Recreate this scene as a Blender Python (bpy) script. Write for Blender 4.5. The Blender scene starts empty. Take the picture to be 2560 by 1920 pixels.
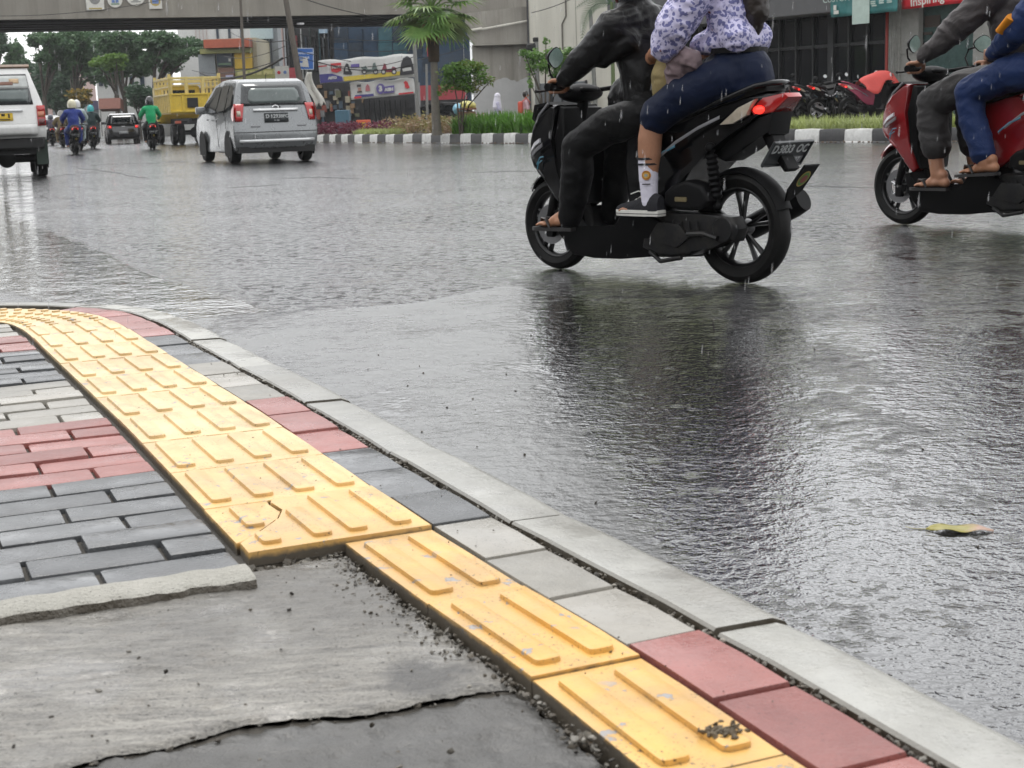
import bpy, bmesh, math, random
import numpy as np
from mathutils import Vector, Matrix, noise
sc = bpy.context.scene
R = math.radians
rnd = random.Random(7)

# ------------------------------------------------------------------ camera
cam_d = bpy.data.cameras.new('camera'); cam = bpy.data.objects.new('camera', cam_d)
sc.collection.objects.link(cam); sc.camera = cam
cam_d.sensor_width = 36; cam_d.lens = 52.03; cam_d.clip_start = 0.05; cam_d.clip_end = 3000
PITCH, ROLL = math.atan((960 - 285) * math.cos(R(1.9)) / 3700), R(1.9)
cam.location = (0, 0, 0.83)
cam.rotation_euler = (Matrix.Rotation(R(90) - PITCH, 3, 'X') @ Matrix.Rotation(-ROLL, 3, 'Z')).to_euler()
# slight depth of field of the phone lens
cam_d.dof.use_dof = True; cam_d.dof.focus_distance = 5.5; cam_d.dof.aperture_fstop = 16

# ------------------------------------------------------------------ world, sun, exposure
w = bpy.data.worlds.new('World'); sc.world = w; w.use_nodes = True
nt = w.node_tree; nt.nodes.clear()
SUN_EL, SUN_AZ = R(62), R(-20)
sky = nt.nodes.new('ShaderNodeTexSky'); sky.sky_type = 'NISHITA'; sky.sun_disc = False
sky.sun_elevation = SUN_EL; sky.sun_rotation = SUN_AZ
sky.air_density = 1.0; sky.dust_density = 1.5; sky.ozone_density = 1.0
hs = nt.nodes.new('ShaderNodeHueSaturation'); hs.inputs['Saturation'].default_value = 0.15
bg = nt.nodes.new('ShaderNodeBackground'); bg.inputs[1].default_value = 0.05
# overcast layer: brightest overhead, dimmer and slightly blue-grey towards the horizon
gc = nt.nodes.new('ShaderNodeTexCoord'); gs = nt.nodes.new('ShaderNodeSeparateXYZ'); gr_ = nt.nodes.new('ShaderNodeValToRGB')
cr = gr_.color_ramp; cr.elements[0].position = 0.0; cr.elements[0].color = (.86, .87, .88, 1); cr.elements[1].position = 1.0; cr.elements[1].color = (1., 1., 1., 1)
e_ = cr.elements.new(.25); e_.color = (.92, .93, .945, 1)
cl = nt.nodes.new('ShaderNodeTexNoise'); cl.inputs['Scale'].default_value = 2.6; cl.inputs['Detail'].default_value = 5
mx_ = nt.nodes.new('ShaderNodeMix'); mx_.data_type = 'RGBA'; mx_.blend_type = 'MULTIPLY'; mx_.inputs[0].default_value = .25
bg2 = nt.nodes.new('ShaderNodeBackground'); bg2.inputs[1].default_value = 1.02
ad = nt.nodes.new('ShaderNodeAddShader')
wo = nt.nodes.new('ShaderNodeOutputWorld'); K_ = nt.links.new
K_(sky.outputs[0], hs.inputs['Color']); K_(hs.outputs[0], bg.inputs[0])
K_(gc.outputs['Generated'], gs.inputs[0]); K_(gs.outputs[2], gr_.inputs[0]); K_(gc.outputs['Generated'], cl.inputs['Vector'])
K_(gr_.outputs[0], mx_.inputs[6]); K_(cl.outputs['Fac'], mx_.inputs[7]); K_(mx_.outputs[2], bg2.inputs[0])
K_(bg.outputs[0], ad.inputs[0]); K_(bg2.outputs[0], ad.inputs[1]); K_(ad.outputs[0], wo.inputs[0])
sd = bpy.data.lights.new('sun', 'SUN'); sd.energy = 0.9; sd.angle = R(22); sd.color = (1, .97, .92)
so = bpy.data.objects.new('sun', sd); sc.collection.objects.link(so)
sdir = Vector((math.sin(SUN_AZ) * math.cos(SUN_EL), math.cos(SUN_AZ) * math.cos(SUN_EL), math.sin(SUN_EL)))
so.rotation_euler = sdir.to_track_quat('Z', 'Y').to_euler()
vs = sc.view_settings; vs.view_transform = 'Standard'; vs.look = 'None'; vs.exposure = 0.55; vs.gamma = 1; vs.use_curve_mapping = False
sc.cycles.max_bounces = 8; sc.cycles.transparent_max_bounces = 8; sc.cycles.caustics_reflective = False; sc.cycles.caustics_refractive = False
sc.cycles.use_denoising = True; sc.cycles.denoising_prefilter = 'ACCURATE'

# ------------------------------------------------------------------ helpers
def link(o):
    sc.collection.objects.link(o); return o
def tag(o, label, cat, group=None, kind=None):
    if label: o['label'] = label
    if cat: o['category'] = cat
    if group: o['group'] = group
    if kind: o['kind'] = kind
    return o
def thing(name, label, cat, loc=(0, 0, 0), rz=0., group=None):
    o = link(bpy.data.objects.new(name, None)); o.location = loc; o.rotation_euler = (0, 0, rz)
    o.empty_display_size = .1
    return tag(o, label, cat, group)
def children(o):
    return [c for c in bpy.data.objects if c.parent == o]
def copy_tree(o, parent=None, swap=None):
    c = link(o.copy()); c.parent = parent
    if swap and c.type == 'MESH':
        for sl in c.material_slots:
            if sl.material and sl.material.name in swap:
                m_ = swap[sl.material.name]; sl.link = 'OBJECT'; sl.material = m_
    for ch in children(o): copy_tree(ch, c, swap)
    return c
def mesh_obj(name, me, mats, parent=None, smooth=None):
    if not isinstance(mats, (list, tuple)): mats = [mats]
    for m_ in mats:
        if m_: me.materials.append(m_)
    o = link(bpy.data.objects.new(name, me)); o.parent = parent
    if smooth is not None:
        for p in me.polygons: p.use_smooth = True
        if smooth < 180: me.set_sharp_from_angle(angle=R(smooth))
    return o

class MB:
    """collects boxes, tubes, prisms... and links them as one mesh"""
    def __init__(s): s.bm = bmesh.new(); s.mi = 0
    def _add(s, verts, faces, mi=None):
        vs_ = [s.bm.verts.new(v) for v in verts]; out = []
        for f in faces:
            try:
                fc = s.bm.faces.new([vs_[i] for i in f]); fc.material_index = s.mi if mi is None else mi; out.append(fc)
            except ValueError: pass
        return vs_, out
    def box(s, c, size, rot=None, bevel=0, M=None, seg=1):
        hx, hy, hz = [a / 2 for a in size]
        vv = [Vector((x, y, z)) for x in (-hx, hx) for y in (-hy, hy) for z in (-hz, hz)]
        if rot is not None:
            rm = rot if isinstance(rot, Matrix) else (Matrix.Rotation(rot[2], 3, 'Z') @ Matrix.Rotation(rot[1], 3, 'Y') @ Matrix.Rotation(rot[0], 3, 'X'))
            vv = [rm @ v for v in vv]
        vv = [v + Vector(c) for v in vv]
        if M is not None: vv = [M @ v for v in vv]
        vs_, fs = s._add(vv, [(0, 1, 3, 2), (4, 6, 7, 5), (0, 4, 5, 1), (2, 3, 7, 6), (0, 2, 6, 4), (1, 5, 7, 3)])
        if bevel:
            es = list({e for f in fs for e in f.edges})
            r_ = bmesh.ops.bevel(s.bm, geom=es, offset=bevel, segments=seg, profile=.6, affect='EDGES')
            for f in r_['faces']: f.material_index = s.mi
        return s
    def tube(s, pts, r, n=8, caps=True, sq=1.0, up=(0, 0, 1)):
        pts = [Vector(p) for p in pts]; rs = r if isinstance(r, (list, tuple)) else [r] * len(pts)
        rings = []; 
        for i, p in enumerate(pts):
            t = (pts[min(i + 1, len(pts) - 1)] - pts[max(i - 1, 0)])
            if t.length < 1e-9: t = Vector((0, 0, 1))
            t.normalize(); u = Vector(up)
            if abs(t.dot(u)) > .95: u = Vector((1, 0, 0)) if abs(t.x) < .9 else Vector((0, 1, 0))
            a = t.cross(u).normalized(); b = a.cross(t)
            rings.append([p + (a * math.cos(2 * math.pi * k / n) + b * math.sin(2 * math.pi * k / n) * sq) * rs[i] for k in range(n)])
        return s.loft(rings, caps)
    def loft(s, rings, caps=True, closed=True):
        n = len(rings[0]); vv = [v for r_ in rings for v in r_]; ff = []
        for i in range(len(rings) - 1):
            for k in range(n if closed else n - 1):
                k2 = (k + 1) % n
                ff.append((i * n + k, i * n + k2, (i + 1) * n + k2, (i + 1) * n + k))
        if caps:
            ff.append(tuple(range(n - 1, -1, -1))); ff.append(tuple((len(rings) - 1) * n + k for k in range(n)))
        s._add(vv, ff); return s
    def capsule(s, a, b, ra, rb, n=12, sq=1.0, up=(0, 0, 1)):
        """closed tapered capsule (for voxel unions)"""
        a, b = Vector(a), Vector(b); t = (b - a); L = t.length
        if L < 1e-6: t = Vector((0, 0, 1)); b = a + t * 1e-4; L = 1e-4
        t.normalize(); pts = []; rr = []
        for q in (-.98, -.85, -.55, -.2): pts.append(a + t * ra * q); rr.append(ra * math.sqrt(1 - q * q))
        for q in (.2, .55, .85, .98): pts.append(b + t * rb * q); rr.append(rb * math.sqrt(1 - q * q))
        return s.tube(pts, rr, n, True, sq, up)
    def chain(s, pts, rs, n=12, sq=1.0, up=(0, 0, 1)):
        for i in range(len(pts) - 1): s.capsule(pts[i], pts[i + 1], rs[i], rs[i + 1], n, sq, up)
        return s
    def ball(s, c, r, sx=1, sy=1, sz=1, seg=14, rings=9, rot=None):
        m_ = Matrix.Diagonal((r * sx, r * sy, r * sz, 1))
        if rot is not None: m_ = rot.to_4x4() @ m_
        g = bmesh.ops.create_uvsphere(s.bm, u_segments=seg, v_segments=rings, radius=1, matrix=Matrix.Translation(c) @ m_)
        for f in {f for v in g['verts'] for f in v.link_faces}: f.material_index = s.mi
        return s
    def lathe(s, prof, n=32, c=(0, 0, 0), axis='Y'):
        """prof: (radius, along) points revolved about the axis"""
        rings = []
        for k in range(n):
            a = 2 * math.pi * k / n; ca, sa = math.cos(a), math.sin(a)
            ring = []
            for r_, h in prof:
                v = {'Y': (r_ * ca, h, r_ * sa), 'Z': (r_ * ca, r_ * sa, h), 'X': (h, r_ * ca, r_ * sa)}[axis]
                ring.append(Vector(v) + Vector(c))
            rings.append(ring)
        m = len(prof); vv = [v for r_ in rings for v in r_]; ff = []
        for i in range(n):
            j = (i + 1) % n
            for k in range(m - 1): ff.append((i * m + k, j * m + k, j * m + k + 1, i * m + k + 1))
        s._add(vv, ff); return s
    def prism(s, prof, y0, y1, bevel=0, seg=2, fn=None, plane='XZ', mid=0):
        """2-D outline extruded from y0 to y1; fn moves each vertex afterwards"""
        def P(a, b, h): return {'XZ': (a, h, b), 'XY': (a, b, h), 'YZ': (h, a, b)}[plane]
        n = len(prof); L = [y0 + (y1 - y0) * k / (mid + 1) for k in range(mid + 2)]
        vv = [Vector(P(a, b, h)) for h in L for a, b in prof]
        ff = [tuple(range(n)), tuple(len(vv) - 1 - k for k in range(n))]
        for q in range(len(L) - 1):
            for k in range(n):
                k2 = (k + 1) % n; ff.append((q * n + k2, q * n + k, (q + 1) * n + k, (q + 1) * n + k2))
        vs_, fs = s._add(vv, ff)
        allv = list(vs_)
        if bevel:
            es = list({e for f in fs[:2] for e in f.edges})
            r_ = bmesh.ops.bevel(s.bm, geom=es, offset=bevel, segments=seg, profile=.65, affect='EDGES', clamp_overlap=True)
            for f in r_['faces']: f.material_index = s.mi
            allv = list({v for f in s.bm.faces if f.material_index == s.mi for v in f.verts} & set(v for v in s.bm.verts)) if fn else []
            if fn:
                keep = {v for v in r_['verts']} | {v for v in vs_ if v.is_valid}
                allv = list(keep)
        if fn:
            for v in allv:
                if v.is_valid: v.co = Vector(fn(v.co.copy()))
        return s
    def quad(s, a, b, c, d): s._add([a, b, c, d], [(0, 1, 2, 3)]); return s
    def poly(s, pts): s._add(pts, [tuple(range(len(pts)))]); return s
    def build(s, name, mats, parent=None, smooth=40, M=None, normals=True):
        if normals: bmesh.ops.recalc_face_normals(s.bm, faces=s.bm.faces)
        if M is not None: s.bm.transform(M)
        me = bpy.data.meshes.new(name); s.bm.to_mesh(me); s.bm.free()
        return mesh_obj(name, me, mats, parent, smooth)
    def remesh(s, name, mats, vox, parent=None, smooth=4, wrinkle=0, wscale=14, seed=0, fac=.5):
        """voxel union of everything collected, smoothed: one continuous surface"""
        bmesh.ops.recalc_face_normals(s.bm, faces=s.bm.faces)
        me = bpy.data.meshes.new(name); s.bm.to_mesh(me); s.bm.free()
        o = link(bpy.data.objects.new(name, me))
        r_ = o.modifiers.new('r', 'REMESH'); r_.mode = 'VOXEL'; r_.voxel_size = vox
        if smooth:
            k = o.modifiers.new('s', 'SMOOTH'); k.iterations = smooth; k.factor = fac
        dg = bpy.context.evaluated_depsgraph_get(); me2 = bpy.data.meshes.new_from_object(o.evaluated_get(dg))
        bpy.data.objects.remove(o); bpy.data.meshes.remove(me); me2.name = name
        if wrinkle:
            n = len(me2.vertices); co = np.empty(n * 3, 'f'); no = np.empty(n * 3, 'f')
            me2.vertices.foreach_get('co', co); me2.vertices.foreach_get('normal', no)
            co = co.reshape(-1, 3); no = no.reshape(-1, 3)
            for i in range(n):
                p = Vector(co[i]) * wscale + Vector((seed, seed * 1.7, 0))
                wv = noise.noise(p * .45) * 1.6
                q = noise.noise(Vector((p.x * .8 + wv, p.y * .8 - wv, p.z * 1.9 + wv)))      # creases run round the limbs
                q2 = noise.noise(Vector((p.x * 2.1 - wv, p.y * 2.1, p.z * 3.6)))
                co[i] += no[i] * wrinkle * ((.55 - abs(q) * 2.6) + .4 * (.5 - abs(q2) * 2.))
            me2.vertices.foreach_set('co', co.reshape(-1)); me2.update()
        me2.materials.clear()
        return mesh_obj(name, me2, mats, parent, 180)

_b = bmesh.new(); bmesh.ops.create_icosphere(_b, subdivisions=1, radius=1); _b.verts.ensure_lookup_table()
_IV = np.array([v.co[:] for v in _b.verts]); _IF = np.array([[v.index for v in f.verts] for f in _b.faces]); _b.free()
class Crumbs:
    """many small irregular stones, collected as arrays"""
    def __init__(s): s.v = []; s.f = []; s.n = 0
    def __call__(s, p, r_):
        q = np.array(Matrix.Rotation(rnd.uniform(0, 6), 3, 'Z') @ Matrix.Rotation(rnd.uniform(0, 6), 3, 'X'))
        sc_ = np.array([rnd.uniform(.7, 1.4), rnd.uniform(.6, 1.2), rnd.uniform(.35, .75)]) * r_
        v = (_IV * (1 + np.random.RandomState(s.n % 9973).uniform(-.38, .38, (len(_IV), 1))) * sc_) @ q.T + np.array(p)
        s.v.append(v); s.f.append(_IF + s.n); s.n += len(_IV)
    def build(s, name, mat):
        me = bpy.data.meshes.new(name); me.from_pydata(np.concatenate(s.v).tolist(), [], np.concatenate(s.f).tolist()); me.update()
        return mesh_obj(name, me, mat)
_tc = {}
def text_obj(name, txt, size, mat, M, parent=None, ext=.002, bold=0., align='CENTER'):
    key = (txt, round(size, 4), ext, bold, align)
    if key not in _tc:
        cu = bpy.data.curves.new('t', 'FONT'); cu.body = txt; cu.size = size; cu.extrude = ext; cu.offset = bold
        cu.align_x = align; cu.align_y = 'CENTER'; cu.resolution_u = 3
        o = link(bpy.data.objects.new('t', cu)); dg = bpy.context.evaluated_depsgraph_get()
        _tc[key] = bpy.data.meshes.new_from_object(o.evaluated_get(dg)); bpy.data.objects.remove(o)
    me = _tc[key].copy(); me.transform(M); me.materials.clear(); me.name = name
    return mesh_obj(name, me, mat, parent)

# ------------------------------------------------------------------ materials
class NT:
    def __init__(s, m): s.t = m.node_tree; s.l = s.t.links
    def n(s, typ, **kw):
        nd = s.t.nodes.new('ShaderNode' + typ)
        for k, v in kw.items():
            if k.startswith('i_'):
                nd.inputs[int(k[2:]) if k[2:].isdigit() else k[2:].replace('_', ' ')].default_value = v
            else: setattr(nd, k, v)
        return nd
    def k(s, a, b): s.l.new(a, b)
    def coord(s): 
        return s.n('TexCoord').outputs['Object']
    def noise(s, vec, scale, detail=4, rough=.55, dist=0):
        nd = s.n('TexNoise'); s.k(vec, nd.inputs['Vector']); nd.inputs['Scale'].default_value = scale
        nd.inputs['Detail'].default_value = detail; nd.inputs['Roughness'].default_value = rough; nd.inputs['Distortion'].default_value = dist
        return nd.outputs['Fac']
    def voro(s, vec, scale, feature='F1', out='Distance'):
        nd = s.n('TexVoronoi', feature=feature); s.k(vec, nd.inputs['Vector']); nd.inputs['Scale'].default_value = scale
        return nd.outputs[out]
    def ramp(s, fac, stops, interp='LINEAR'):
        nd = s.n('ValToRGB'); nd.color_ramp.interpolation = interp; cr = nd.color_ramp
        while len(cr.elements) < len(stops): cr.elements.new(.5)
        for e, (p, c) in zip(cr.elements, stops):
            e.position = p; e.color = (c, c, c, 1) if not isinstance(c, (tuple, list)) else tuple(c) + (1,)
        s.k(fac, nd.inputs[0]); return nd.outputs[0]
    def math(s, op, a, b=None, clamp=False):
        nd = s.n('Math', operation=op, use_clamp=clamp)
        for i, v in enumerate((a, b)):
            if v is None: continue
            if isinstance(v, (int, float)): nd.inputs[i].default_value = v
            else: s.k(v, nd.inputs[i])
        return nd.outputs[0]
    def mix(s, fac, a, b, mode='MIX'):
        nd = s.n('Mix', data_type='RGBA', blend_type=mode, clamp_factor=True)
        for v, i in ((fac, 0), (a, 6), (b, 7)):
            if isinstance(v, (int, float)): nd.inputs[i].default_value = v if i == 0 else (v, v, v, 1)
            elif isinstance(v, (tuple, list)): nd.inputs[i].default_value = tuple(v) + (1,)
            else: s.k(v, nd.inputs[i])
        return nd.outputs[2]
    def fmix(s, fac, a, b):
        nd = s.n('Mix', data_type='FLOAT', clamp_factor=True)
        for v, i in ((fac, 0), (a, 2), (b, 3)):
            if isinstance(v, (int, float)): nd.inputs[i].default_value = v
            else: s.k(v, nd.inputs[i])
        return nd.outputs[0]
    def bump(s, h, dist, strength=1., prev=None):
        nd = s.n('Bump'); nd.inputs['Strength'].default_value = strength; nd.inputs['Distance'].default_value = dist
        s.k(h, nd.inputs['Height'])
        if prev is not None: s.k(prev, nd.inputs['Normal'])
        return nd.outputs[0]
_mats = {}
def new_mat(name):
    m = bpy.data.materials.new(name); m.use_nodes = True; _mats[name] = m
    return m, NT(m), m.node_tree.nodes['Principled BSDF']
def setin(b, nt_, name, v):
    i = b.inputs[name]
    if isinstance(v, (int, float)): i.default_value = v
    elif isinstance(v, (tuple, list)): i.default_value = tuple(v) + (1,) if len(v) == 3 else v
    else: nt_.k(v, i)
def pm(name, col, rough=.5, metal=0, coat=0, var=.12, scale=6, bump=0, bscale=40, spec=.5, emit=0, trans=0, rvar=.25, dirt=0, alpha=1):
    """plain surface with uneven tone, uneven gloss and fine relief"""
    if name in _mats: return _mats[name]
    m, t, b = new_mat(name); c = t.coord()
    n1 = t.noise(c, scale, 5, .6); n2 = t.noise(c, scale * 9, 3, .6)
    f = t.math('ADD', t.math('MULTIPLY', n1, .7), t.math('MULTIPLY', n2, .3))
    lo = tuple(max(0, x * (1 - var)) for x in col); hi = tuple(min(1, x * (1 + var)) for x in col)
    base = t.mix(t.ramp(f, [(.3, 0.), (.7, 1.)]), lo, hi)
    if dirt:
        dm = t.ramp(t.noise(c, scale * 2.3, 6, .7), [(.45, 0.), (.75, 1.)])
        base = t.mix(t.math('MULTIPLY', dm, dirt), base, (.09, .08, .065))
    setin(b, t, 'Base Color', base)
    setin(b, t, 'Roughness', t.fmix(n1, max(.02, rough * (1 - rvar)), min(1, rough * (1 + rvar))))
    setin(b, t, 'Metallic', metal); setin(b, t, 'Coat Weight', coat); b.inputs['Coat Roughness'].default_value = .06
    b.inputs['Specular IOR Level'].default_value = spec
    if bump: setin(b, t, 'Normal', t.bump(t.noise(c, bscale, 4, .6), bump))
    if emit: setin(b, t, 'Emission Color', col); b.inputs['Emission Strength'].default_value = emit
    if trans: b.inputs['Transmission Weight'].default_value = trans
    if alpha < 1: b.inputs['Alpha'].default_value = alpha
    return m
# ================================================================== SETTING: road, kerb, pavement
def inpoly(x, y, poly):
    n = len(poly); r_ = np.zeros(x.shape, bool); j = n - 1
    for i in range(n):
        xi, yi = poly[i]; xj, yj = poly[j]
        c = ((yi > y) != (yj > y)) & (x < (xj - xi) * (y - yi) / (yj - yi + 1e-12) + xi); r_ ^= c; j = i
    return r_
def blur(a, k):
    for _ in range(k):
        a = (np.pad(a, 1, 'edge')[1:-1, :-2] + np.pad(a, 1, 'edge')[1:-1, 2:] + np.pad(a, 1, 'edge')[:-2, 1:-1] + np.pad(a, 1, 'edge')[2:, 1:-1] + a * 2) / 6
    return a
PUDDLE = [(-1.95, 6.75), (-1.45, 6.35), (-1.05, 6.55), (-1.45, 7.3), (-2.05, 8.4), (-2.9, 10.4), (-4.5, 13.8), (-7.6, 21.6), (-10, 27), (-16, 27), (-9, 15), (-5.2, 10.4), (-2.9, 8.1)]
APRON = [(-1.2, 5.4), (-1.3, 6.4), (-1.95, 6.8), (-2.9, 8.15), (-5.2, 10.4), (-12, 12), (-12, 5.4)]
PATCH = [(-1.3, 5.5), (-.92, 6.5), (-.42, 6.66), (0., 7.3), (.2, 6.85), (.62, 6.1), (1.0, 5.35), (1.02, 4.6), (.8, 3.6), (.62, 2.6), (.7, 1.2), (.3, 1.0), (-.6, 3.4)]
CPATCH = [(-1.3, 5.3), (-.92, 6.5), (-.42, 6.66), (0., 7.3), (.15, 6.9), (.05, 5.6), (.12, 4.4), (.2, 3.4), (.3, 2.2), (.3, 1.0), (-.6, 3.4)]
FILM2 = [(.7, 1.0), (.65, 2.8), (.9, 3.7), (1.1, 4.6), (1.2, 5.4), (2.2, 5.6), (3, 4.6), (4, 3), (4, .5)]
def axis(lo, fine0, fine1, hi, step):
    a = list(np.arange(fine0, fine1 + 1e-6, step)); d = step; x = a[-1]
    while x < hi: d *= 1.16; x += d; a.append(x)
    d = step; x = a[0]; pre = []
    while x > lo: d *= 1.16; x -= d; pre.append(x)
    return np.array(pre[::-1] + a)
xs = axis(-500, -3.4, 3.2, 500, .05); ys = axis(-40, .6, 9.4, 900, .05)
X, Y = np.meshgrid(xs, ys)
film = .27 + 0 * X; conc = 0 * X; pud = 0 * X
film[inpoly(X, Y, [(-.3, 8.2), (1.5, 9.2), (4.6, 11.2), (6.5, 8), (4, 4.8), (1, 5.2), (.1, 6.8)])] = .50
film[inpoly(X, Y, FILM2)] = .76
pt = inpoly(X, Y, PATCH); film[pt] = .86; cp_ = pt & inpoly(X, Y, CPATCH); conc[cp_] = .72; film[cp_] = .36
ap = inpoly(X, Y, APRON); film[ap] = .45; conc[ap] = 1.
pp = inpoly(X, Y, PUDDLE); pud[pp] = 1.; film[pp] = .8; conc[pp] = 0
film = blur(film, 14); conc = blur(conc, 3); pud = blur(pud, 2)
ny, nx = X.shape
me = bpy.data.meshes.new('road')
co = np.stack([X, Y, 0 * X], -1).reshape(-1, 3)
idx = np.arange(ny * nx).reshape(ny, nx)
quads = np.stack([idx[:-1, :-1], idx[:-1, 1:], idx[1:, 1:], idx[1:, :-1]], -1).reshape(-1, 4)
me.vertices.add(len(co)); me.vertices.foreach_set('co', co.reshape(-1).astype('f'))
me.loops.add(quads.size); me.loops.foreach_set('vertex_index', quads.reshape(-1).astype('i'))
me.polygons.add(len(quads)); me.polygons.foreach_set('loop_start', (np.arange(len(quads)) * 4).astype('i')); me.polygons.foreach_set('loop_total', np.full(len(quads), 4, 'i'))
me.update(); me.validate()
at_ = me.color_attributes.new('wet', 'FLOAT_COLOR', 'POINT')
at_.data.foreach_set('color', np.stack([film, conc, pud, np.ones_like(film)], -1).reshape(-1).astype('f'))

m, t, b = new_mat('wet_asphalt'); c = t.n('NewGeometry').outputs['Position']
att = t.n('Attribute', attribute_name='wet'); sp = t.n('SeparateColor'); t.k(att.outputs['Color'], sp.inputs[0])
nz = t.noise(c, 1.6, 6, .62); nz2 = t.noise(c, 7., 5, .6); nz3 = t.noise(c, 17., 5, .68)
pert = t.math('SUBTRACT', t.math('ADD', t.math('ADD', t.math('MULTIPLY', nz, .9), t.math('MULTIPLY', nz2, .5)), t.math('MULTIPLY', nz3, .75)), 1.075)
filmv = t.math('ADD', sp.outputs[0], t.math('MULTIPLY', pert, 1.5))
fm = t.ramp(filmv, [(.34, 0.), (.62, 1.)])
cm = t.ramp(t.math('ADD', sp.outputs[1], t.math('MULTIPLY', pert, .45)), [(.22, 0.), (.42, 1.)])
pu = t.ramp(t.math('ADD', sp.outputs[2], t.math('MULTIPLY', pert, .5)), [(.4, 0.), (.5, 1.)])
wet = t.math('MAXIMUM', fm, pu)
grain = t.voro(c, 120.); grain2 = t.noise(c, 60., 3, .6)
spk = t.ramp(t.voro(c, 95., out='Color'), [(.2, 0.), (.9, 1.)])
acol = t.mix(t.noise(c, .7, 4, .6), (.011, .011, .0125), (.021, .021, .0225))
acol = t.mix(t.math('MULTIPLY', spk, .35), acol, (.055, .055, .057))
ccol = t.mix(t.noise(c, 5., 6, .65), (.085, .086, .085), (.165, .166, .162))
ccol = t.mix(t.ramp(t.noise(c, 170., 2, .5), [(.66, 0.), (.72, 1.)]), ccol, (.03, .03, .03))
col = t.mix(t.math('MULTIPLY', cm, .85), acol, ccol)
col = t.mix(t.math('MULTIPLY', wet, .35), col, (.017, .0155, .014))
spk1 = t.ramp(t.noise(c, 13., 4, .65), [(.53, 0.), (.56, 1.)]); spk2 = t.ramp(t.noise(c, 30., 3, .6), [(.53, 0.), (.57, 1.)])
specks = t.math('MULTIPLY', t.math('MAXIMUM', spk1, t.math('MULTIPLY', spk2, .8)), t.math('MULTIPLY', t.math('SUBTRACT', 1., wet), t.math('SUBTRACT', 1., cm)))
specks = t.math('MULTIPLY', specks, t.ramp(t.noise(c, .55, 4, .6), [(.25, .45), (.6, 1.)]))
col = t.mix(specks, col, (.007, .007, .0075))
col = t.mix(pu, col, (.030, .029, .022))
setin(b, t, 'Base Color', col)
rr = t.fmix(wet, t.fmix(cm, .15, .3), t.fmix(cm, .03, .16))
setin(b, t, 'Roughness', rr); b.inputs['IOR'].default_value = 1.45; setin(b, t, 'Specular IOR Level', t.fmix(specks, .9, .04)); setin(b, t, 'Coat Weight', t.math('MULTIPLY', t.fmix(cm, .85, .22), t.math('SUBTRACT', 1., t.math('MULTIPLY', specks, .95)))); setin(b, t, 'Coat Roughness', t.fmix(wet, .20, .04)); b.inputs['Coat IOR'].default_value = 1.55
hgr = t.math('ADD', t.math('MULTIPLY', grain, .7), t.math('MULTIPLY', grain2, .9))
dry = t.math('SUBTRACT', 1., t.math('MULTIPLY', t.math('MULTIPLY', wet, .66), t.math('ADD', t.math('MULTIPLY', pu, .5), 1.)))
dryc = t.math('MULTIPLY', dry, t.fmix(cm, 1., .45))
n1 = t.bump(t.math('MULTIPLY', hgr, dryc), .0024)
n1b = t.bump(t.math('MULTIPLY', t.math('ADD', nz3, t.math('MULTIPLY', t.noise(c, 48., 2, .5), .5)), dryc), .0052, 1., n1)
rip = t.math('ADD', t.math('ADD', t.noise(c, 22., 3, .5, .3), t.math('MULTIPLY', t.noise(c, 62., 2, .5), .55)), t.math('MULTIPLY', t.voro(c, 38., 'SMOOTH_F1'), .8))
n2 = t.bump(t.math('MULTIPLY', rip, t.fmix(pu, .85, .55)), .0026, 1., n1b)
wav = t.math('ADD', t.noise(c, 3.2, 2, .5), t.math('MULTIPLY', t.noise(c, 9., 2, .5), .3))
n3 = t.bump(wav, .007, 1., n2)
# rings left by falling drops
dv = t.voro(c, 7.5); rg = t.math('MULTIPLY', t.math('SINE', t.math('MULTIPLY', dv, 150.)), t.ramp(dv, [(.0, 1.), (.28, .0)]))
n4 = t.bump(t.math('MULTIPLY', rg, t.math('MULTIPLY', wet, .5)), .0009, 1., n3)
setin(b, t, 'Normal', n4); setin(b, t, 'Coat Normal', n4)
ro = mesh_obj('road', me, m); ro['kind'] = 'structure'

# ---- reference curve: the inner edge of the near kerb
CP = [(1.35, -.75), (1.1, -.12), (.86, .42), (.63, .93), (.425, 1.383), (.262, 1.765), (.118, 2.06), (-.015, 2.345), (-.14, 2.63), (-.30, 3.0), (-.475, 3.40), (-.62, 3.72), (-.82, 4.16), (-1.02, 4.60), (-1.22, 5.04), (-1.42, 5.36), (-1.72, 5.56), (-2.2, 5.68), (-3.0, 5.76), (-4.5, 5.86), (-7, 6.0), (-12, 6.3)]
def catmull(P, per=24):
    P = [Vector(p) for p in P]; out = []
    for i in range(len(P) - 1):
        p0, p1, p2, p3 = P[max(i - 1, 0)], P[i], P[i + 1], P[min(i + 2, len(P) - 1)]
        for k in range(per):
            u = k / per
            out.append(.5 * ((2 * p1) + (-p0 + p2) * u + (2 * p0 - 5 * p1 + 4 * p2 - p3) * u * u + (-p0 + 3 * p1 - 3 * p2 + p3) * u ** 3))
    out.append(P[-1]); return out
CV = catmull(CP); _cx = np.array([[p.x, p.y] for p in CV])
for _ in range(40): _cx[1:-1] = (_cx[:-2] + 2 * _cx[1:-1] + _cx[2:]) / 4
_cs = np.concatenate([[0], np.cumsum(np.linalg.norm(np.diff(_cx, axis=0), axis=1))])
_tn = np.gradient(_cx, axis=0); _tn /= np.linalg.norm(_tn, axis=1)[:, None]
def CU(s, o, z=0.):
    """curve point at arc length s, offset o towards the pavement"""
    x = np.interp(s, _cs, _cx[:, 0]); y = np.interp(s, _cs, _cx[:, 1])
    tx = np.interp(s, _cs, _tn[:, 0]); ty = np.interp(s, _cs, _tn[:, 1]); L = math.hypot(tx, ty)
    return Vector((x - ty / L * o, y + tx / L * o, z))
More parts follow.
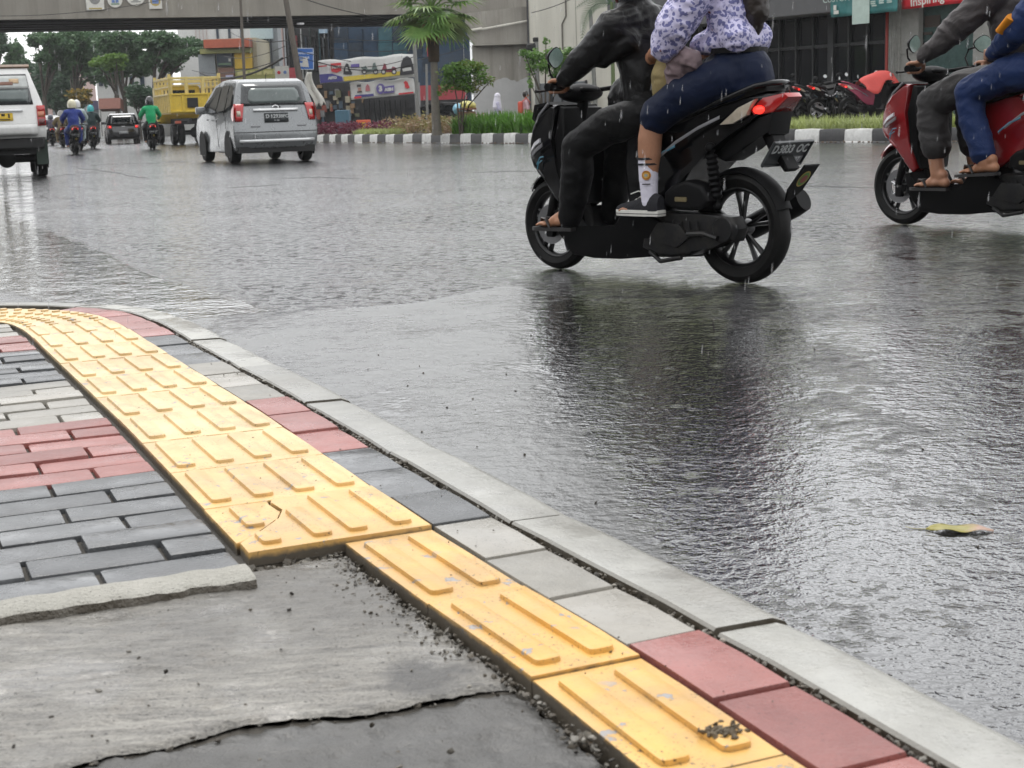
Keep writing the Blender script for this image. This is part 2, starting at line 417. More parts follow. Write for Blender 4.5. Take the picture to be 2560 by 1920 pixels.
def s_at_y(y): return float(np.interp(y, _cx[:, 1], _cs))
ZS = .18
def strip_prism(mb, outline, z0, z1, bevel=.003):
    """outline of (s, o) points, mapped on the curve and extruded"""
    n = len(outline)
    vv = [CU(s, o, z0) for s, o in outline] + [CU(s, o, z1) for s, o in outline]
    ff = [tuple(range(n)), tuple(range(2 * n - 1, n - 1, -1))] + [((k + 1) % n, k, n + k, n + (k + 1) % n) for k in range(n)]
    vs_, fs = mb._add(vv, ff)
    if bevel:
        es = [e for e in fs[1].edges]
        r_ = bmesh.ops.bevel(mb.bm, geom=es, offset=bevel, segments=2, profile=.6, affect='EDGES')
        for f in r_['faces']: f.material_index = mb.mi
def rect(s0, s1, o0, o1, n=4):
    S = [s0 + (s1 - s0) * k / n for k in range(n + 1)]
    return [(s, o0) for s in S] + [(s, o1) for s in S[::-1]]

# materials of the pavement
def stone(name, lo, hi, rough=.45, specks=.5, bumpd=.0015, film=.5, stain=(.07, .06, .05), stainamt=.35, fscale=9., side=False):
    m, t, b = new_mat(name); c = t.n('NewGeometry').outputs['Position']
    n1 = t.noise(c, 14., 6, .62); n2 = t.noise(c, 160., 3, .6); n0 = t.noise(c, 2.7, 5, .6)
    isl = t.n('NewGeometry').outputs['Random Per Island']; tone = t.math('ADD', t.math('MULTIPLY', isl, .62), t.math('SUBTRACT', t.math('MULTIPLY', n1, .9), .26))
    base = t.mix(t.ramp(tone, [(.15, 0.), (.85, 1.)]), lo, hi)
    base = t.mix(t.math('MULTIPLY', t.ramp(n0, [(.48, 0.), (.7, 1.)]), stainamt), base, stain)
    sp_ = t.ramp(t.noise(c, 240., 2, .45), [(.645, 0.), (.685, 1.)])
    spot = t.ramp(t.noise(c, 16., 3, .5), [(.42, 0.), (.6, 1.)])
    base = t.mix(t.math('MULTIPLY', t.math('MULTIPLY', sp_, spot), specks), base, (.035, .03, .025))
    if side:
        sn = t.n('SeparateXYZ'); t.k(t.n('NewGeometry').outputs['True Normal'], sn.inputs[0]); base = t.mix(t.math('MULTIPLY', t.ramp(sn.outputs[2], [(.55, 1.), (.9, 0.)]), t.ramp(n1, [(.2, .55), (.6, 1.)])), base, (.085, .07, .05))
    setin(b, t, 'Base Color', base)
    fl = t.ramp(t.noise(c, fscale, 5, .6), [(.36, 0.), (.6, 1.)])
    fl = t.math('MULTIPLY', fl, t.math('MULTIPLY', t.fmix(isl, .55, 1.3), film), True)
    setin(b, t, 'Roughness', t.fmix(fl, rough, .12)); b.inputs['Specular IOR Level'].default_value = .55
    h = t.math('ADD', t.math('MULTIPLY', n2, .6), t.math('MULTIPLY', t.noise(c, 45., 4, .6), .6))
    h = t.math('MULTIPLY', h, t.math('SUBTRACT', 1., t.math('MULTIPLY', fl, .85)))
    setin(b, t, 'Normal', t.bump(h, bumpd))
    return m
M_kerb = stone('kerb_concrete', (.25, .247, .228), (.40, .395, .36), .4, .35, .002, .75, (.16, .145, .115), .45, 9., True)
M_red = stone('paver_red', (.20, .065, .056), (.35, .125, .108), .42, .6, .0025, .6, (.14, .07, .06), .35)
M_grey = stone('paver_dark', (.05, .053, .057), (.125, .13, .135), .38, .4, .0028, .8, (.05, .05, .05), .4)
M_buff = stone('paver_buff', (.20, .19, .165), (.345, .325, .285), .42, .6, .0025, .65, (.15, .135, .11), .3)
M_joint = stone('joint_soil', (.034, .030, .024), (.105, .092, .073), .8, .3, .006, .1, (.01, .01, .01), .3)
M_conc = stone('rough_concrete', (.20, .195, .18), (.36, .35, .32), .5, .5, .004, .4, (.11, .105, .095), .5)
M_conc_d = stone('dark_concrete', (.045, .044, .041), (.095, .092, .086), .5, .9, .004, .4, (.05, .05, .047), .5)
M_slab, t, b = new_mat('brushed_slab'); c = t.n('NewGeometry').outputs['Position']
mp = t.n('Mapping'); mp.inputs['Rotation'].default_value = (0, 0, R(-23)); mp.inputs['Scale'].default_value = (.16, 1, 1); t.k(c, mp.inputs[0])
st1 = t.noise(mp.outputs[0], 120., 5, .65, .6); st2 = t.noise(mp.outputs[0], 42., 5, .6, .5); pt_n = t.noise(c, 230., 3, .6); big = t.noise(c, 3.2, 5, .6); mid = t.noise(c, 24., 5, .65)
f_ = t.math('ADD', t.math('ADD', t.math('MULTIPLY', st1, .45), t.math('MULTIPLY', st2, .35)), t.math('MULTIPLY', pt_n, .35))
base = t.mix(t.ramp(f_, [(.42, 0.), (.68, 1.)]), (.045, .042, .037), (.28, .265, .235))
base = t.mix(t.math('MULTIPLY', t.ramp(big, [(.44, 0.), (.64, 1.)]), .55), base, (.10, .096, .09)); base = t.mix(t.math('MULTIPLY', t.ramp(mid, [(.55, 0.), (.7, 1.)]), .35), base, (.17, .145, .115))
base = t.mix(t.ramp(t.noise(c, 150., 2, .5), [(.66, 0.), (.70, 1.)]), base, (.03, .027, .023))
dp = t.n('VectorMath', operation='DISTANCE'); t.k(c, dp.inputs[0]); dp.inputs[1].default_value = (-.115, 1.70, .163)
tar = t.ramp(t.math('ADD', dp.outputs['Value'], t.math('MULTIPLY', t.noise(c, 22., 5, .65), .11)), [(.085, 1.), (.125, 0.)]); base = t.mix(t.math('MULTIPLY', tar, .8), base, (.03, .03, .03))
dq = t.n('VectorMath', operation='DISTANCE'); t.k(c, dq.inputs[0]); dq.inputs[1].default_value = (-.20, 2.02, .163)
dk = t.ramp(t.math('ADD', dq.outputs['Value'], t.math('MULTIPLY', t.noise(c, 9., 5, .65), .4)), [(.28, 1.), (.62, 0.)]); base = t.mix(t.math('MULTIPLY', dk, .5), base, (.075, .07, .062))
setin(b, t, 'Base Color', base); wt = t.ramp(t.noise(c, 5.5, 4, .6), [(.5, 0.), (.66, 1.)]); setin(b, t, 'Roughness', t.fmix(wt, .42, .12)); b.inputs['Specular IOR Level'].default_value = .6
nb = t.bump(t.math('MULTIPLY', f_, t.math('SUBTRACT', 1., t.math('MULTIPLY', wt, .75))), .0065); setin(b, t, 'Normal', nb)
M_gcrumb, t, b = new_mat('crumb_stone'); setin(b, t, 'Base Color', t.ramp(t.n('NewGeometry').outputs['Random Per Island'], [(0., (.025, .021, .016)), (.5, (.09, .075, .055)), (.85, (.16, .15, .13)), (1., (.30, .28, .24))])); setin(b, t, 'Roughness', .6)

def tactile(name):
    m, t, b = new_mat(name); c = t.n('NewGeometry').outputs['Position']
    n1 = t.noise(c, 9., 5, .6); n0 = t.noise(c, 2.1, 4, .6)
    sx = t.n('SeparateXYZ'); t.k(c, sx.inputs[0])
    isl = t.n('NewGeometry').outputs['Random Per Island']
    far = t.ramp(t.math('MULTIPLY', sx.outputs['Y'], .2), [(.42, 0.), (.62, 1.)])      # tiles further on: pale wet sheen painted into the colour
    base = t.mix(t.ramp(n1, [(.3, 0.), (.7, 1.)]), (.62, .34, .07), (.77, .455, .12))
    sheen_col = t.mix(t.ramp(n1, [(.3, 0.), (.7, 1.)]), (.64, .46, .22), (.78, .60, .33))
    base = t.mix(far, base, sheen_col)
    base = t.mix(t.math('MULTIPLY', isl, .22), base, (.50, .30, .12))
    dirt = t.ramp(t.noise(c, 5.5, 6, .7), [(.5, 0.), (.72, 1.)])
    base = t.mix(t.math('MULTIPLY', dirt, .55), base, (.33, .23, .13))
    base = t.mix(t.math('MULTIPLY', t.ramp(t.noise(c, 3.1, 5, .65), [(.47, 0.), (.68, 1.)]), .5), base, (.40, .27, .13))
    worn = t.ramp(t.noise(c, 26., 5, .65), [(.625, 0.), (.64, 1.)])                    # paint chipped down to the concrete
    worn = t.math('MULTIPLY', worn, t.ramp(t.noise(c, 3.3, 3, .5), [(.40, 0.), (.48, 1.)]))
    base = t.mix(worn, base, (.30, .29, .29))
    sp_ = t.ramp(t.noise(c, 210., 2, .45), [(.64, 0.), (.68, 1.)])
    spot = t.ramp(t.noise(c, 11., 3, .5), [(.40, 0.), (.6, 1.)])
    base = t.mix(t.math('MULTIPLY', t.math('MULTIPLY', sp_, spot), .9), base, (.07, .05, .03))
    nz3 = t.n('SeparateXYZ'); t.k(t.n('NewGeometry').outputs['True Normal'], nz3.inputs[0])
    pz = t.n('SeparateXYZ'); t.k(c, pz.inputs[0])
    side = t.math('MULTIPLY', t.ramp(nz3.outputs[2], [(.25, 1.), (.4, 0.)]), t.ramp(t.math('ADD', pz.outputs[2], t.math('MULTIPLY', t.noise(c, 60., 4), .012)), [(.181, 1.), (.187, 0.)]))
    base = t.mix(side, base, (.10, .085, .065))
    setin(b, t, 'Base Color', base)
    setin(b, t, 'Roughness', t.fmix(n0, .22, .5)); b.inputs['Specular IOR Level'].default_value = .5
    h = t.math('ADD', t.math('MULTIPLY', t.noise(c, 130., 3, .6), .5), t.math('MULTIPLY', t.noise(c, 30., 4, .6), .5))
    h = t.math('SUBTRACT', h, t.math('MULTIPLY', worn, .5))
    setin(b, t, 'Normal', t.bump(h, .0012)); return m
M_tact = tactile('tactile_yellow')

E_ = Vector((.9205, .3907, 0)); F_ = Vector((-.3907, .9205, 0))
sTT = float(min(np.arange(0, 9, .005), key=lambda s: (CU(s, .14) - Vector((-.136, 2.299, 0))).length))
# ---- bedding under everything
SA, SB = s_at_y(.1), float(_cs[-1])
mb = MB(); N = 90
S = [SA + (SB - SA) * (k / N) ** 1.6 for k in range(N + 1)]
ring = [CU(s, .005, .118) for s in S]
base_pts = ring + [Vector((-40, 6.6, .118)), Vector((-40, -6, .118)), Vector((1.3, -6, .118)), Vector((1.4, -.8, .118))]
mb.poly(base_pts)
st_ = mb.build('sidewalk_bed', M_joint, None, None); st_['kind'] = 'structure'
if st_.data.polygons[0].normal.z < 0: st_.data.flip_normals()

mb = MB(); ff_ = 2.134; S2_ = [s for s in np.linspace(sTT, SB - .1, 60)]
rg_ = [CU(s, .012, .163) for s in S2_]; e_l = rg_[0].dot(E_)
mb.poly(rg_ + [Vector((-12, 6.2, .163)), E_ * -4.2 + F_ * ff_ + Vector((0, 0, .163)), E_ * (e_l - .42) + F_ * ff_ + Vector((0, 0, .163)), CU(S2_[0], .43, .163)])
S3_ = np.linspace(SA, sTT, 20); mb.poly([CU(s, .008, .161) for s in S3_] + [CU(s, .15, .161) for s in S3_[::-1]])
jf = mb.build('paving_joints', M_joint, None, None); jf['kind'] = 'structure'
for pl_2 in jf.data.polygons:
    if pl_2.normal.z < 0: pl_2.flip()
# ---- kerb stones
mb = MB(); sj = s_at_y(1.795) - .6 * 4
while sj < SB - .5:
    if sj > SA - .6:
        L = .597; n = 5; hz = rnd.uniform(-.004, .004)
        rings = []
        prof = [(0, 0), (.0, ZS - .004), (-.004, ZS), (-.090, ZS - .002), (-.110, ZS - .010), (-.128, ZS - .034), (-.150, 0)]
        for k in range(n + 1):
            s = sj + .003 + (L - .006) * k / n
            inset = .003 if k in (0, n) else 0
            rings.append([CU(s, o, z - (inset if z > .1 else 0) + (hz if z > .1 else 0)) for o, z in prof])
        mb.loft(rings)
    sj += .6
kb = mb.build('kerb', M_kerb, None, 35); kb['kind'] = 'structure'

# ---- border of single bricks along the kerb
bs0 = s_at_y(1.80) - .208 * 8; seq = ['buff', 'buff', 'grey', 'grey', 'grey', 'red', 'red', 'red']
mbs = {'red': MB(), 'grey': MB(), 'buff': MB()}
k = 0; s = bs0
order = ['grey', 'grey', 'grey', 'red', 'red', 'red', 'red', 'red'] + ['buff', 'buff', 'buff', 'grey', 'grey', 'grey', 'red', 'red', 'red'] * 2 + ['red'] * 2
for k, cname in enumerate(order):
    zz = ZS + rnd.uniform(-.003, .003); j = rnd.uniform(-.002, .002)
    strip_prism(mbs[cname], rect(s + .003, s + .203, .022 + j, .124 + j, 2), .12, zz, .005)
    s += .208
# ---- field of pavers to the left, in running bond and colour bands
E_ = Vector((.9205, .3907, 0)); F_ = Vector((-.3907, .9205, 0))
_edge = [(CU(s, .437).dot(E_), CU(s, .455).dot(F_)) for s in np.arange(s_at_y(1.0), s_at_y(5.2), .02)]
_ef = np.array([f for e, f in _edge]); _ee = np.array([e for e, f in _edge])
def e_edge(f): return float(np.interp(f, _ef, _ee))
bands = [(2.13, 2.83, 'grey'), (2.83, 3.43, 'red'), (3.43, 4.03, 'buff'), (4.03, 4.63, 'grey'), (4.63, 5.03, 'red'), (5.03, 5.35, 'buff')]
rw = 0; f = 2.135
while f < 5.3:
    cname = next(cn for a, b_, cn in bands if a - .01 <= f + .05 < b_)
    emax = min(e_edge(f), e_edge(f + .1))  - .004; e = emax - rnd.uniform(.09, .12) if rw % 2 else emax - .205
    e1 = emax
    while e1 > -3.6:
        zz = ZS - .004 + rnd.uniform(-.0035, .0035); tl = rnd.uniform(-.012, .012); tl2 = rnd.uniform(-.01, .01)
        q = mbs[cname]; cx = (e + e1) / 2; L = e1 - e - .007
        M_ = Matrix.Translation(E_ * cx + F_ * (f + .05) + Vector((0, 0, zz - .03))) @ Matrix.Rotation(math.atan2(E_.y, E_.x) + rnd.uniform(-.012, .012), 4, 'Z') @ Matrix.Rotation(tl, 4, 'X') @ Matrix.Rotation(tl2, 4, 'Y')
        q.box((0, 0, 0), (L, .0925, .06), bevel=.007, M=M_, seg=2)
        e1 = e; e -= .207
    f += .1; rw += 1
for nm, mm in (('red', M_red), ('grey', M_grey), ('buff', M_buff)):
    o = mbs[nm].build({'red': 'red_paving', 'grey': 'dark_paving', 'buff': 'buff_paving'}[nm], mm, None, 50); o['kind'] = 'structure'

# ---- tactile paving
mb = MB(); ZT = ZS + .004
def bar(s0, s1, o, wd, z, h=.006):
    out = []; r_ = .009
    for sx_, sy_, a0 in ((1, 1, 90), (1, -1, 0), (-1, -1, -90), (-1, 1, -180)):
        for k in range(4):
            a = R(a0 - 30 * k); cx = (s1 - r_) if sx_ > 0 else (s0 + r_)
            out.append((cx + r_ * math.cos(a), o + sy_ * (wd / 2 - r_) + r_ * math.sin(a)))
    strip_prism(mb, out, z - .004, z + h + .0015, .0055)
sT = s_at_y(2.299) - .0      # near edge of the full tiles at the outer side
sT = min(np.arange(0, 9, .005), key=lambda s: (CU(s, .14) - Vector((-.136, 2.299, 0))).length)
def tile(s0, o0, o1, bars, z, L=.3, dots=False):
    strip_prism(mb, rect(s0 + .0015, s0 + L - .0015, o0, o1, 3), z - .035, z, .003)
    wd = (o1 - o0) / bars
    for k in range(bars):
        oc = o0 + wd * (k + .5)
        if dots:
            for j in range(4):
                sc_ = s0 + L * (j + .5) / 4
                strip_prism(mb, [(sc_ + .016 * math.cos(a), oc + .016 * math.sin(a)) for a in np.linspace(0, 2 * math.pi, 11)[:-1]], z - .002, z + .006, .003)
        else: bar(s0 + .028, s0 + L - .028, oc, .036 if bars == 4 else .036, z)
# near half tiles (two bars)
HB = [sT - .004, sT - .338, sT - .658, sT - .97, sT - 1.28, sT - 1.6]
for k in range(5): tile(HB[k + 1], .132, .278, 2, ZT - .004 + rnd.uniform(-.002, .002), HB[k] - HB[k + 1])
# the broken full tile: two pieces with a gap, bars broken with it
z = ZT + .002; o0, o1 = .13, .43
crk = [(a, b_ - .01) for a, b_ in [(.30, .325), (.27, .335), (.215, .325), (.165, .345), (.135, .375), (.105, .395), (.075, .42), (.06, .44)]]
pa = [(sT + .002, o0), (sT + .15, o0), (sT + .298, o0)] + [(sT + a, b_ - .002) for a, b_ in crk] + [(sT + .002, o1), (sT + .002, .3)]
strip_prism(mb, pa, z - .04, z, .003)
pb = [(sT + a + (.0035 if i else 0), b_ + .0035) for i, (a, b_) in enumerate(crk)]
pb = pb[:-1] + [(sT + .068, .4315), (sT + .298, .4315)]
strip_prism(mb, pb, z - .04, z - .003, .003)
for oc in (.1675, .2425): bar(sT + .026, sT + .274, oc, .032, z)
bar(sT + .026, sT + .2, .3175 - .016, .032, z); bar(sT + .026, sT + .085, .384, .032, z); bar(sT + .14, sT + .275, .380, .032, z - .003)
# whole tiles beyond it
for k in range(1, 10):
    tile(sT + .3 * k, .13, .43, 4, ZT + rnd.uniform(-.002, .002))
for k in range(10, 13): tile(sT + .3 * k, .13, .43, 4, ZT - .004, dots=True)
for k in range(13, 24): tile(sT + .3 * k, .13, .43, 4, ZT - .006, dots=True)
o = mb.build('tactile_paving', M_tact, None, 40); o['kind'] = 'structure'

# ---- broken slab in the foreground: raised edge, brushed concrete, cracked lower patch
def fgrid(f0f, f1f, e0, e1, step, zf):
    es = np.arange(e0, e1 + 1e-6, step); rows = []
    return es
def surf(name, mat, ne, nv, pos, zf):
    vv = []; 
    for i in range(ne):
        for j in range(nv):
            e, f = pos(i / (ne - 1), j / (nv - 1)); q = E_ * e + F_ * f; vv.append((q.x, q.y, zf(e, f)))
    ff = [(i * nv + j, (i + 1) * nv + j, (i + 1) * nv + j + 1, i * nv + j + 1) for i in range(ne - 1) for j in range(nv - 1)]
    me = bpy.data.meshes.new(name); me.from_pydata(vv, [], ff); me.update()
    if me.polygons[0].normal.z < 0: me.flip_normals()
    o = mesh_obj(name, me, mat, None, 180); o['kind'] = 'structure'; return o
_edge2 = [(CU(s, .279).dot(E_), CU(s, .279).dot(F_)) for s in np.arange(s_at_y(.4), s_at_y(2.6), .02)]
_e2 = np.array(_edge2)
def e_near(f): return float(np.interp(f, _e2[:, 1], _e2[:, 0]))
def nz_(x, y, k, s=0): return noise.noise(Vector((x * k + s, y * k, s * .37)))
_crk = np.array([(-2.2, .95), (-1.2, 1.30), (-.8, 1.40), (-.55, 1.46), (.05, 1.52), (.135, 1.555), (.33, 1.575), (.47, 1.545), (.62, 1.54), (.75, 1.50)])
def crack_f(e): return float(np.interp(e, _crk[:, 0], _crk[:, 1])) + .012 * nz_(e, 0, 14, 3) + .006 * nz_(e, 0, 45, 5) + .003 * nz_(e, 0, 130, 6)
def lip(e): return 2.04 + .006 * nz_(e, 1, 9, 1) + .005 * nz_(e, 1, 37, 2) + .003 * nz_(e, 1, 110, 4) - .018 * max(0, min(1, (e + .1) / 1.2)) + .03
def z_slab(e, f):
    z = .163 + .0022 * nz_(e * .22, f, 85, 7) + .0024 * nz_(e * .35, f, 38, 4) + .003 * nz_(e, f, 6, 2) + .0012 * nz_(e * .6, f, 170, 3)
    d = f - crack_f(e)
    if d < .014: z -= .006 * (1 - d / .014) ** 2
    h = math.hypot(e - .33, (f - 1.78) * 2.2)                     # worn hollow near the tiles
    if h < .12: z -= .004 * (1 - h / .12)
    return z
def pos_s(u, v):
    fv = 1.55 + v * .585; e = -1.7 + (e_near(fv) - .010 + .012 * nz_(fv, 2, 30, 8) + 1.7) * u ** .8; c0 = crack_f(e) + .0002; return e, c0 + v * (2.135 - c0)
surf('broken_slab', M_slab, 330, 120, pos_s, z_slab)
mb = MB(); ee_ = np.arange(-1.7, .72, .01); mb.loft([[E_ * e + F_ * (crack_f(e) + o_) + Vector((0, 0, zz)) for o_, zz in ((-.02, .145), (0, .1545 + .002 * nz_(e, 3, 80)), (.02, .148))] for e in ee_], False, False)
o = mb.build('crack_soil', M_joint, None, 60); o['kind'] = 'structure'
def z_low(e, f):
    z = .156 + .003 * nz_(e, f, 70, 9) + .004 * nz_(e, f, 24, 5) + .0016 * nz_(e, f, 160, 6); d = crack_f(e) - f
    return z - (.004 * (1 - d / .014) if d < .014 else 0)
def pos_l(u, v):
    fv = 1.53 - v * .75; e = -1.3 + (e_near(fv) - .010 + .012 * nz_(fv, 5, 30, 8) + 1.3) * u ** .8; c0 = crack_f(e) - .0002; return e, c0 - v * (c0 - .75)
surf('cracked_patch', M_conc_d, 260, 110, pos_l, z_low)
# raised, ragged concrete edging between the pavers and the slab
mb = MB(); rings = []
for e in np.arange(-2.6, e_edge(2.1) - .005, .012):
    l = lip(e); a = 2.132 + .003 * nz_(e, 4, 30); zt = ZS - .001 + .003 * nz_(e, 5, 25) - .02 * max(0, min(1, (-e - .6) / 1.6))
    rings.append([E_ * e + F_ * ff + Vector((0, 0, zz)) for ff, zz in ((a, .1), (a, zt), ((a + l) / 2 + .01, zt + .002 + .002 * nz_(e, 7, 60)), (l + .006, zt - .002), (l + .003 * nz_(e, 9, 70), zt - .005), (l - .003 + .008 * nz_(e, 2, 50), .160), (l + .004, .1))])
mb.loft(rings); o = mb.build('broken_edging', stone('edging_concrete', (.34, .33, .29), (.50, .48, .43), .6, .9, .012, .1, (.17, .155, .125), .4, 9., True), None, 35); o['kind'] = 'structure'
# soil and crumbs packed in the joints
crumb = Crumbs()
for _ in range(620):
    s = rnd.uniform(sT - 1.3, sT + .0); crumb(CU(s, .284 + abs(rnd.gauss(0, .008)), .157 + rnd.uniform(0, .012)), rnd.choice((.0012, .0015, .002, .003, .004)))
for _ in range(240):
    s = rnd.uniform(sT - .5, sT); o_ = .285 + abs(rnd.gauss(0, .03)); crumb(CU(s, o_, .164), rnd.choice((.0012, .002, .003)))
for _ in range(260):
    s = sT - rnd.uniform(.0, .03); crumb(CU(s, rnd.uniform(.30, .44), .146 + rnd.uniform(-.004, .014)), rnd.uniform(.003, .009))
for _ in range(1300):
    s = rnd.uniform(sT - 1.4, sT + 2.6); crumb(CU(s, rnd.uniform(.003, .020), .168 + rnd.uniform(-.006, .008)), rnd.uniform(.0018, .005))
for _ in range(900):
    s = rnd.uniform(sT - 1.4, sT + 2.2); crumb(CU(s, rnd.uniform(.122, .134), .166 + rnd.uniform(-.006, .006)), rnd.uniform(.0015, .004))
for _ in range(170):
    e = rnd.uniform(-1.4, .7); f = crack_f(e) + rnd.gauss(-.004, .010); p = E_ * e + F_ * f; crumb(Vector((p.x, p.y, .157)), rnd.choice((.0015, .002, .003, .005)))
for _ in range(110):
    e = rnd.uniform(-1.2, .6); f = rnd.uniform(1.2, 2.02)
    if e < e_near(f) - .05: p = E_ * e + F_ * f; crumb(Vector((p.x, p.y, .164)), rnd.uniform(.0012, .004))
for _ in range(160):
    s = rnd.uniform(sT - 1.2, sT + 2.4); crumb(CU(s, rnd.uniform(.04, .44), ZS + .003), rnd.uniform(.0008, .0022))
for _ in range(300):
    e = rnd.uniform(-1.3, -.2); f = rnd.uniform(2.15, 3.6); p = E_ * e + F_ * f; crumb(Vector((p.x, p.y, ZS - .001)), rnd.uniform(.001, .0025))
for _ in range(60):
    crumb(Vector((rnd.uniform(-.6, 1.2), rnd.uniform(2.6, 6), .002)), rnd.uniform(.0015, .004))
gr = crumb.build('gravel', M_gcrumb)
tag(gr, 'grey brown grit and crumbled mortar lying in the pavement joints and cracks', 'gravel', kind='stuff')
# clods on the yellow tiles
def clod(name, s, n, spread, r_, label, mat):
    cr = Crumbs(); c = Vector(s)
    for k in range(n): cr(c + Vector((rnd.gauss(0, spread), rnd.gauss(0, spread * .7), rnd.uniform(0, r_ * .9))), r_ * rnd.uniform(.6, 1.1))
    return tag(cr.build(name, mat), label, 'clod')
M_clod = pm('clod_soil', (.10, .075, .045), .7, var=.6, scale=120, bump=.002, bscale=200)
clod('soil_clod', (.208, 1.462, ZT), 80, .011, .0042, 'brown lump of wet soil and dead leaf on the nearest yellow tile', M_clod)
clod('mortar_clod', (.062, 1.452, ZT - .003), 8, .006, .008, 'small grey lump of mortar on the left edge of the nearest yellow tiles', M_gcrumb)
# ---- old cracks and seams in the asphalt
CRACKS = [[(-11, 25.5), (-8.3, 26.9), (-7.4, 29.6)], [(-9.15, 32), (-7.19, 27.7), (-5.8, 24.2)], [(-9.8, 33.2), (-8.5, 34.2), (-7, 34)], [(-.49, 22.1), (-.01, 22.), (.48, 21.7)], [(3.03, 15.5), (3.34, 15.05), (3.65, 14.6)], [(-3.35, 22.2), (-2.75, 22.2), (-2.02, 21.1)], [(-3.7, 19.6), (-3., 20.)], [(-8., 35.7), (-7.4, 34.5)]]
mb = MB()
for k_, L_ in enumerate(CRACKS):
    P_ = [Vector((*q, 0)) for q in L_]; rows = []; n_ = 26
    for i_ in range(n_ + 1):
        u = i_ / n_ * (len(P_) - 1); j_ = min(int(u), len(P_) - 2); q = P_[j_].lerp(P_[j_ + 1], u - j_); w_ = .05 * (1 + .9 * nz_(i_, k_, .9, 2)) * q.y / 28 * math.sin(math.pi * (i_ + .6) / (n_ + 1.2)) ** .5; q = q + Vector((0, .25 * nz_(i_, k_, .35, 6) * q.y / 25, .004))
        rows.append([q - Vector((0, w_ * 2.2, 0)), q + Vector((0, w_ * 2.2, 0))])
    mb.loft(rows, False, False)
o = mb.build('road_cracks', pm('crack_dark', (.008, .008, .008), .35, var=.5, scale=8), None, None); o['kind'] = 'structure'
# ---- fallen leaf on the road
mb = MB(); n = 14; rows = []
for k in range(n + 1):
    u = k / n; x = (u - .5) * .15; wd = .030 * math.sin(math.pi * min(1, u * 1.02)) ** .7 + .001
    zz = .004 + .007 * math.sin(math.pi * u) + .003 * math.sin(9 * u)
    rows.append([Vector((x, -wd, zz + .005 * (wd / .026) - .004 * math.sin(14 * u))), Vector((x, -wd * .4, zz + .003)), Vector((x, 0, zz)), Vector((x, wd * .5, zz + .004)), Vector((x, wd, zz + .004 + .004 * math.sin(11 * u)))])
mb.loft(rows, caps=False, closed=False)
mL, t, b = new_mat('leaf_olive'); c = t.coord(); sx = t.n('SeparateXYZ'); t.k(c, sx.inputs[0])
u = t.ramp(t.math('ADD', t.math('MULTIPLY', sx.outputs[0], 6.6), t.math('MULTIPLY', t.noise(c, 40., 4), .35)), [(.25, 0.), (.5, 1.)])
setin(b, t, 'Base Color', t.mix(u, t.mix(t.noise(c, 60., 4), (.17, .16, .02), (.30, .25, .04)), (.35, .22, .16))); setin(b, t, 'Roughness', .3)
lf = mb.build('leaf', mL, None, 180)
lf.scale = (.85, .85, .55); lf.location = (.865, 2.79, -.001); lf.rotation_euler = (0, 0, R(-12))
mb = MB(); mb.tube([(-.075, 0, .006), (-.10, .004, .004), (-.12, .012, .008)], [.0014, .0012, .001], 6)
mb.build('stalk', mL, lf, 180)
so_ = lf.modifiers.new('t', 'SOLIDIFY'); so_.thickness = .0012
tag(lf, 'fallen olive green leaf with a browned tip curling on the wet road', 'leaf')
# ================================================================== SCOOTERS AND RIDERS
M_blk = pm('scooter_black', (.004, .004, .005), .16, coat=.18, spec=.3, var=.3, rvar=.4, dirt=.05)
M_blk2 = pm('black_plastic', (.005, .005, .0055), .5, spec=.14, var=.3, bump=.0006, bscale=200)
M_rub = pm('tyre_rubber', (.006, .006, .006), .6, var=.3, dirt=.06, spec=.2)
M_rim = pm('rim_black', (.006, .006, .0065), .3, metal=.2, var=.2)
M_steel = pm('steel', (.45, .45, .46), .3, metal=1, var=.15)
M_eng = pm('engine_casing', (.012, .012, .013), .45, metal=.4, var=.3, dirt=.3)
M_seat = pm('seat_vinyl', (.005, .005, .005), .45, spec=.2, var=.25, bump=.0008, bscale=300)
M_chr = pm('chrome', (.75, .75, .76), .08, metal=1, var=.05)
M_white = pm('lamp_white', (.75, .75, .78), .12, coat=.5, var=.05)
M_clear = pm('lamp_clear', (.48, .42, .33), .1, coat=.6, var=.25, scale=30)
M_redl = pm('lamp_red', (.42, .008, .008), .12, coat=.7, var=.1)
M_redon = pm('lamp_red_lit', (1., .03, .02), .2, emit=1.6, var=.05)
M_grey = M_grey; M_dec = pm('decal_grey', (.20, .20, .21), .3, var=.1); M_decb = pm('decal_blue', (.10, .30, .42), .3, var=.1)
M_plate = pm('plate_black', (.035, .04, .042), .35, var=.15); M_ptxt = pm('plate_white', (.62, .64, .64), .4, var=.08)
M_mirr = pm('mirror_glass', (.36, .50, .45), .12, coat=.8, var=.22, scale=30)  # pale teal reflection painted into the mirror colour
M_gold = pm('emblem_gold', (.30, .25, .14), .35, metal=.6, var=.2)
M_green = pm('sticker_green', (.10, .30, .05), .4, var=.2); M_stred = pm('sticker_red', (.32, .07, .05), .4, var=.2); M_sty = pm('sticker_yellow', (.5, .38, .08), .4, var=.2)

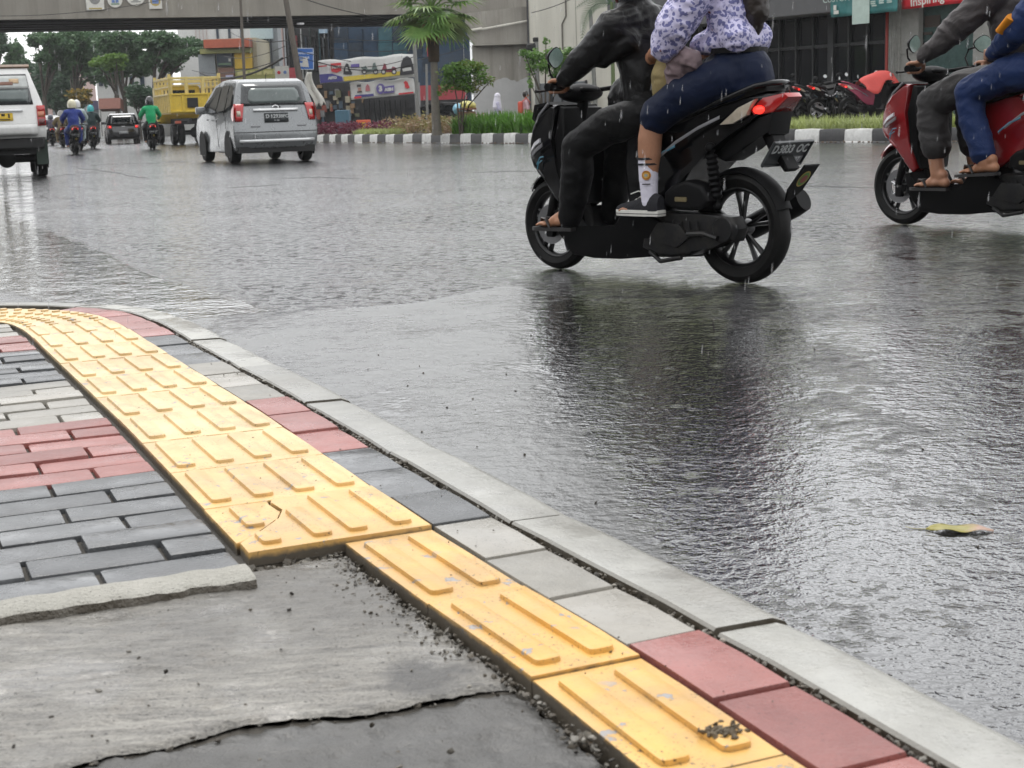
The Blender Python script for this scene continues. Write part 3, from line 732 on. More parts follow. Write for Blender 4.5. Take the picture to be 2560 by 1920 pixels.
def wheel(par, cx, R_, wd, rin, disc):
    wh = link(bpy.data.objects.new('wheel', None)); wh.parent = par; wh.location = (cx, 0, R_)
    mb = MB(); h = wd / 2
    prof = [(rin + .012, -h * .62), (rin + .03, -h * .9), (R_ - .035, -h), (R_ - .012, -h * .78), (R_ - .002, -h * .35), (R_, 0), (R_ - .002, h * .35), (R_ - .012, h * .78), (R_ - .035, h), (rin + .03, h * .9), (rin + .012, h * .62)]
    mb.lathe(prof, 56)
    mb.build('tyre', M_rub, wh, 35)
    mb = MB()
    mb.lathe([(rin + .02, -h * .6), (rin + .006, -h * .66), (rin - .004, -h * .5), (rin - .01, -h * .2), (rin - .012, 0), (rin - .01, h * .2), (rin - .004, h * .5), (rin + .006, h * .66), (rin + .02, h * .6)], 56)
    mb.lathe([(.004, -h * .9), (.035, -h * .9), (.040, -h * .7), (.040, h * .7), (.035, h * .9), (.004, h * .9)], 24)
    for k in range(5):
        a = 2 * math.pi * k / 5 + .3
        for da in (-.16, .16):
            p0 = Vector((math.cos(a) * .034, 0, math.sin(a) * .034)); p1 = Vector((math.cos(a + da) * (rin - .006), 0, math.sin(a + da) * (rin - .006)))
            mb.tube([p0, p0.lerp(p1, .5), p1], [.011, .009, .012], 8, sq=1.5, up=(0, 1, 0))
    mb.build('rim', M_rim, wh, 40)
    if disc:
        mb = MB(); mb.lathe([(.062, h + .012), (.105, h + .012), (.105, h + .016), (.062, h + .016), (.062, h + .012)], 40)
        for k in range(5):
            a = 2 * math.pi * k / 5; mb.tube([(math.cos(a) * .02, h + .008, math.sin(a) * .02), (math.cos(a + .4) * .07, h + .014, math.sin(a + .4) * .07)], .006, 6)
        mb.build('brake_disc', M_steel, wh, 40)
    return wh
def lerp_fn(x, X, Yv): return float(np.interp(x, X, Yv))

def make_scooter(label, group, plate_txt, plate_sub, loc, rz, body=None):
    T = thing('scooter', label, 'scooter', loc, rz, group)
    B = body or M_blk
    wheel(T, 0, .266, .105, .178, False); wheel(T, 1.262, .244, .088, .168, True)
    # front mudguard
    mb = MB(); rings = []
    for k in range(15):
        a = R(42 + 88 * k / 14); rr = .283 + .012 * math.sin(math.pi * k / 14); wd = .018 + .042 * min(1, k / 5); c = Vector((1.262, 0, .244))
        ring = []
        for q in np.linspace(-1, 1, 7): ring.append(c + Vector((math.cos(a) * (rr - .03 * q * q), wd * q, math.sin(a) * (rr - .03 * q * q))))
        for q in np.linspace(1, -1, 7): ring.append(c + Vector((math.cos(a) * (rr - .006 - .03 * q * q), (wd - .004) * q, math.sin(a) * (rr - .006 - .03 * q * q))))
        rings.append(ring)
    mb.loft(rings); mb.build('mudguard', B, T, 50)
    # fork
    mb = MB()
    for sy in (-1, 1): mb.tube([(1.262, sy * .072, .244), (1.225, sy * .072, .36), (1.13, sy * .06, .62)], [.02, .026, .024], 10)
    mb.box((1.235, .085, .215), (.06, .03, .07), bevel=.008); mb.build('fork', M_blk2, T, 40)
    # front body (leg shield)
    def f1(v):
        s = lerp_fn(v.x, [1.05, 1.12, 1.25, 1.36, 1.42], [1.0, 1.0, .82, .52, .30]); s *= lerp_fn(v.z, [.3, .5, .7, .88], [.62, .85, 1.0, .8]); return (v.x, v.y * s, v.z)
    mb = MB(); mb.prism([(1.415, .598), (1.385, .69), (1.345, .75), (1.27, .815), (1.155, .872), (1.10, .868), (1.115, .70), (1.10, .52), (1.06, .36), (1.10, .33), (1.17, .40), (1.22, .50), (1.29, .535), (1.36, .545)], -.185, .185, .018, 3, f1, mid=5)
    mb.build('leg_shield', B, T, 38)
    mb = MB()      # inner side facing the rider's knees
    mb.prism([(1.095, .86), (1.11, .70), (1.093, .52), (1.05, .355), (1.03, .36), (1.04, .55), (1.04, .72), (1.055, .85)], -.165, .165, .012, 2, lambda v: (v.x, v.y * lerp_fn(v.z, [.3, .5, .7, .88], [.62, .95, 1.0, .8]), v.z), mid=2); mb.build('inner_panel', M_blk2, T, 40)
    mb = MB()
    for sy in (-1, 1):
        mb.tube([(1.345, sy * .085, .755), (1.26, sy * .125, .818), (1.16, sy * .15, .878)], [.006, .008, .008], 6)
    mb.build('edge_trim', M_dec, T, 60)
    # visor plate over the dash
    mb = MB(); V = [(1.36, -.085, .80), (1.36, .085, .80), (1.285, .135, .872), (1.165, .15, .885), (1.165, -.15, .885), (1.285, -.135, .872)]
    mb._add([Vector(v) for v in V] + [Vector(v) + Vector((-.02, 0, -.014)) for v in V], [(0, 1, 2, 3, 4, 5), (11, 10, 9, 8, 7, 6)] + [(k, (k + 1) % 6, 6 + (k + 1) % 6, 6 + k) for k in range(6)])
    mb.build('visor', M_blk2, T, 30)
    # head lamps: bright strips swept back from the nose
    for sy in (-1, 1):
        mb = MB(); mb.loft([[Vector((x, sy * y + sy * o_, z + dz)) for o_, dz in ((.0, -.012), (.012, -.010), (.012, .010), (0, .012))] for x, y, z in ((1.418, .028, .602), (1.36, .088, .632), (1.28, .138, .668), (1.215, .160, .690))])
        mb.build('headlight', M_white, T, 30)
        mb = MB(); mb.loft([[Vector((x, sy * (y + o_), z + dz)) for o_, dz in ((0, -.011), (.006, -.01), (.006, .01), (0, .011))] for x, y, z in ((1.33, .114, .615), (1.27, .142, .64), (1.20, .162, .668))])
        mb.build('turn_signal', M_dec, T, 30)
    for sy in (-1, 1):
        mb = MB()
        for a, b_ in (((1.285, .565), (1.245, .60)), ((1.245, .60), (1.205, .605)), ((1.275, .565), (1.225, .585)), ((1.28, .54), (1.262, .575))):
            mb.tube([(a[0], sy * lerp_fn(a[0], [1.2, 1.3], [.158, .125]), a[1]), (b_[0], sy * lerp_fn(b_[0], [1.2, 1.3], [.158, .125]), b_[1])], .0035, 5)
        mb.build('decal', M_decb, T, 60)
    # handlebar
    mb = MB(); mb.ball((1.075, 0, .925), .1, .75, 1.5, .5, 18, 10); mb.box((1.03, 0, .94), (.08, .13, .03), bevel=.01); mb.tube([(1.11, 0, .60), (1.05, 0, .92)], .03, 10); hb = mb.build('handlebar', M_blk2, T, 50)
    for sy in (-1, 1):
        mb = MB(); mb.tube([(1.04, sy * .10, .94), (.99, sy * .19, .952), (.945, sy * .27, .955)], .012, 8); mb.tube([(.955, sy * .235, .955), (.93, sy * .365, .955)], .0175, 12); mb.tube([(.93, sy * .365, .955), (.928, sy * .375, .955)], .02, 12)
        mb.build('grip', M_blk2, hb, 40)
        mb = MB(); mb.tube([(1.0, sy * .215, .95), (1.015, sy * .25, .945), (1.0, sy * .34, .938), (.99, sy * .395, .936)], [.009, .007, .006, .008], 7); mb.build('brake_lever', M_eng, hb, 40)
        # mirrors
        mr = MB(); mr.tube([(.985, sy * .235, .96), (1.03, sy * .255, 1.02), (1.02, sy * .275, 1.07), (.955, sy * .30, 1.085)], .006, 7)
        q = Matrix.Translation((.935, sy * .305, 1.098)) @ Matrix.Rotation(R(14) * sy, 4, 'Z') @ Matrix.Rotation(R(-8), 4, 'Y')
        oc = [(.068 * math.cos(a) * (1.0 + .06 * math.cos(4 * a)), .05 * math.sin(a) * (1 + .06 * math.cos(4 * a))) for a in np.linspace(0, 2 * math.pi, 17)[:-1]]
        mr.loft([[q @ Vector((x_, a * s_, b_ * s_)) for a, b_ in oc] for x_, s_ in ((.03, .35), (.02, .8), (.004, 1.), (0, 1.))])
        mo = mr.build('mirror', M_blk2, hb, 40)
        mr = MB(); mr.poly([q @ Vector((-.003, a * .93, b_ * .93)) for a, b_ in oc]); mr.build('mirror_face', M_mirr, mo, None)
    # floor and under-belly
    def f2(v): return (v.x, v.y * lerp_fn(v.z, [.07, .14, .3], [.55, .8, 1.]), v.z)
    mb = MB(); mb.prism([(1.12, .33), (1.115, .21), (1.05, .095), (.9, .085), (.70, .09), (.42, .12), (.34, .17), (.36, .28), (.52, .36), (.62, .36), (.68, .245), (1.02, .235), (1.07, .34)], -.17, .17, .015, 2, f2, mid=2); mb.build('floorboard', M_blk2, T, 40)
    # rear body
    def f3(v):
        s = lerp_fn(v.x, [-.26, -.15, .1, .4, .65], [.42, .6, .92, 1., .72]); s *= lerp_fn(v.z, [.36, .5, .7, .9], [.72, .92, 1., .78]); return (v.x, v.y * s, v.z)
    mb = MB(); mb.prism([(.66, .34), (.665, .55), (.64, .70), (.60, .742), (.30, .765), (.05, .845), (-.12, .885), (-.245, .882), (-.235, .83), (-.14, .775), (-.02, .70), (.10, .62), (.19, .545), (.30, .46), (.45, .37)], -.165, .165, .02, 3, f3, mid=5)
    mb.build('side_panels', B, T, 38)
    for sy in (-1, 1):
        def sp_(x, z): return Vector((x, sy * (.167 * lerp_fn(x, [-.26, -.15, .1, .4, .65], [.42, .6, .92, 1., .72]) * lerp_fn(z, [.36, .5, .7, .9], [.72, .92, 1., .78]) + .0015), z))
        mb = MB(); mb.loft([[sp_(x, z + dz) + Vector((0, sy * o_, 0)) for dz, o_ in ((-.008, 0), (0, .004), (.008, 0))] for x, z in ((.39, .60), (.28, .67), (.15, .735), (.03, .785))], caps=False, closed=False); mb.build('decal', M_dec, T, 60, normals=False)
        mb = MB(); mb.loft([[sp_(x, z + dz) + Vector((0, sy * o_, 0)) for dz, o_ in ((-.006, 0), (0, .004), (.006, 0))] for x, z in ((.44, .575), (.36, .625), (.28, .655))], caps=False, closed=False); mb.build('decal', M_decb, T, 60, normals=False)
    # seat
    def f4(v): return (v.x, v.y * lerp_fn(v.x, [-.2, 0, .3, .5, .68], [.5, .85, 1., .9, .6]), v.z)
    mb = MB(); mb.prism([(.675, .715), (.64, .762), (.55, .778), (.36, .775), (.28, .80), (.05, .882), (-.12, .918), (-.19, .918), (-.20, .895), (-.1, .872), (.05, .835), (.29, .752), (.58, .722)], -.14, .14, .022, 3, f4, mid=2); mb.build('seat', M_seat, T, 50)
    mb = MB()
    L = [(.20, .15, .80), (.0, .145, .865), (-.16, .11, .918), (-.215, .06, .93)]
    mb.tube(L + [(-.225, 0, .932)] + [(x, -y, z) for x, y, z in L[::-1]], [.008, .012, .013, .013, .013, .013, .013, .012, .008], 8); mb.build('grab_rail', M_blk, T, 60)
    # tail lamp with lit bulb and side signals
    def f5(v): return (v.x, v.y * lerp_fn(v.x, [-.31, -.2, -.1], [.55, .9, 1.]), v.z)
    mb = MB(); mb.prism([(-.115, .812), (-.185, .866), (-.285, .884), (-.305, .866), (-.235, .80), (-.14, .785)], -.092, .092, .008, 2, f5, mid=1); tl = mb.build('taillight', M_redl, T, 40)
    for sy in (-1, 1):
        mb = MB(); mb.ball((-.16, sy * .078, .812), .026, 1.3, .75, .8, 12, 8); mb.build('bulb', M_redon, tl, 180)
        mb = MB(); mb.prism([(.05, .748), (-.06, .824), (-.165, .862), (-.118, .812), (-.115, .79), (-.03, .752)], sy * .085, sy * .112, .006, 2, None); mb.build('turn_signal', M_clear, T, 40)
    # under-tail, plate bracket, plate, mud flap
    mb = MB(); mb.prism([(-.235, .80), (-.14, .772), (.02, .675), (.12, .60), (.05, .578), (-.06, .63), (-.14, .69), (-.215, .70)], -.075, .075, .012, 2); mb.prism([(-.13, .72), (-.20, .715), (-.235, .64), (-.30, .545), (-.275, .53), (-.19, .63)], -.045, .045, .008, 2); mb.build('undertail', M_blk2, T, 40)
    PM = Matrix.Translation((-.262, 0, .612)) @ Matrix.Rotation(R(-36), 4, 'Y') @ Matrix.Rotation(R(-90), 4, 'Z') @ Matrix.Rotation(R(90), 4, 'X')
    # plate frame: local x across, y up, z out (rearwards)
    mb = MB(); mb.box((0, 0, -.006), (.285, .135, .01), bevel=.004, M=PM)
    for y_ in (-.064, .064): mb.box((0, y_, .001), (.287, .008, .012), bevel=.002, M=PM)
    for x_ in (-.14, .14): mb.box((x_, 0, .001), (.008, .137, .012), bevel=.002, M=PM)
    pl = mb.build('number_plate', M_plate, T, 30)
    if plate_txt:
        a, b_, c_ = plate_txt
        for tx, x_ in ((a, -.108), (b_, -.028), (c_, .088)): text_obj('lettering', tx, .062, M_ptxt, PM @ Matrix.Translation((x_, .024, .0012)) @ Matrix.Diagonal((.86, 1, 1, 1)), pl, .001, .0016)
        mb = MB(); mb.box((.068, -.036, .0006), (.115, .036, .0014), M=PM); mb.build('validity_panel', M_dec, pl, None)
        text_obj('lettering', plate_sub, .034, M_ptxt, PM @ Matrix.Translation((.068, -.036, .0022)), pl, .0008, .001)
    else:
        mb = MB(); mb.box((0, .02, .001), (.22, .045, .002), M=PM); mb.build('lettering', M_ptxt, pl, None)
    FM = Matrix.Translation((-.335, 0, .485)) @ Matrix.Rotation(R(-40), 4, 'Y') @ Matrix.Rotation(R(-90), 4, 'Z') @ Matrix.Rotation(R(90), 4, 'X')
    mb = MB(); mb.prism([(-.055, .10), (.055, .10), (.05, -.02), (.058, -.05), (.02, -.115), (-.02, -.115), (-.058, -.05), (-.05, -.02)], -.006, .004, .003, 1, plane='XY'); fl = mb.build('mudflap', M_blk2, T, 40, M=FM)
    for rx, ry, zz, mm, nm in ((.036, .046, .0046, M_sty, 'sticker'), (.030, .038, .0056, M_green, 'sticker'), (.022, .024, .0066, M_stred, 'sticker')):
        mb = MB(); mb.poly([FM @ Vector((rx * math.cos(a), .02 + ry * math.sin(a), zz)) for a in np.linspace(0, 2 * math.pi, 21)[:-1]]); mb.build(nm, mm, fl, None)
    # hugger over the rear tyre
    mb = MB(); rings = []
    for k in range(14):
        a = R(20 + 105 * k / 13); c = Vector((0, 0, .266)); ring = []
        for q in np.linspace(-1, 1, 6): ring.append(c + Vector((math.cos(math.pi - a) * (.286 - .025 * q * q), .058 * q, math.sin(a) * (.286 - .025 * q * q))))
        for q in np.linspace(1, -1, 6): ring.append(c + Vector((math.cos(math.pi - a) * (.281 - .025 * q * q), .055 * q, math.sin(a) * (.281 - .025 * q * q))))
        rings.append(ring)
    mb.loft(rings); mb.build('hugger', M_blk2, T, 50)
    # engine, air box, shock, exhaust, kick stand
    mb = MB(); mb.prism([(.52, .16), (.50, .27), (.40, .34), (.15, .335), (-.05, .325), (-.085, .27), (-.06, .21), (.06, .20), (.2, .135), (.4, .12)], .055, .15, .02, 3); mb.prism([(.47, .20), (.40, .29), (.26, .285), (.2, .22), (.28, .17)], .15, .165, .008, 2)
    mb.lathe([(.002, .155), (.055, .155), (.06, .15), (.06, .1)], 24, (0, 0, .266)); mb.tube([(.02, .165, .225), (.10, .168, .245), (.2, .17, .24)], .014, 8); mb.box((.32, 0, .25), (.3, .2, .16), bevel=.03)
    for k in range(5): mb.tube([(.15 + .05 * k, .158, .30), (.14 + .05 * k, .160, .22)], .004, 5)
    mb.build('engine', M_eng, T, 40)
    mb = MB(); mb.prism([(.345, .375), (.335, .435), (.29, .468), (.20, .495), (.10, .472), (.055, .40), (.10, .355), (.25, .352)], .08, .185, .022, 3); ab = mb.build('air_box', M_blk2, T, 45)
    mb = MB(); mb.box((.225, .187, .405), (.075, .004, .022), bevel=.004); mb.build('emblem', M_gold, ab, 30)
    mb = MB()
    prof = []
    for k in range(17): prof.append((.030 if k % 2 else .021, .13 - .21 * k / 16))
    mb.lathe(prof, 18, (0, 0, 0), 'Z'); mb.tube([(0, 0, .17), (0, 0, -.12)], .012, 10); mb.ball((0, 0, .16), .026); mb.ball((0, 0, -.115), .022)
    mb.build('shock_absorber', M_blk2, T, 50, M=Matrix.Translation((.075, .115, .485)) @ Matrix.Rotation(R(9), 4, 'Y'))
    mb = MB(); mb.tube([(.42, -.10, .16), (.30, -.17, .15), (.16, -.185, .22)], .02, 10); mb.tube([(.17, -.185, .225), (.10, -.19, .25), (-.15, -.195, .365), (-.205, -.195, .39)], [.03, .054, .056, .05], 18, sq=1.1); ex = mb.build('exhaust', M_blk2, T, 40)
    mb = MB(); mb.tube([(.06, -.245, .31), (-.16, -.252, .40)], [.028, .03], 10, sq=.3, up=(0, 1, 0)); mb.build('heat_shield', M_eng, ex, 50)
    mb = MB(); mb.tube([(.47, .14, .14), (.38, .165, .10), (.24, .17, .125)], .011, 8); mb.tube([(.55, .11, .12), (.5, -.1, .1), (.36, -.13, .11)], .010, 8); mb.build('stand', M_eng, T, 50)
    for sy in (-1, 1):
        mb = MB(); mb.box((.44, sy * .20, .335), (.045, .09, .022), bevel=.006); mb.build('footpeg', M_eng, T, 40)
    return T

ANG1 = math.atan2(.747, -.664)
SC1 = make_scooter('black scooter in the middle of the road carrying a driver in black and a schoolgirl', 'scooters on the road', ('D', '3833', 'OC'), '11 27', (1.12, 7.03, 0), ANG1)
M_redb = pm('scooter_red', (.23, .009, .012), .16, coat=.7, var=.2)
ANG2 = R(180 - 57); S2 = 1.08
SC2 = make_scooter('red scooter entering at the right edge with two riders', 'scooters on the road', ('D', '4216', 'AB'), '08 26', (3.464, 8.989, 0), ANG2, M_redb)
SC2.scale = (S2, S2, S2)

# ------------------------------------------------------------------ riders
def cloth(name, col, rough=.6, var=.25, bump=.0025, bscale=28, wet=0, sheen=.03):
    m, t, b = new_mat(name); c = t.coord()
    n1 = t.noise(c, 5., 5, .6); n2 = t.noise(c, 600., 2, .5)
    base = t.mix(n1, tuple(x * (1 - var) for x in col), tuple(min(1, x * (1 + var)) for x in col))
    setin(b, t, 'Base Color', base); setin(b, t, 'Roughness', t.fmix(n1, rough * .75, rough)); b.inputs['Sheen Weight'].default_value = sheen; b.inputs['Specular IOR Level'].default_value = .15
    fold = t.n('TexNoise'); t.k(c, fold.inputs['Vector']); fold.inputs['Scale'].default_value = bscale * .35; fold.inputs['Detail'].default_value = 4; fold.inputs['Distortion'].default_value = 1.2
    nn = t.bump(fold.outputs['Fac'], bump * 4); nn = t.bump(n2, .0004, 1., nn); setin(b, t, 'Normal', nn)
    return m
M_skin = pm('skin_brown', (.38, .185, .105), .48, var=.16, scale=9, bump=.0006, bscale=160, spec=.4)
M_skin2 = pm('skin_tan', (.40, .20, .12), .48, var=.16, scale=9, bump=.0006, bscale=160, spec=.4)
M_jblack = cloth('jacket_black', (.0065, .0065, .007), .4, .35, .003, 26)
_mats['jacket_black'].node_tree.nodes['Principled BSDF'].inputs['Specular IOR Level'].default_value = .20
M_tblack = cloth('trousers_black', (.0055, .0055, .006), .55, .3, .003, 22)
M_hair = pm('hair_dark', (.018, .012, .009), .35, var=.5, scale=30, bump=.002, bscale=90)
M_navy = cloth('skirt_navy', (.006, .0115, .034), .6, .3, .0022, 18)
M_beige = cloth('bag_beige', (.34, .27, .13), .6, .2, .003, 25)
M_mauve = cloth('wrap_mauve', (.24, .18, .19), .6, .2, .003, 25)
M_sock = cloth('sock_white', (.72, .70, .80), .7, .06, .001, 120); M_canvas = cloth('shoe_canvas', (.022, .022, .026), .7, .3, .001, 120)
M_rubw = pm('sole_white', (.72, .71, .66), .45, var=.1, dirt=.12); M_flip = pm('sandal_rubber', (.03, .028, .028), .5, var=.3)
M_helm = pm('helmet_black', (.012, .012, .013), .12, coat=.7, var=.2)
# batik blouse: lilac white with blue-violet petals and dark red hearts
M_batik, t, b = new_mat('batik_blouse'); c = t.coord()
cd = t.n('VectorMath', operation='ADD'); t.k(c, cd.inputs[0]); nv = t.n('TexNoise'); t.k(c, nv.inputs['Vector']); nv.inputs['Scale'].default_value = 30
sc_v = t.n('VectorMath', operation='SCALE'); t.k(nv.outputs['Color'], sc_v.inputs[0]); sc_v.inputs['Scale'].default_value = .035; t.k(sc_v.outputs[0], cd.inputs[1])
vd = t.voro(cd.outputs[0], 18.); pet = t.voro(cd.outputs[0], 50.); vr = t.voro(cd.outputs[0], 18., out='Color')
ringm = t.math('MULTIPLY', t.ramp(vd, [(.18, 0.), (.26, 1.), (.75, 1.), (.85, 0.)]), t.ramp(pet, [(.44, 1.), (.52, 0.)]))
smallf = t.ramp(t.voro(cd.outputs[0], 60.), [(.18, 1.), (.26, 0.)])
heart = t.math('MULTIPLY', t.ramp(vd, [(.11, 1.), (.17, 0.)]), t.ramp(vr, [(.5, 0.), (.55, 1.)]))
base = t.mix(t.noise(c, 8., 4), (.55, .52, .76), (.72, .69, .89)); base = t.mix(t.math('MULTIPLY', smallf, .55), base, (.25, .24, .48)); base = t.mix(ringm, base, (.15, .155, .36)); base = t.mix(heart, base, (.16, .03, .06))
setin(b, t, 'Base Color', base); setin(b, t, 'Roughness', .62); b.inputs['Sheen Weight'].default_value = .2
fo = t.n('TexNoise'); t.k(c, fo.inputs['Vector']); fo.inputs['Scale'].default_value = 7; fo.inputs['Distortion'].default_value = 1.; setin(b, t, 'Normal', t.bump(fo.outputs['Fac'], .012))

def hand(mb, wrist, grip, side, bend=1):
    """fist closed on a bar that runs along y at grip"""
    g = Vector(grip); w = Vector(wrist)
    mb.capsule(w, g + Vector((-.035, 0, .028)), .026, .028, 12, .8)
    for k in range(4): mb.capsule(g + Vector((-.045, (k - 1.5) * .02, .030)), g + Vector((-.002, (k - 1.5) * .021, .032)), .013, .0125, 8)
    ln = (.9, 1.05, 1., .8)
    for k in range(4):
        y = (k - 1.5) * .0215 * -side; l = ln[k]
        mb.chain([g + Vector((-.004, y, .033)), g + Vector((.027 * l, y, .024)), g + Vector((.034 * l, y, -.006)), g + Vector((.014 * l, y, -.028)), g + Vector((-.008, y, -.026))], [.0115, .011, .0102, .0092, .008], 8)
    y = -.05 * side
    mb.chain([g + Vector((-.045, y * .6, .012)), g + Vector((-.028, y, -.006)), g + Vector((.002, y * 1.05, -.022)), g + Vector((.022, y * 1.0, -.022))], [.0135, .012, .0108, .009], 8)
def foot(mb, heel, fwd, up=Vector((0, 0, 1)), L=.23, side=1):
    h = Vector(heel); f = Vector(fwd).normalized(); lat = up.cross(f).normalized() * side
    mb.capsule(h + up * .03, h + f * L * .28 + up * .04, .030, .033, 12)
    mb.capsule(h + up * .075 + f * .02, h + f * L * .45 + up * .034, .034, .028, 12)
    for k in range(3): mb.capsule(h + f * L * .25 + lat * (.016 * (k - 1)) + up * .03, h + f * L * (.74 - .04 * k) + lat * (.024 * (1 - k)) + up * .018, .026, .019, 10)
    for k, (l, r_) in enumerate(((.98, .0145), (.97, .0105), (.93, .010), (.88, .0095), (.82, .009))):
        a = h + f * L * (.72 - .035 * k) + lat * (.034 - .0185 * k) + up * .016; e = h + f * L * l + lat * (.036 - .0195 * k) + up * .012
        m_ = a.lerp(e, .55) + up * .008; mb.chain([a, m_, e], [r_ * 1.05, r_, r_ * .95], 8)
def flipflop(par, heel, fwd, L=.25, side=1, up=Vector((0, 0, 1))):
    h = Vector(heel); f = Vector(fwd).normalized(); lat = up.cross(f).normalized() * side
    out = [(-.02, -.026), (-.028, 0), (-.02, .026), (.06, .034), (.13, .036), (.19, .046), (.235, .035), (.25, .008), (.24, -.018), (.20, -.042), (.13, -.038), (.06, -.032)]
    mb = MB(); k_ = L / .25
    P_ = [h + f * (a * k_) + lat * b_ for a, b_ in out]
    mb._add([p - up * .018 for p in P_] + [p + up * .0 for p in P_], [tuple(range(12)), tuple(range(23, 11, -1))] + [((i + 1) % 12, i, 12 + i, 12 + (i + 1) % 12) for i in range(12)])
    for sg in (-1, 1): mb.tube([h + f * L * .42 + lat * .04 * sg, h + f * L * .52 + lat * .036 * sg + up * .045, h + f * L * .68 + lat * .014 * sg + up * .05, h + f * L * .80 + lat * .012 + up * .012], [.008, .012, .012, .006], 8, sq=.4)
    return mb.build('sandal', M_flip, par, 40)
def head(mb, c, fx=Vector((1, 0, 0))):
    """face with brow, nose, mouth, chin, ears"""
    c = Vector(c); mb.ball(c, .1, 1.0, .80, 1.18, 18, 12); mb.ball(c + Vector((.02, 0, -.07)), .07, 1.0, .82, .75)
    mb.capsule(c + Vector((.092, 0, .015)), c + Vector((.112, 0, -.022)), .010, .015, 8); mb.ball(c + Vector((.083, 0, -.062)), .02, .7, 1.3, .45)
    for s in (-1, 1): mb.ball(c + Vector((0, s * .082, -.01)), .028, .6, .3, 1.1); mb.ball(c + Vector((.082, s * .032, .018)), .014, .7, 1.2, .6)
    mb.capsule(c + Vector((-.015, 0, -.09)), c + Vector((-.03, 0, -.2)), .05, .058, 12)
def eyes(par, c):
    for s in (-1, 1):
        mb = MB(); mb.ball(Vector(c) + Vector((.086, s * .032, .018)), .012, .8, 1.2, .7); mb.build('eye', M_hair, par, 180)
def helmet(par, c, mat=None, open_=True, r_=.142):
    mb = MB(); n = 22; c = Vector(c); rings = []
    prof = [(.02, 1.0), (.35, .94), (.62, .79), (.84, .54), (.96, .25), (1., -.05), (.99, -.35), (.95, -.62), (.90, -.64), (.93, -.35), (.94, -.05), (.9, .22), (.5, .7)]
    for q, z in prof:
        ring = []
        for k in range(n):
            a = 2 * math.pi * k / n; zz = z
            if open_ and z < -.02 and abs((a + math.pi) % (2 * math.pi) - math.pi) < 1.0: zz = .02 + (z + .05) * .1
            ring.append(c + Vector((math.cos(a) * q * r_ * 1.12, math.sin(a) * q * r_ * .98, zz * r_ * 1.1)))
        rings.append(ring)
    mb.loft(rings, True); return mb.build('helmet', mat or M_helm, par, 50)

def mirror_y(p): return Vector((p[0], -p[1], p[2]))

# -- driver of the black scooter
D1 = thing('person', 'driver in a black rain jacket, loose black trousers and sandals steering the black scooter', 'person', (1.12, 7.03, 0), ANG1)
mb = MB(); head(mb, (.735, 0, 1.505))
mb.chain([(.57, 0, .86), (.60, 0, 1.0), (.655, 0, 1.2)], [.10, .10, .12], 16, .85, (1, 0, 0))
mb.capsule((.655, 0, 1.22), (.70, 0, 1.38), .10, .055, 12)
for s in (1, -1):
    mb.chain([(.645, s * .14, 1.25), (.765, s * .27, 1.09), (.875, s * .30, .995)], [.055, .042, .030], 12)
    hand(mb, (.868, s * .30, .992), (.935, s * .30, .955), s)
    mb.chain([(.56, s * .09, .80), (.955, s * .155, .645), (1.03, s * .155, .30)], [.07, .055, .042], 12)
    foot(mb, (1.0, s * .17, .243), (1, s * .12, 0), L=.235, side=-s)
mb.remesh('body', M_skin, .0065, D1, 5); eyes(D1, (.735, 0, 1.505))
mb = MB()
mb.chain([(.575, 0, .82), (.595, 0, .98), (.64, 0, 1.14), (.65, 0, 1.235)], [.148, .15, .165, .145], 20, .82, (1, 0, 0))
mb.capsule((.55, 0, .80), (.76, 0, .90), .12, .085, 16, 1.3)
mb.capsule((.66, 0, 1.26), (.695, 0, 1.335), .11, .078, 14)
for s in (1, -1):
    mb.capsule((.645, s * .10, 1.245), (.655, s * .19, 1.225), .10, .088, 14)
    mb.chain([(.655, s * .19, 1.225), (.72, s * .25, 1.13), (.775, s * .285, 1.075), (.83, s * .30, 1.03), (.885, s * .30, .99)], [.086, .074, .070, .060, .044], 16)
    mb.capsule((.60, s * .14, 1.16), (.70, s * .21, 1.08), .07, .05, 12)
mb.remesh('jacket', M_jblack, .009, D1, 6, wrinkle=.004, wscale=9, seed=3)
mb = MB()
mb.ball((.575, 0, .81), .16, 1.0, 1.0, .62)
for s in (1, -1):
    mb.chain([(.56, s * .08, .80), (.75, s * .13, .755), (.95, s * .155, .655)], [.105, .096, .084], 18)
    mb.chain([(.95, s * .155, .655), (.955, s * .155, .53), (.985, s * .155, .40), (1.02, s * .155, .29)], [.084, .088, .078, .062], 18)
mb.remesh('trousers', M_tblack, .009, D1, 6, wrinkle=.003, wscale=8, seed=9)
helmet(D1, (.735, 0, 1.51)); mb = MB(); mb.tube([(.70, .13, 1.45), (.72, .10, 1.39), (.76, .04, 1.36), (.77, -.04, 1.36)], .009, 6, sq=.5); mb.build('chin_strap', pm('strap_red', (.35, .02, .02), .5), D1, 60)
for s in (1, -1): flipflop(D1, (1.0, s * .17, .243), (1, s * .12, 0), .255, -s)

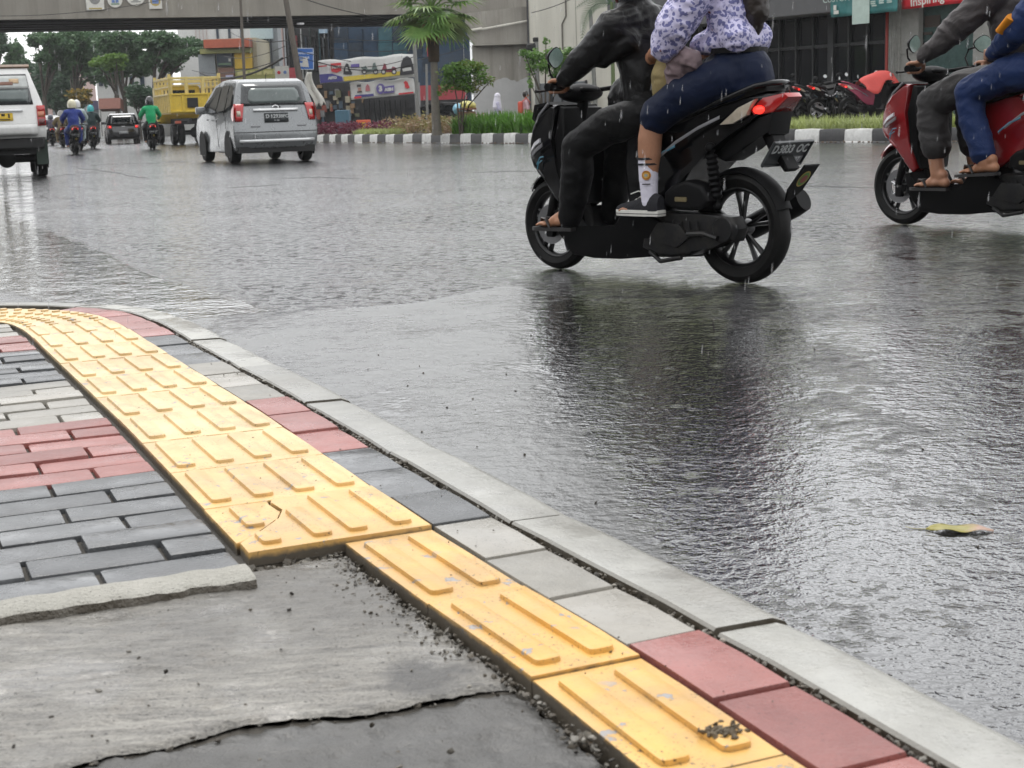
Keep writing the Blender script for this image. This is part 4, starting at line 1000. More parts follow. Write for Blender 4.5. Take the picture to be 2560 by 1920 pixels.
# -- schoolgirl behind him
G1 = thing('person', 'schoolgirl in a lilac and blue floral blouse, navy skirt and striped white socks riding pillion', 'person', (1.12, 7.03, 0), ANG1)
mb = MB(); head(mb, (.18, 0, 1.70))
mb.chain([(.03, 0, .98), (.05, 0, 1.15), (.09, 0, 1.40)], [.12, .105, .12], 16, .85, (1, 0, 0)); mb.capsule((.10, 0, 1.42), (.14, 0, 1.58), .09, .05)
for s in (1, -1):
    mb.chain([(.10, s * .14, 1.42), (.20, s * .24, 1.19), (.40, s * .17, 1.09), (.47, s * .10, 1.08)], [.05, .04, .032, .028], 12)
    mb.ball((.50, s * .08, 1.075), .036, 1.3, .6, .9)
    for k in range(4): mb.capsule((.52, s * .075, 1.09 - .016 * k), (.575, s * .02, 1.09 - .016 * k), .009, .0075, 8)
    mb.capsule((.50, s * .08, 1.10), (.545, s * .04, 1.115), .010, .008, 8)
    mb.chain([(.06, s * .10, .965), (.39, s * .185, .795)], [.085, .062], 14)
    mb.chain([(.39, s * .195, .79), (.405, s * .20, .69), (.41, s * .20, .62), (.415, s * .205, .50), (.412, s * .205, .40)], [.056, .060, .057, .044, .036], 16)
    foot(mb, (.385, s * .205, .335), (1, 0, 0), L=.23, side=-s)
mb.remesh('body', M_skin2, .0065, G1, 5); eyes(G1, (.18, 0, 1.70))
mb = MB(); mb.chain([(.04, 0, 1.15), (.045, 0, 1.24), (.06, 0, 1.38), (.09, 0, 1.46)], [.135, .15, .155, .12], 20, .80, (1, 0, 0)); mb.capsule((-.02, -.08, 1.145), (-.03, .08, 1.14), .075, .08, 14)
mb.capsule((.10, .08, 1.13), (.17, .10, 1.12), .07, .05)
for s in (1, -1):
    mb.chain([(.085, s * .13, 1.42), (.125, s * .20, 1.33), (.20, s * .245, 1.20), (.255, s * .245, 1.12)], [.095, .095, .092, .078], 16)
mb.remesh('blouse', M_batik, .009, G1, 5, wrinkle=.006, wscale=10, seed=5)
mb = MB(); mb.chain([(.02, 0, 1.085), (.01, 0, 1.0), (.0, 0, .93)], [.124, .144, .140], 20, .86, (1, 0, 0)); mb.capsule((-.03, 0, .955), (.12, 0, .95), .125, .11, 18, 1.3)
for s in (1, -1):
    mb.chain([(.04, s * .09, .955), (.22, s * .15, .895), (.365, s * .185, .805)], [.114, .099, .083], 20)
    mb.capsule((.365, s * .185, .805), (.375, s * .188, .785), .086, .080, 18)
mb.remesh('skirt', M_navy, .009, G1, 6, wrinkle=.004, wscale=7, seed=2)
mb = MB(); mb.lathe([(.128, -.012), (.135, -.012), (.135, .012), (.128, .012)], 30, (0, 0, 0), 'Z'); mb.build('belt', M_tblack, G1, 40, M=Matrix.Translation((.02, 0, 1.085)) @ Matrix.Diagonal((.93, 1.08, 1, 1)))
mb = MB()      # long loose hair down her back
mb.ball((.165, 0, 1.74), .115, 1.05, .95, 1.1); mb.chain([(.09, .0, 1.72), (.0, .0, 1.55), (-.065, .0, 1.38), (-.085, .0, 1.25), (-.075, .0, 1.165)], [.10, .085, .072, .06, .028], 16, 1.0)
mb.remesh('hair', M_hair, .010, G1, 5, wrinkle=.004, wscale=26, seed=1)
for s in (1, -1):
    mb = MB(); mb.chain([(.415, s * .205, .585), (.414, s * .205, .50), (.410, s * .205, .42), (.41, s * .205, .385)], [.0505, .0475, .0415, .042], 20); so_k = mb.remesh('sock', M_sock, .006, G1, 3)
    for zz, h_ in ((.598, .010), (.572, .009)):
        mb = MB(); r0 = .0535 if zz > .58 else .0528
        mb.lathe([(r0 - .012, -h_ / 2), (r0, -h_ / 2), (r0, h_ / 2), (r0 - .012, h_ / 2)], 24, (.415, s * .205, zz), 'Z'); mb.build('stripe', M_canvas, so_k, 60)
    # round badge printed on the outer side of the sock
    for rr, o_, mm in ((.0225, .0, pm('badge_orange', (.55, .22, .02), .6)), (.0175, .0012, pm('badge_rim', (.25, .10, .02), .6)), (.0150, .0022, pm('badge_yellow', (.60, .33, .06), .6)), (.008, .003, pm('badge_grey', (.30, .34, .30), .6))):
        mb = MB(); ring = []
        for a in np.linspace(0, 2 * math.pi, 19)[:-1]:
            u, v = math.cos(a) * rr, math.sin(a) * rr; th = R(118) + u / .049; ring.append(Vector((.412 + (.0515 + o_) * math.cos(th), s * (.205 + (.0515 + o_) * math.sin(th)), .520 + v)))
        mb.poly(ring); mb.build('badge', mm, so_k, None)
    mb = MB(); th = R(118); mb.box((.411 + .0515 * math.cos(th), s * (.205 + .0515 * math.sin(th)), .478), (.040, .003, .005), (0, 0, s * (th - R(90)))); mb.build('badge', M_canvas, so_k, None)
    # canvas sneaker with white sole and toe cap
    sh = MB(); ax, ay = .335, s * .205
    secs = [(0., .030, .075), (.03, .038, .085), (.08, .040, .085), (.12, .042, .070), (.16, .044, .052), (.21, .046, .040), (.25, .042, .032), (.275, .026, .022)]
    rings = []
    for x_, w_, h_ in secs: rings.append([Vector((ax + x_ - .0, ay + w_ * math.cos(a), .348 + (h_ * max(0, math.sin(a)) ** .7 if math.sin(a) > 0 else 0))) for a in np.linspace(-.001, math.pi, 10)])
    sh.loft(rings); se = sh.build('shoe', M_canvas, G1, 50)
    so2 = MB(); pr = [(a, b_) for a, b_ in [(-.008, 0), (-.003, .030), (.06, .040), (.13, .044), (.21, .050), (.26, .042), (.286, .016), (.286, -.016), (.26, -.042), (.21, -.05), (.13, -.044), (.06, -.04), (-.003, -.03)]]
    so2.prism([(ax + a, ay + b_) for a, b_ in pr], .322, .352, .004, 2, plane='XY'); so2.build('sole', M_rubw, se, 40)
    so2 = MB(); so2.prism([(ax + a * 1.004, ay + b_ * 1.02) for a, b_ in pr], .333, .336, 0, plane='XY'); so2.build('sole_line', M_canvas, se, 40)
    lc = MB()
    for k in range(4): lc.tube([(ax + .10 + .028 * k, ay - .024, .412 - .013 * k), (ax + .105 + .028 * k, ay, .428 - .013 * k), (ax + .11 + .028 * k, ay + .024 * s * s, .411 - .013 * k)], .0035, 6)
    lc.tube([(ax + .095, ay, .435), (ax + .13, ay + .02 * s, .442), (ax + .17, ay + .03 * s, .428)], .003, 6); lc.build('laces', M_rubw, se, 60)
# -- shoulder bag and a bundled wrap between the two
BG = tag(link(bpy.data.objects.new('shoulder_bag', None)), 'beige cloth bag wedged between the driver and the schoolgirl', 'bag'); BG.location = (1.12, 7.03, 0); BG.rotation_euler = (0, 0, ANG1)
mb = MB(); mb.chain([(.36, .10, .90), (.345, .12, .99), (.335, .13, 1.09)], [.075, .075, .05], 16, 1.35, (1, 0, 0)); mb.remesh('bag_body', M_beige, .009, BG, 4, wrinkle=.004, wscale=12, seed=8)
mb = MB(); mb.tube([(.33, .15, 1.10), (.27, .2, 1.2), (.18, .17, 1.38), (.10, .08, 1.47)], .012, 8, sq=.4); mb.build('strap', M_beige, BG, 60)
WR = tag(link(bpy.data.objects.new('folded_jacket', None)), 'crumpled mauve grey jacket held in the lap of the schoolgirl', 'jacket'); WR.location = (1.12, 7.03, 0); WR.rotation_euler = (0, 0, ANG1)
mb = MB(); mb.chain([(.27, .16, 1.09), (.24, .17, 1.01), (.25, .17, .95)], [.055, .075, .05], 14); mb.capsule((.24, .17, 1.04), (.16, .19, 1.05), .07, .06); mb.remesh('cloth', M_mauve, .009, WR, 4, wrinkle=.010, wscale=14, seed=6)

# -- riders of the red scooter
M_jgrey = cloth('jacket_charcoal', (.075, .068, .068), .6, .3, .004, 24); M_tchar = cloth('trousers_charcoal', (.045, .043, .043), .65, .3, .003, 24); M_trackb = cloth('tracksuit_blue', (.017, .034, .105), .6, .3, .003, 24); M_orange = cloth('patch_orange', (.65, .24, .02), .6, .1)
D2 = thing('person', 'driver in a charcoal jacket and cropped grey trousers at the handlebar of the red scooter', 'person', (3.464, 8.989, 0), ANG2); D2.scale = (S2,) * 3
mb = MB(); head(mb, (.50, 0, 1.66))
mb.chain([(.42, 0, .90), (.44, 0, 1.1), (.48, 0, 1.34)], [.12, .12, .13], 16, .85, (1, 0, 0)); mb.capsule((.48, 0, 1.36), (.49, 0, 1.54), .10, .055)
for s in (1, -1):
    mb.chain([(.47, s * .15, 1.37), (.66, s * .28, 1.16), (.86, s * .30, 1.03)], [.055, .042, .031], 12); hand(mb, (.86, s * .30, 1.02), (.94, s * .30, .957), s)
    mb.chain([(.45, s * .10, .86), (.93, s * .17, .745), (.86, s * .17, .33)], [.085, .06, .044], 12)
    mb.chain([(.88, s * .17, .42), (.86, s * .17, .31)], [.044, .04], 12); foot(mb, (.80, s * .17, .25), (1, s * .1, 0), side=-s)
mb.remesh('body', M_skin2, .0065, D2, 5); eyes(D2, (.50, 0, 1.66))
mb = MB(); mb.chain([(.41, 0, .88), (.42, 0, 1.05), (.46, 0, 1.24), (.475, 0, 1.36)], [.165, .17, .185, .15], 20, .82, (1, 0, 0)); mb.capsule((.48, 0, 1.38), (.49, 0, 1.47), .1, .075)
for s in (1, -1):
    mb.capsule((.47, s * .1, 1.365), (.49, s * .19, 1.34), .1, .092); mb.chain([(.49, s * .19, 1.34), (.60, s * .26, 1.22), (.68, s * .285, 1.15), (.76, s * .295, 1.09), (.865, s * .30, 1.025)], [.098, .088, .083, .068, .046], 16)
mb.remesh('jacket', M_jgrey, .009, D2, 6, wrinkle=.005, wscale=9, seed=11)
mb = MB(); mb.ball((.44, 0, .86), .155, 1., 1., .65)
for s in (1, -1): mb.chain([(.44, s * .08, .86), (.70, s * .14, .835), (.915, s * .17, .755)], [.115, .112, .092], 18); mb.chain([(.915, s * .17, .755), (.90, s * .17, .62), (.875, s * .17, .50)], [.09, .098, .092], 18)
mb.remesh('trousers', M_tchar, .009, D2, 6, wrinkle=.005, wscale=8, seed=14)
helmet(D2, (.50, 0, 1.67), pm('helmet_grey', (.06, .06, .065), .2, coat=.5))
for s in (1, -1): flipflop(D2, (.80, s * .17, .25), (1, s * .1, 0), .255, -s)
P2 = thing('person', 'pillion rider in a blue tracksuit with an orange band and flip-flops on the red scooter', 'person', (3.464, 8.989, 0), ANG2); P2.scale = (S2,) * 3
mb = MB(); head(mb, (.08, 0, 1.72)); mb.chain([(.02, 0, 1.0), (.03, 0, 1.2), (.05, 0, 1.42)], [.12, .12, .13], 16, .85, (1, 0, 0)); mb.capsule((.05, 0, 1.44), (.07, 0, 1.6), .1, .055)
for s in (1, -1):
    mb.chain([(.05, s * .15, 1.42), (.22, s * .27, 1.13), (.45, s * .20, 1.02)], [.055, .042, .03], 12); mb.ball((.49, s * .17, 1.02), .036, 1.3, .6, .9)
    for k in range(4): mb.capsule((.51, s * .165, 1.04 - .016 * k), (.57, s * .13, 1.04 - .016 * k), .009, .0075, 8)
    mb.capsule((.49, s * .16, 1.05), (.535, s * .13, 1.06), .01, .008, 8)
    mb.chain([(.05, s * .1, .95), (.60, s * .235, .80), (.47, s * .22, .40)], [.085, .06, .044], 12); foot(mb, (.405, s * .22, .348), (1, 0, -.06), L=.26, side=-s)
mb.remesh('body', M_skin, .0065, P2, 5); eyes(P2, (.08, 0, 1.72))
mb = MB(); mb.chain([(.0, 0, .98), (.01, 0, 1.15), (.03, 0, 1.32), (.05, 0, 1.44)], [.16, .165, .175, .14], 20, .82, (1, 0, 0)); mb.capsule((.05, 0, 1.44), (.06, 0, 1.52), .1, .08)
for s in (1, -1): mb.capsule((.05, s * .1, 1.43), (.07, s * .19, 1.40), .1, .09); mb.chain([(.07, s * .19, 1.40), (.17, s * .255, 1.22), (.24, s * .265, 1.13), (.34, s * .24, 1.07), (.45, s * .20, 1.02)], [.092, .084, .08, .066, .046], 16)
mb.remesh('jacket', M_trackb, .009, P2, 6, wrinkle=.005, wscale=9, seed=21)
mb = MB(); mb.ball((.03, 0, .93), .16, 1., 1., .65)
for s in (1, -1): mb.chain([(.04, s * .09, .94), (.35, s * .18, .90), (.585, s * .235, .81)], [.12, .108, .085], 18); mb.chain([(.585, s * .235, .81), (.565, s * .23, .66), (.52, s * .225, .55), (.49, s * .222, .46)], [.084, .082, .078, .072], 18)
mb.remesh('trousers', M_trackb, .009, P2, 6, wrinkle=.005, wscale=8, seed=24)
mb = MB(); mb.tube([(.22, .31, 1.20), (.30, .30, 1.13)], .06, 14, sq=.5); mb.build('sleeve_band', M_orange, P2, 60)
for s in (1, -1): flipflop(P2, (.405, s * .22, .350), (1, 0, -.06), .285, -s)
helmet(P2, (.08, 0, 1.73), pm('helmet_blue', (.03, .05, .16), .2, coat=.5))
# ================================================================== VEHICLES IN THE TRAFFIC
_cm = cam.rotation_euler.to_matrix()
def at(px, py, Yd):
    """world point seen at photo pixel (2560 wide) and at depth Yd"""
    d = _cm @ Vector(((px - 1280) / 3700, -(py - 960) / 3700, -1)); return Vector((0, 0, .83)) + d * (Yd / d.y)
def gx(px, Yd):
    y_ = 285 - math.tan(ROLL) * (px - 1280) + 3700 * .83 / Yd
    return at(px, y_, Yd).x
M_silver = pm('paint_silver', (.23, .24, .245), .28, metal=.5, coat=.4, var=.05, dirt=.06)
M_whitep = pm('paint_white', (.74, .74, .72), .25, coat=.8, var=.06, dirt=.14)
M_blackp = pm('paint_black', (.012, .012, .014), .15, coat=.9, var=.2)
M_glass = pm('car_glass', (.018, .022, .024), .06, var=.2, coat=.5); M_glassl = pm('car_glass_clear', (.10, .125, .12), .08, var=.25, scale=2, coat=.5)
M_under = pm('underbody', (.012, .012, .012), .7, var=.4); M_lip = pm('bumper_lip', (.70, .71, .71), .2, metal=.3, coat=.6)
M_yplate = pm('plate_yellow', (.62, .42, .03), .4, var=.1); M_darktx = pm('plate_ink', (.03, .025, .02), .5)
M_alloy = pm('alloy', (.30, .30, .31), .3, metal=.8)
M_tyell = pm('truck_yellow', (.68, .48, .045), .45, var=.12, dirt=.25); M_tyelp = pm('truck_yellow_pale', (.66, .52, .18), .5, var=.15, dirt=.3)

class Car:
    def __init__(s, name, label, cat, loc, rz, prof, hw, tum, paint, rear_n, round_=.12, group=None, roundf=.25):
        s.T = thing(name, label, cat, loc, rz, group); s.hw = hw; s.tum = tum; s.prof = prof; s.rd = round_; s.rf = roundf
        xs_ = [p[0] for p in prof]; s.x0, s.x1 = min(xs_), max(xs_)
        rz_ = sorted([(z, x) for x, z in prof[:rear_n]]); s.rz = ([a for a, b in rz_], [b for a, b in rz_])
        mb = MB(); mb.prism(prof, -hw, hw, .035, 3, s.fn, mid=9); mb.build('body', paint, s.T, 32)
    def yw(s, z): return lerp_fn(z, s.tum[0], s.tum[1])
    def fn(s, v):
        q = abs(v.y) / s.hw; x = v.x
        L = s.x1 - s.x0
        if x < s.x0 + .5: x += s.rd * q ** 3.5 * max(0, 1 - (x - s.x0) / .5)
        if x > s.x1 - .8: x -= s.rf * q ** 2.5 * max(0, 1 - (s.x1 - x) / .8)
        return (x, v.y * s.yw(v.z), v.z)
    def rp(s, y, z, off=.006):
        """point on the rear face"""
        x = lerp_fn(z, *s.rz); q = min(1, abs(y) / (s.hw * s.yw(z)))
        x += s.rd * q ** 3.5 * max(0, 1 - (x - s.x0) / .5); return Vector((x - off, y, z))
    def rear(s, name, mat, y0, y1, z0, z1, par=None, off=.006, ny=8, nz=4, shape=None, th=.004):
        mb = MB(); g = []
        for j in range(nz + 1):
            z = z0 + (z1 - z0) * j / nz; a, b = (y0, y1) if shape is None else shape(j / nz, y0, y1)
            g.append([s.rp(a + (b - a) * i / ny, z, off) for i in range(ny + 1)])
        mb.loft(g, False, False)
        o = mb.build(name, mat, par or s.T, 60)
        k = o.modifiers.new('t', 'SOLIDIFY'); k.thickness = th; k.offset = 0
        return o
    def side(s, name, mat, pts, sy, par=None, off=.005):
        mb = MB(); P_ = [Vector((x, sy * (s.hw * s.yw(z) + off), z)) for x, z in pts]
        mb.poly(P_); o = mb.build(name, mat, par or s.T, None); k = o.modifiers.new('t', 'SOLIDIFY'); k.thickness = .006; k.offset = 0; return o
    def wheels(s, wb, Rw, wd=.19, tr=None, hub=None):
        for x in (0, wb):
            for sy in (-1, 1):
                mb = MB(); h = wd / 2; yc = sy * ((tr or s.hw) - h - .02)
                wo_ = link(bpy.data.objects.new('wheel', None)); wo_.parent = s.T; wo_.location = (x, yc, Rw)
                mb.lathe([(Rw * .6, -h), (Rw * .92, -h), (Rw, -h * .6), (Rw, h * .6), (Rw * .92, h), (Rw * .6, h)], 32); mb.build('tyre', M_rub, wo_, 40)
                mb = MB(); mb.lathe([(.01, sy * h * .55), (Rw * .25, sy * h * .8), (Rw * .6, sy * h * .72), (Rw * .63, sy * h * .98), (Rw * .66, sy * h * .98)], 32)
                for k in range(7):
                    a = 2 * math.pi * k / 7; mb.tube([(math.cos(a) * .04, sy * h * .85, math.sin(a) * .04), (math.cos(a) * Rw * .6, sy * h * .88, math.sin(a) * Rw * .6)], .018, 5)
                mb.build('rim', hub or M_alloy, wo_, 40)
                mb = MB(); mb.poly([Vector((x + Rw * 1.13 * math.cos(a), sy * (s.hw * .995 + .002), Rw + Rw * 1.13 * math.sin(a))) for a in np.linspace(-.5, math.pi + .5, 24)]); mb.build('wheel_arch', M_under, s.T, None)
    def mirrors(s, x, z, paint, y=.12):
        for sy in (-1, 1):
            mb = MB(); mb.box((x, sy * (s.hw * s.yw(z) + y), z), (.12, .2, .15), bevel=.03, seg=2); mb.tube([(x, sy * s.hw * s.yw(z) * .97, z - .05), (x, sy * (s.hw * s.yw(z) + y * .6), z - .03)], .025, 6); mb.build('wing_mirror', paint, s.T, 50)
HD = R(90 + 20)
# ---- silver people carrier
C = Car('car', 'silver people carrier with rain on its rear window driving past the median', 'car', (-4.94, 31.6, 0), R(90 + 22.5),
        [(-.68, .30), (-.745, .40), (-.76, .58), (-.715, .70), (-.69, .88), (-.665, .98), (-.53, 1.40), (-.44, 1.54), (-.2, 1.60), (.6, 1.625), (1.2, 1.61), (1.65, 1.53), (2.35, 1.08), (2.55, 1.0), (3.1, .90), (3.3, .72), (3.35, .48), (3.28, .24), (2.9, .2), (-.45, .22)], .83, ([.2, .45, .75, 1.0, 1.3, 1.5, 1.62], [.93, 1., 1., .985, .90, .81, .70]), M_silver, 8, .14)
sh_ = lambda u, a, b: (a * (1 - .10 * u), b * (1 - .10 * u))
rg = C.rear('rear_window', M_glass, -.66, .66, 1.09, 1.50, None, .006, 10, 6, sh_)
C.rear('rear_glass_clear', M_glassl, -.53, .52, 1.14, 1.42, rg, .012, 10, 5, lambda u, a, b: (a * (1 - .1 * u) * (1 - .5 * max(0, abs(u - .5) - .32)), b * (1 - .1 * u) * (1 - .5 * max(0, abs(u - .5) - .32))))
for sy in (-1, 1):
    tl = C.rear('taillight', M_redl, sy * .60, sy * .80, .80, 1.13, None, .014, 4, 4, lambda u, a, b: (a + (.06 * (1 - u)) * (1 if a < 0 else -1) * -1, b * (.99)))
    C.rear('reverse_lamp', M_clear, sy * .68, sy * .75, .90, 1.0, tl, .020, 3, 2)
    C.side('taillight_side', M_redl, [(-.62, 1.12), (-.48, 1.03), (-.46, .91), (-.54, .82), (-.66, .81)], sy, tl, .008)
    for nm, pts in (('side_window', [(-.32, 1.12), (-.26, 1.45), (-.05, 1.50), (.12, 1.50), (.12, 1.04)]), ('side_window', [(.20, 1.03), (.20, 1.50), (.85, 1.51), (.95, 1.0)]), ('side_window', [(1.04, 1.0), (.94, 1.51), (1.45, 1.49), (2.12, 1.08), (2.12, .98)])): C.side(nm, M_glass, pts, sy)
    for x_ in (.78, 1.80): mb = MB(); mb.box((x_, sy * (.83 * C.yw(.86) + .012), .86), (.18, .025, .03), bevel=.008); mb.build('door_handle', M_silver, C.T, 50)
    for x_ in (.14, 1.0): C.side('door_seam', M_under, [(x_, .32), (x_, .94), (x_ + .012, .94), (x_ + .012, .32)], sy, None, .002)
C.rear('garnish', M_lip, -.44, .44, .985, 1.03, None, .03, 6, 2, None, .03)
npl = C.rear('number_plate', M_plate, -.235, .235, .77, .945, None, .018, 3, 2)
PMc = Matrix.Translation((-.728, 0, .86)) @ Matrix.Rotation(R(-4), 4, 'Y') @ Matrix.Rotation(R(-90), 4, 'Z') @ Matrix.Rotation(R(90), 4, 'X')
text_obj('lettering', 'D', .10, M_ptxt, PMc @ Matrix.Translation((-.18, .022, .0)), npl, .002, .001); text_obj('lettering', '1293', .10, M_ptxt, PMc @ Matrix.Translation((-.02, .022, .0)), npl, .002, .001); text_obj('lettering', 'BFC', .09, M_ptxt, PMc @ Matrix.Translation((.155, .022, 0)), npl, .002, .001); text_obj('lettering', '11 26', .045, M_ptxt, PMc @ Matrix.Translation((0, -.055, 0)), npl, .002)
mb = MB(); mb.lathe([(.040, -.005), (.052, 0), (.040, .005)], 20, (0, 0, 0), 'X'); mb.tube([(0, -.03, -.01), (0, 0, .02), (0, .03, -.01)], .007, 5); mb.build('emblem', M_chr, C.T, 40, M=Matrix.Translation((-.675, 0, 1.055)) @ Matrix.Diagonal((1, 1.3, .8, 1)))
mb = MB(); mb.tube([(-.665, -.10, 1.05), (-.65, -.05, 1.09), (-.64, .12, 1.135), (-.64, .34, 1.125)], [.03, .014, .012, .008], 6, sq=.6); mb.build('wiper', M_under, C.T, 50)
C.rear('bumper_lip', M_lip, -.74, .74, .40, .455, None, .02, 8, 2, None, .03); C.rear('bumper_seam', M_under, -.80, .80, .585, .60, None, .004, 8, 1)
for y_ in (-.5, .42): C.rear('badge', M_dec, y_ - .09, y_ + .09, .69, .71, None, .012, 2, 1)
mb = MB(); mb.box((.3, 0, .26), (1.9, 1.5, .12)); mb.tube([(-.62, -.3, .27), (.4, -.3, .27)], .03, 8); mb.box((0, 0, .28), (.1, 1.2, .08)); mb.build('underbody', M_under, C.T, None)
mb = MB(); mb.tube([(.0, 0, 1.61), (-.09, 0, 1.72)], .006, 5); mb.build('aerial', M_under, C.T, 50)
C.wheels(2.525, .30); C.mirrors(2.0, 1.05, M_silver); C.T.scale = (1.06, 1.06, 1.07)
# ---- white minibus at the left edge
V = Car('minibus', 'white minibus with a yellow number plate cut by the left edge', 'minibus', (-9.03, 26.9, 0), R(90 + 19.5),
        [(-.70, .70), (-.76, .80), (-.77, .98), (-.73, 1.14), (-.70, 1.30), (-.55, 1.82), (-.46, 1.92), (-.2, 1.955), (1.8, 1.96), (2.2, 1.86), (2.9, 1.15), (3.2, 1.0), (3.3, .6), (3.25, .42), (2.9, .40), (-.3, .55)], .80, ([.4, .9, 1.2, 1.6, 1.95], [.97, 1., .98, .84, .68]), M_whitep, 7, .08)
vg = V.rear('rear_window', M_glass, -.61, .61, 1.27, 1.80, None, .006, 10, 6, lambda u, a, b: (a * (1 - .13 * u), b * (1 - .13 * u)))
V.rear('window_film', pm('film_pale', (.50, .52, .50), .25, coat=.4, var=.2, scale=5), -.56, .56, 1.55, 1.77, vg, .012, 10, 4, lambda u, a, b: (a * (1 - .06 * u), b * (1 - .06 * u)))
mp = V.rear('film_picture', pm('film_brown', (.20, .10, .07), .4, var=.6, scale=14), -.30, .10, 1.61, 1.67, vg, .016, 10, 3, lambda u, a, b: (a, b - .22 * u)); V.rear('film_picture', pm('film_cream', (.58, .42, .26), .4, var=.3, scale=10), -.40, -.24, 1.64, 1.72, vg, .016, 4, 3)
V.rear('rear_glass_clear', M_glassl, -.54, .54, 1.33, 1.53, vg, .012, 8, 3)
for sy in (-1, 1):
    tl = V.rear('taillight', M_redl, sy * .655, sy * .795, .90, 1.25, None, .02, 3, 5)
    for zz, mm in ((.97, pm('lamp_dark', (.11, .012, .012), .15, coat=.6)), (1.10, pm('lamp_amber', (.45, .14, .06), .15, coat=.6)), (1.19, M_redl)): V.rear('lamp', mm, sy * .67, sy * .78, zz - .05, zz + .05, tl, .028, 2, 2)
    for nm, pts in (('side_window', [(-.4, 1.28), (-.28, 1.75), (.5, 1.76), (.5, 1.26)]), ('side_window', [(.6, 1.26), (.6, 1.76), (1.4, 1.76), (1.45, 1.26)])): V.side(nm, M_glass, pts, sy)
    mb = MB(); mb.box((-.5, sy * .70, .45), (.02, .20, .45)); mb.build('mudflap', pm('mudflap_dark', (.015, .03, .02), .6), V.T, None)
V.rear('garnish', M_lip, -.42, .42, 1.155, 1.19, None, .03, 6, 2, None, .03)
yp = V.rear('number_plate', M_yplate, -.25, .25, 1.0, 1.13, None, .02, 3, 2); V.rear('lettering', M_darktx, -.20, -.17, 1.05, 1.12, yp, .024, 1, 1); V.rear('lettering', M_darktx, -.12, -.06, 1.08, 1.12, yp, .024, 1, 1); V.rear('lettering', M_darktx, .0, .2, 1.08, 1.12, yp, .024, 1, 1); V.rear('lettering', M_darktx, -.2, .2, 1.015, 1.03, yp, .024, 2, 1)
V.rear('bumper', M_whitep, -.64, .64, .74, .93, None, .035, 8, 3, None, .03)
mb = MB(); mb.box((-.62, 0, .60), (.14, 1.5, .20), bevel=.03); mb.box((.3, 0, .48), (1.6, 1.3, .14)); mb.box((0, 0, .33), (.14, 1.3, .14), bevel=.04); mb.ball((0, -.1, .33), .16); mb.box((-.35, .3, .42), (.3, .3, .2), bevel=.03); mb.build('underbody', M_under, V.T, 40)
mb = MB(); mb.loft([[V.rp(y, 1.90, .01) + Vector((dx, 0, dz)) for dx, dz in ((0, 0), (-.03, .03), (.05, .07), (.3, .055))] for y in np.linspace(-.6, .6, 7)], False, False); mb.build('roof_lip', pm('rust_brown', (.16, .10, .06), .6, var=.4), V.T, 60)
V.wheels(2.45, .33, .2)
# ---- black hatchback ahead
K = Car('car', 'black hatchback with a pale number plate braking under the flyover', 'car', (gx(310, 76), 76, 0), R(90 + 17),
        [(-.55, .28), (-.62, .40), (-.63, .58), (-.60, .80), (-.56, .95), (-.40, 1.30), (-.3, 1.44), (0, 1.50), (.9, 1.52), (1.4, 1.46), (2.15, 1.02), (2.8, .88), (3.05, .6), (3.0, .25), (-.3, .22)], .82, ([.2, .45, .75, .95, 1.5], [.95, 1., 1., .98, .74]), M_blackp, 7, .14)
K.rear('rear_window', M_glass, -.60, .60, .97, 1.38, None, .006, 8, 4, sh_)
for sy in (-1, 1):
    tl = K.rear('taillight', M_redl, sy * .56, sy * .78, .76, .92, None, .015, 3, 3); K.rear('bulb', M_redon, sy * .60, sy * .68, .80, .88, tl, .02, 2, 2)
    K.side('side_window', M_glass, [(-.3, 1.0), (-.2, 1.36), (.7, 1.40), (.75, .98)], sy); K.side('side_window', M_glass, [(.82, .98), (.78, 1.40), (1.3, 1.38), (1.9, 1.0)], sy)
K.rear('number_plate', M_ptxt, -.22, .22, .50, .62, None, .02, 2, 2); K.rear('badge', M_chr, -.07, .07, .84, .87, None, .01, 2, 1)
mb = MB(); mb.box((.3, 0, .27), (1.6, 1.4, .12)); mb.build('underbody', M_under, K.T, None); K.wheels(2.45, .29); K.mirrors(1.85, 1.05, M_blackp)
# ---- white car beyond the riders
W_ = Car('car', 'white car with dark windows far off beyond the minibus', 'car', (gx(146, 92), 92, 0), R(90 + 15),
        [(-.7, .3), (-.76, .5), (-.72, .9), (-.55, 1.45), (-.4, 1.62), (0, 1.68), (1.4, 1.68), (2.3, 1.1), (3.1, .95), (3.3, .5), (3.2, .25), (-.5, .25)], .85, ([.2, .6, .95, 1.7], [.95, 1., .98, .78]), M_whitep, 5, .12)
W_.rear('rear_window', M_glass, -.66, .66, 1.0, 1.52, None, .006, 8, 4, sh_)
for sy in (-1, 1): W_.rear('taillight', M_redl, sy * .66, sy * .80, .75, 1.0, None, .015, 2, 3); W_.side('side_window', M_glass, [(-.4, 1.05), (-.3, 1.55), (1.4, 1.56), (2.1, 1.08)], sy)
W_.rear('number_plate', M_plate, -.22, .22, .62, .74, None, .02, 2, 2); W_.wheels(2.6, .31)
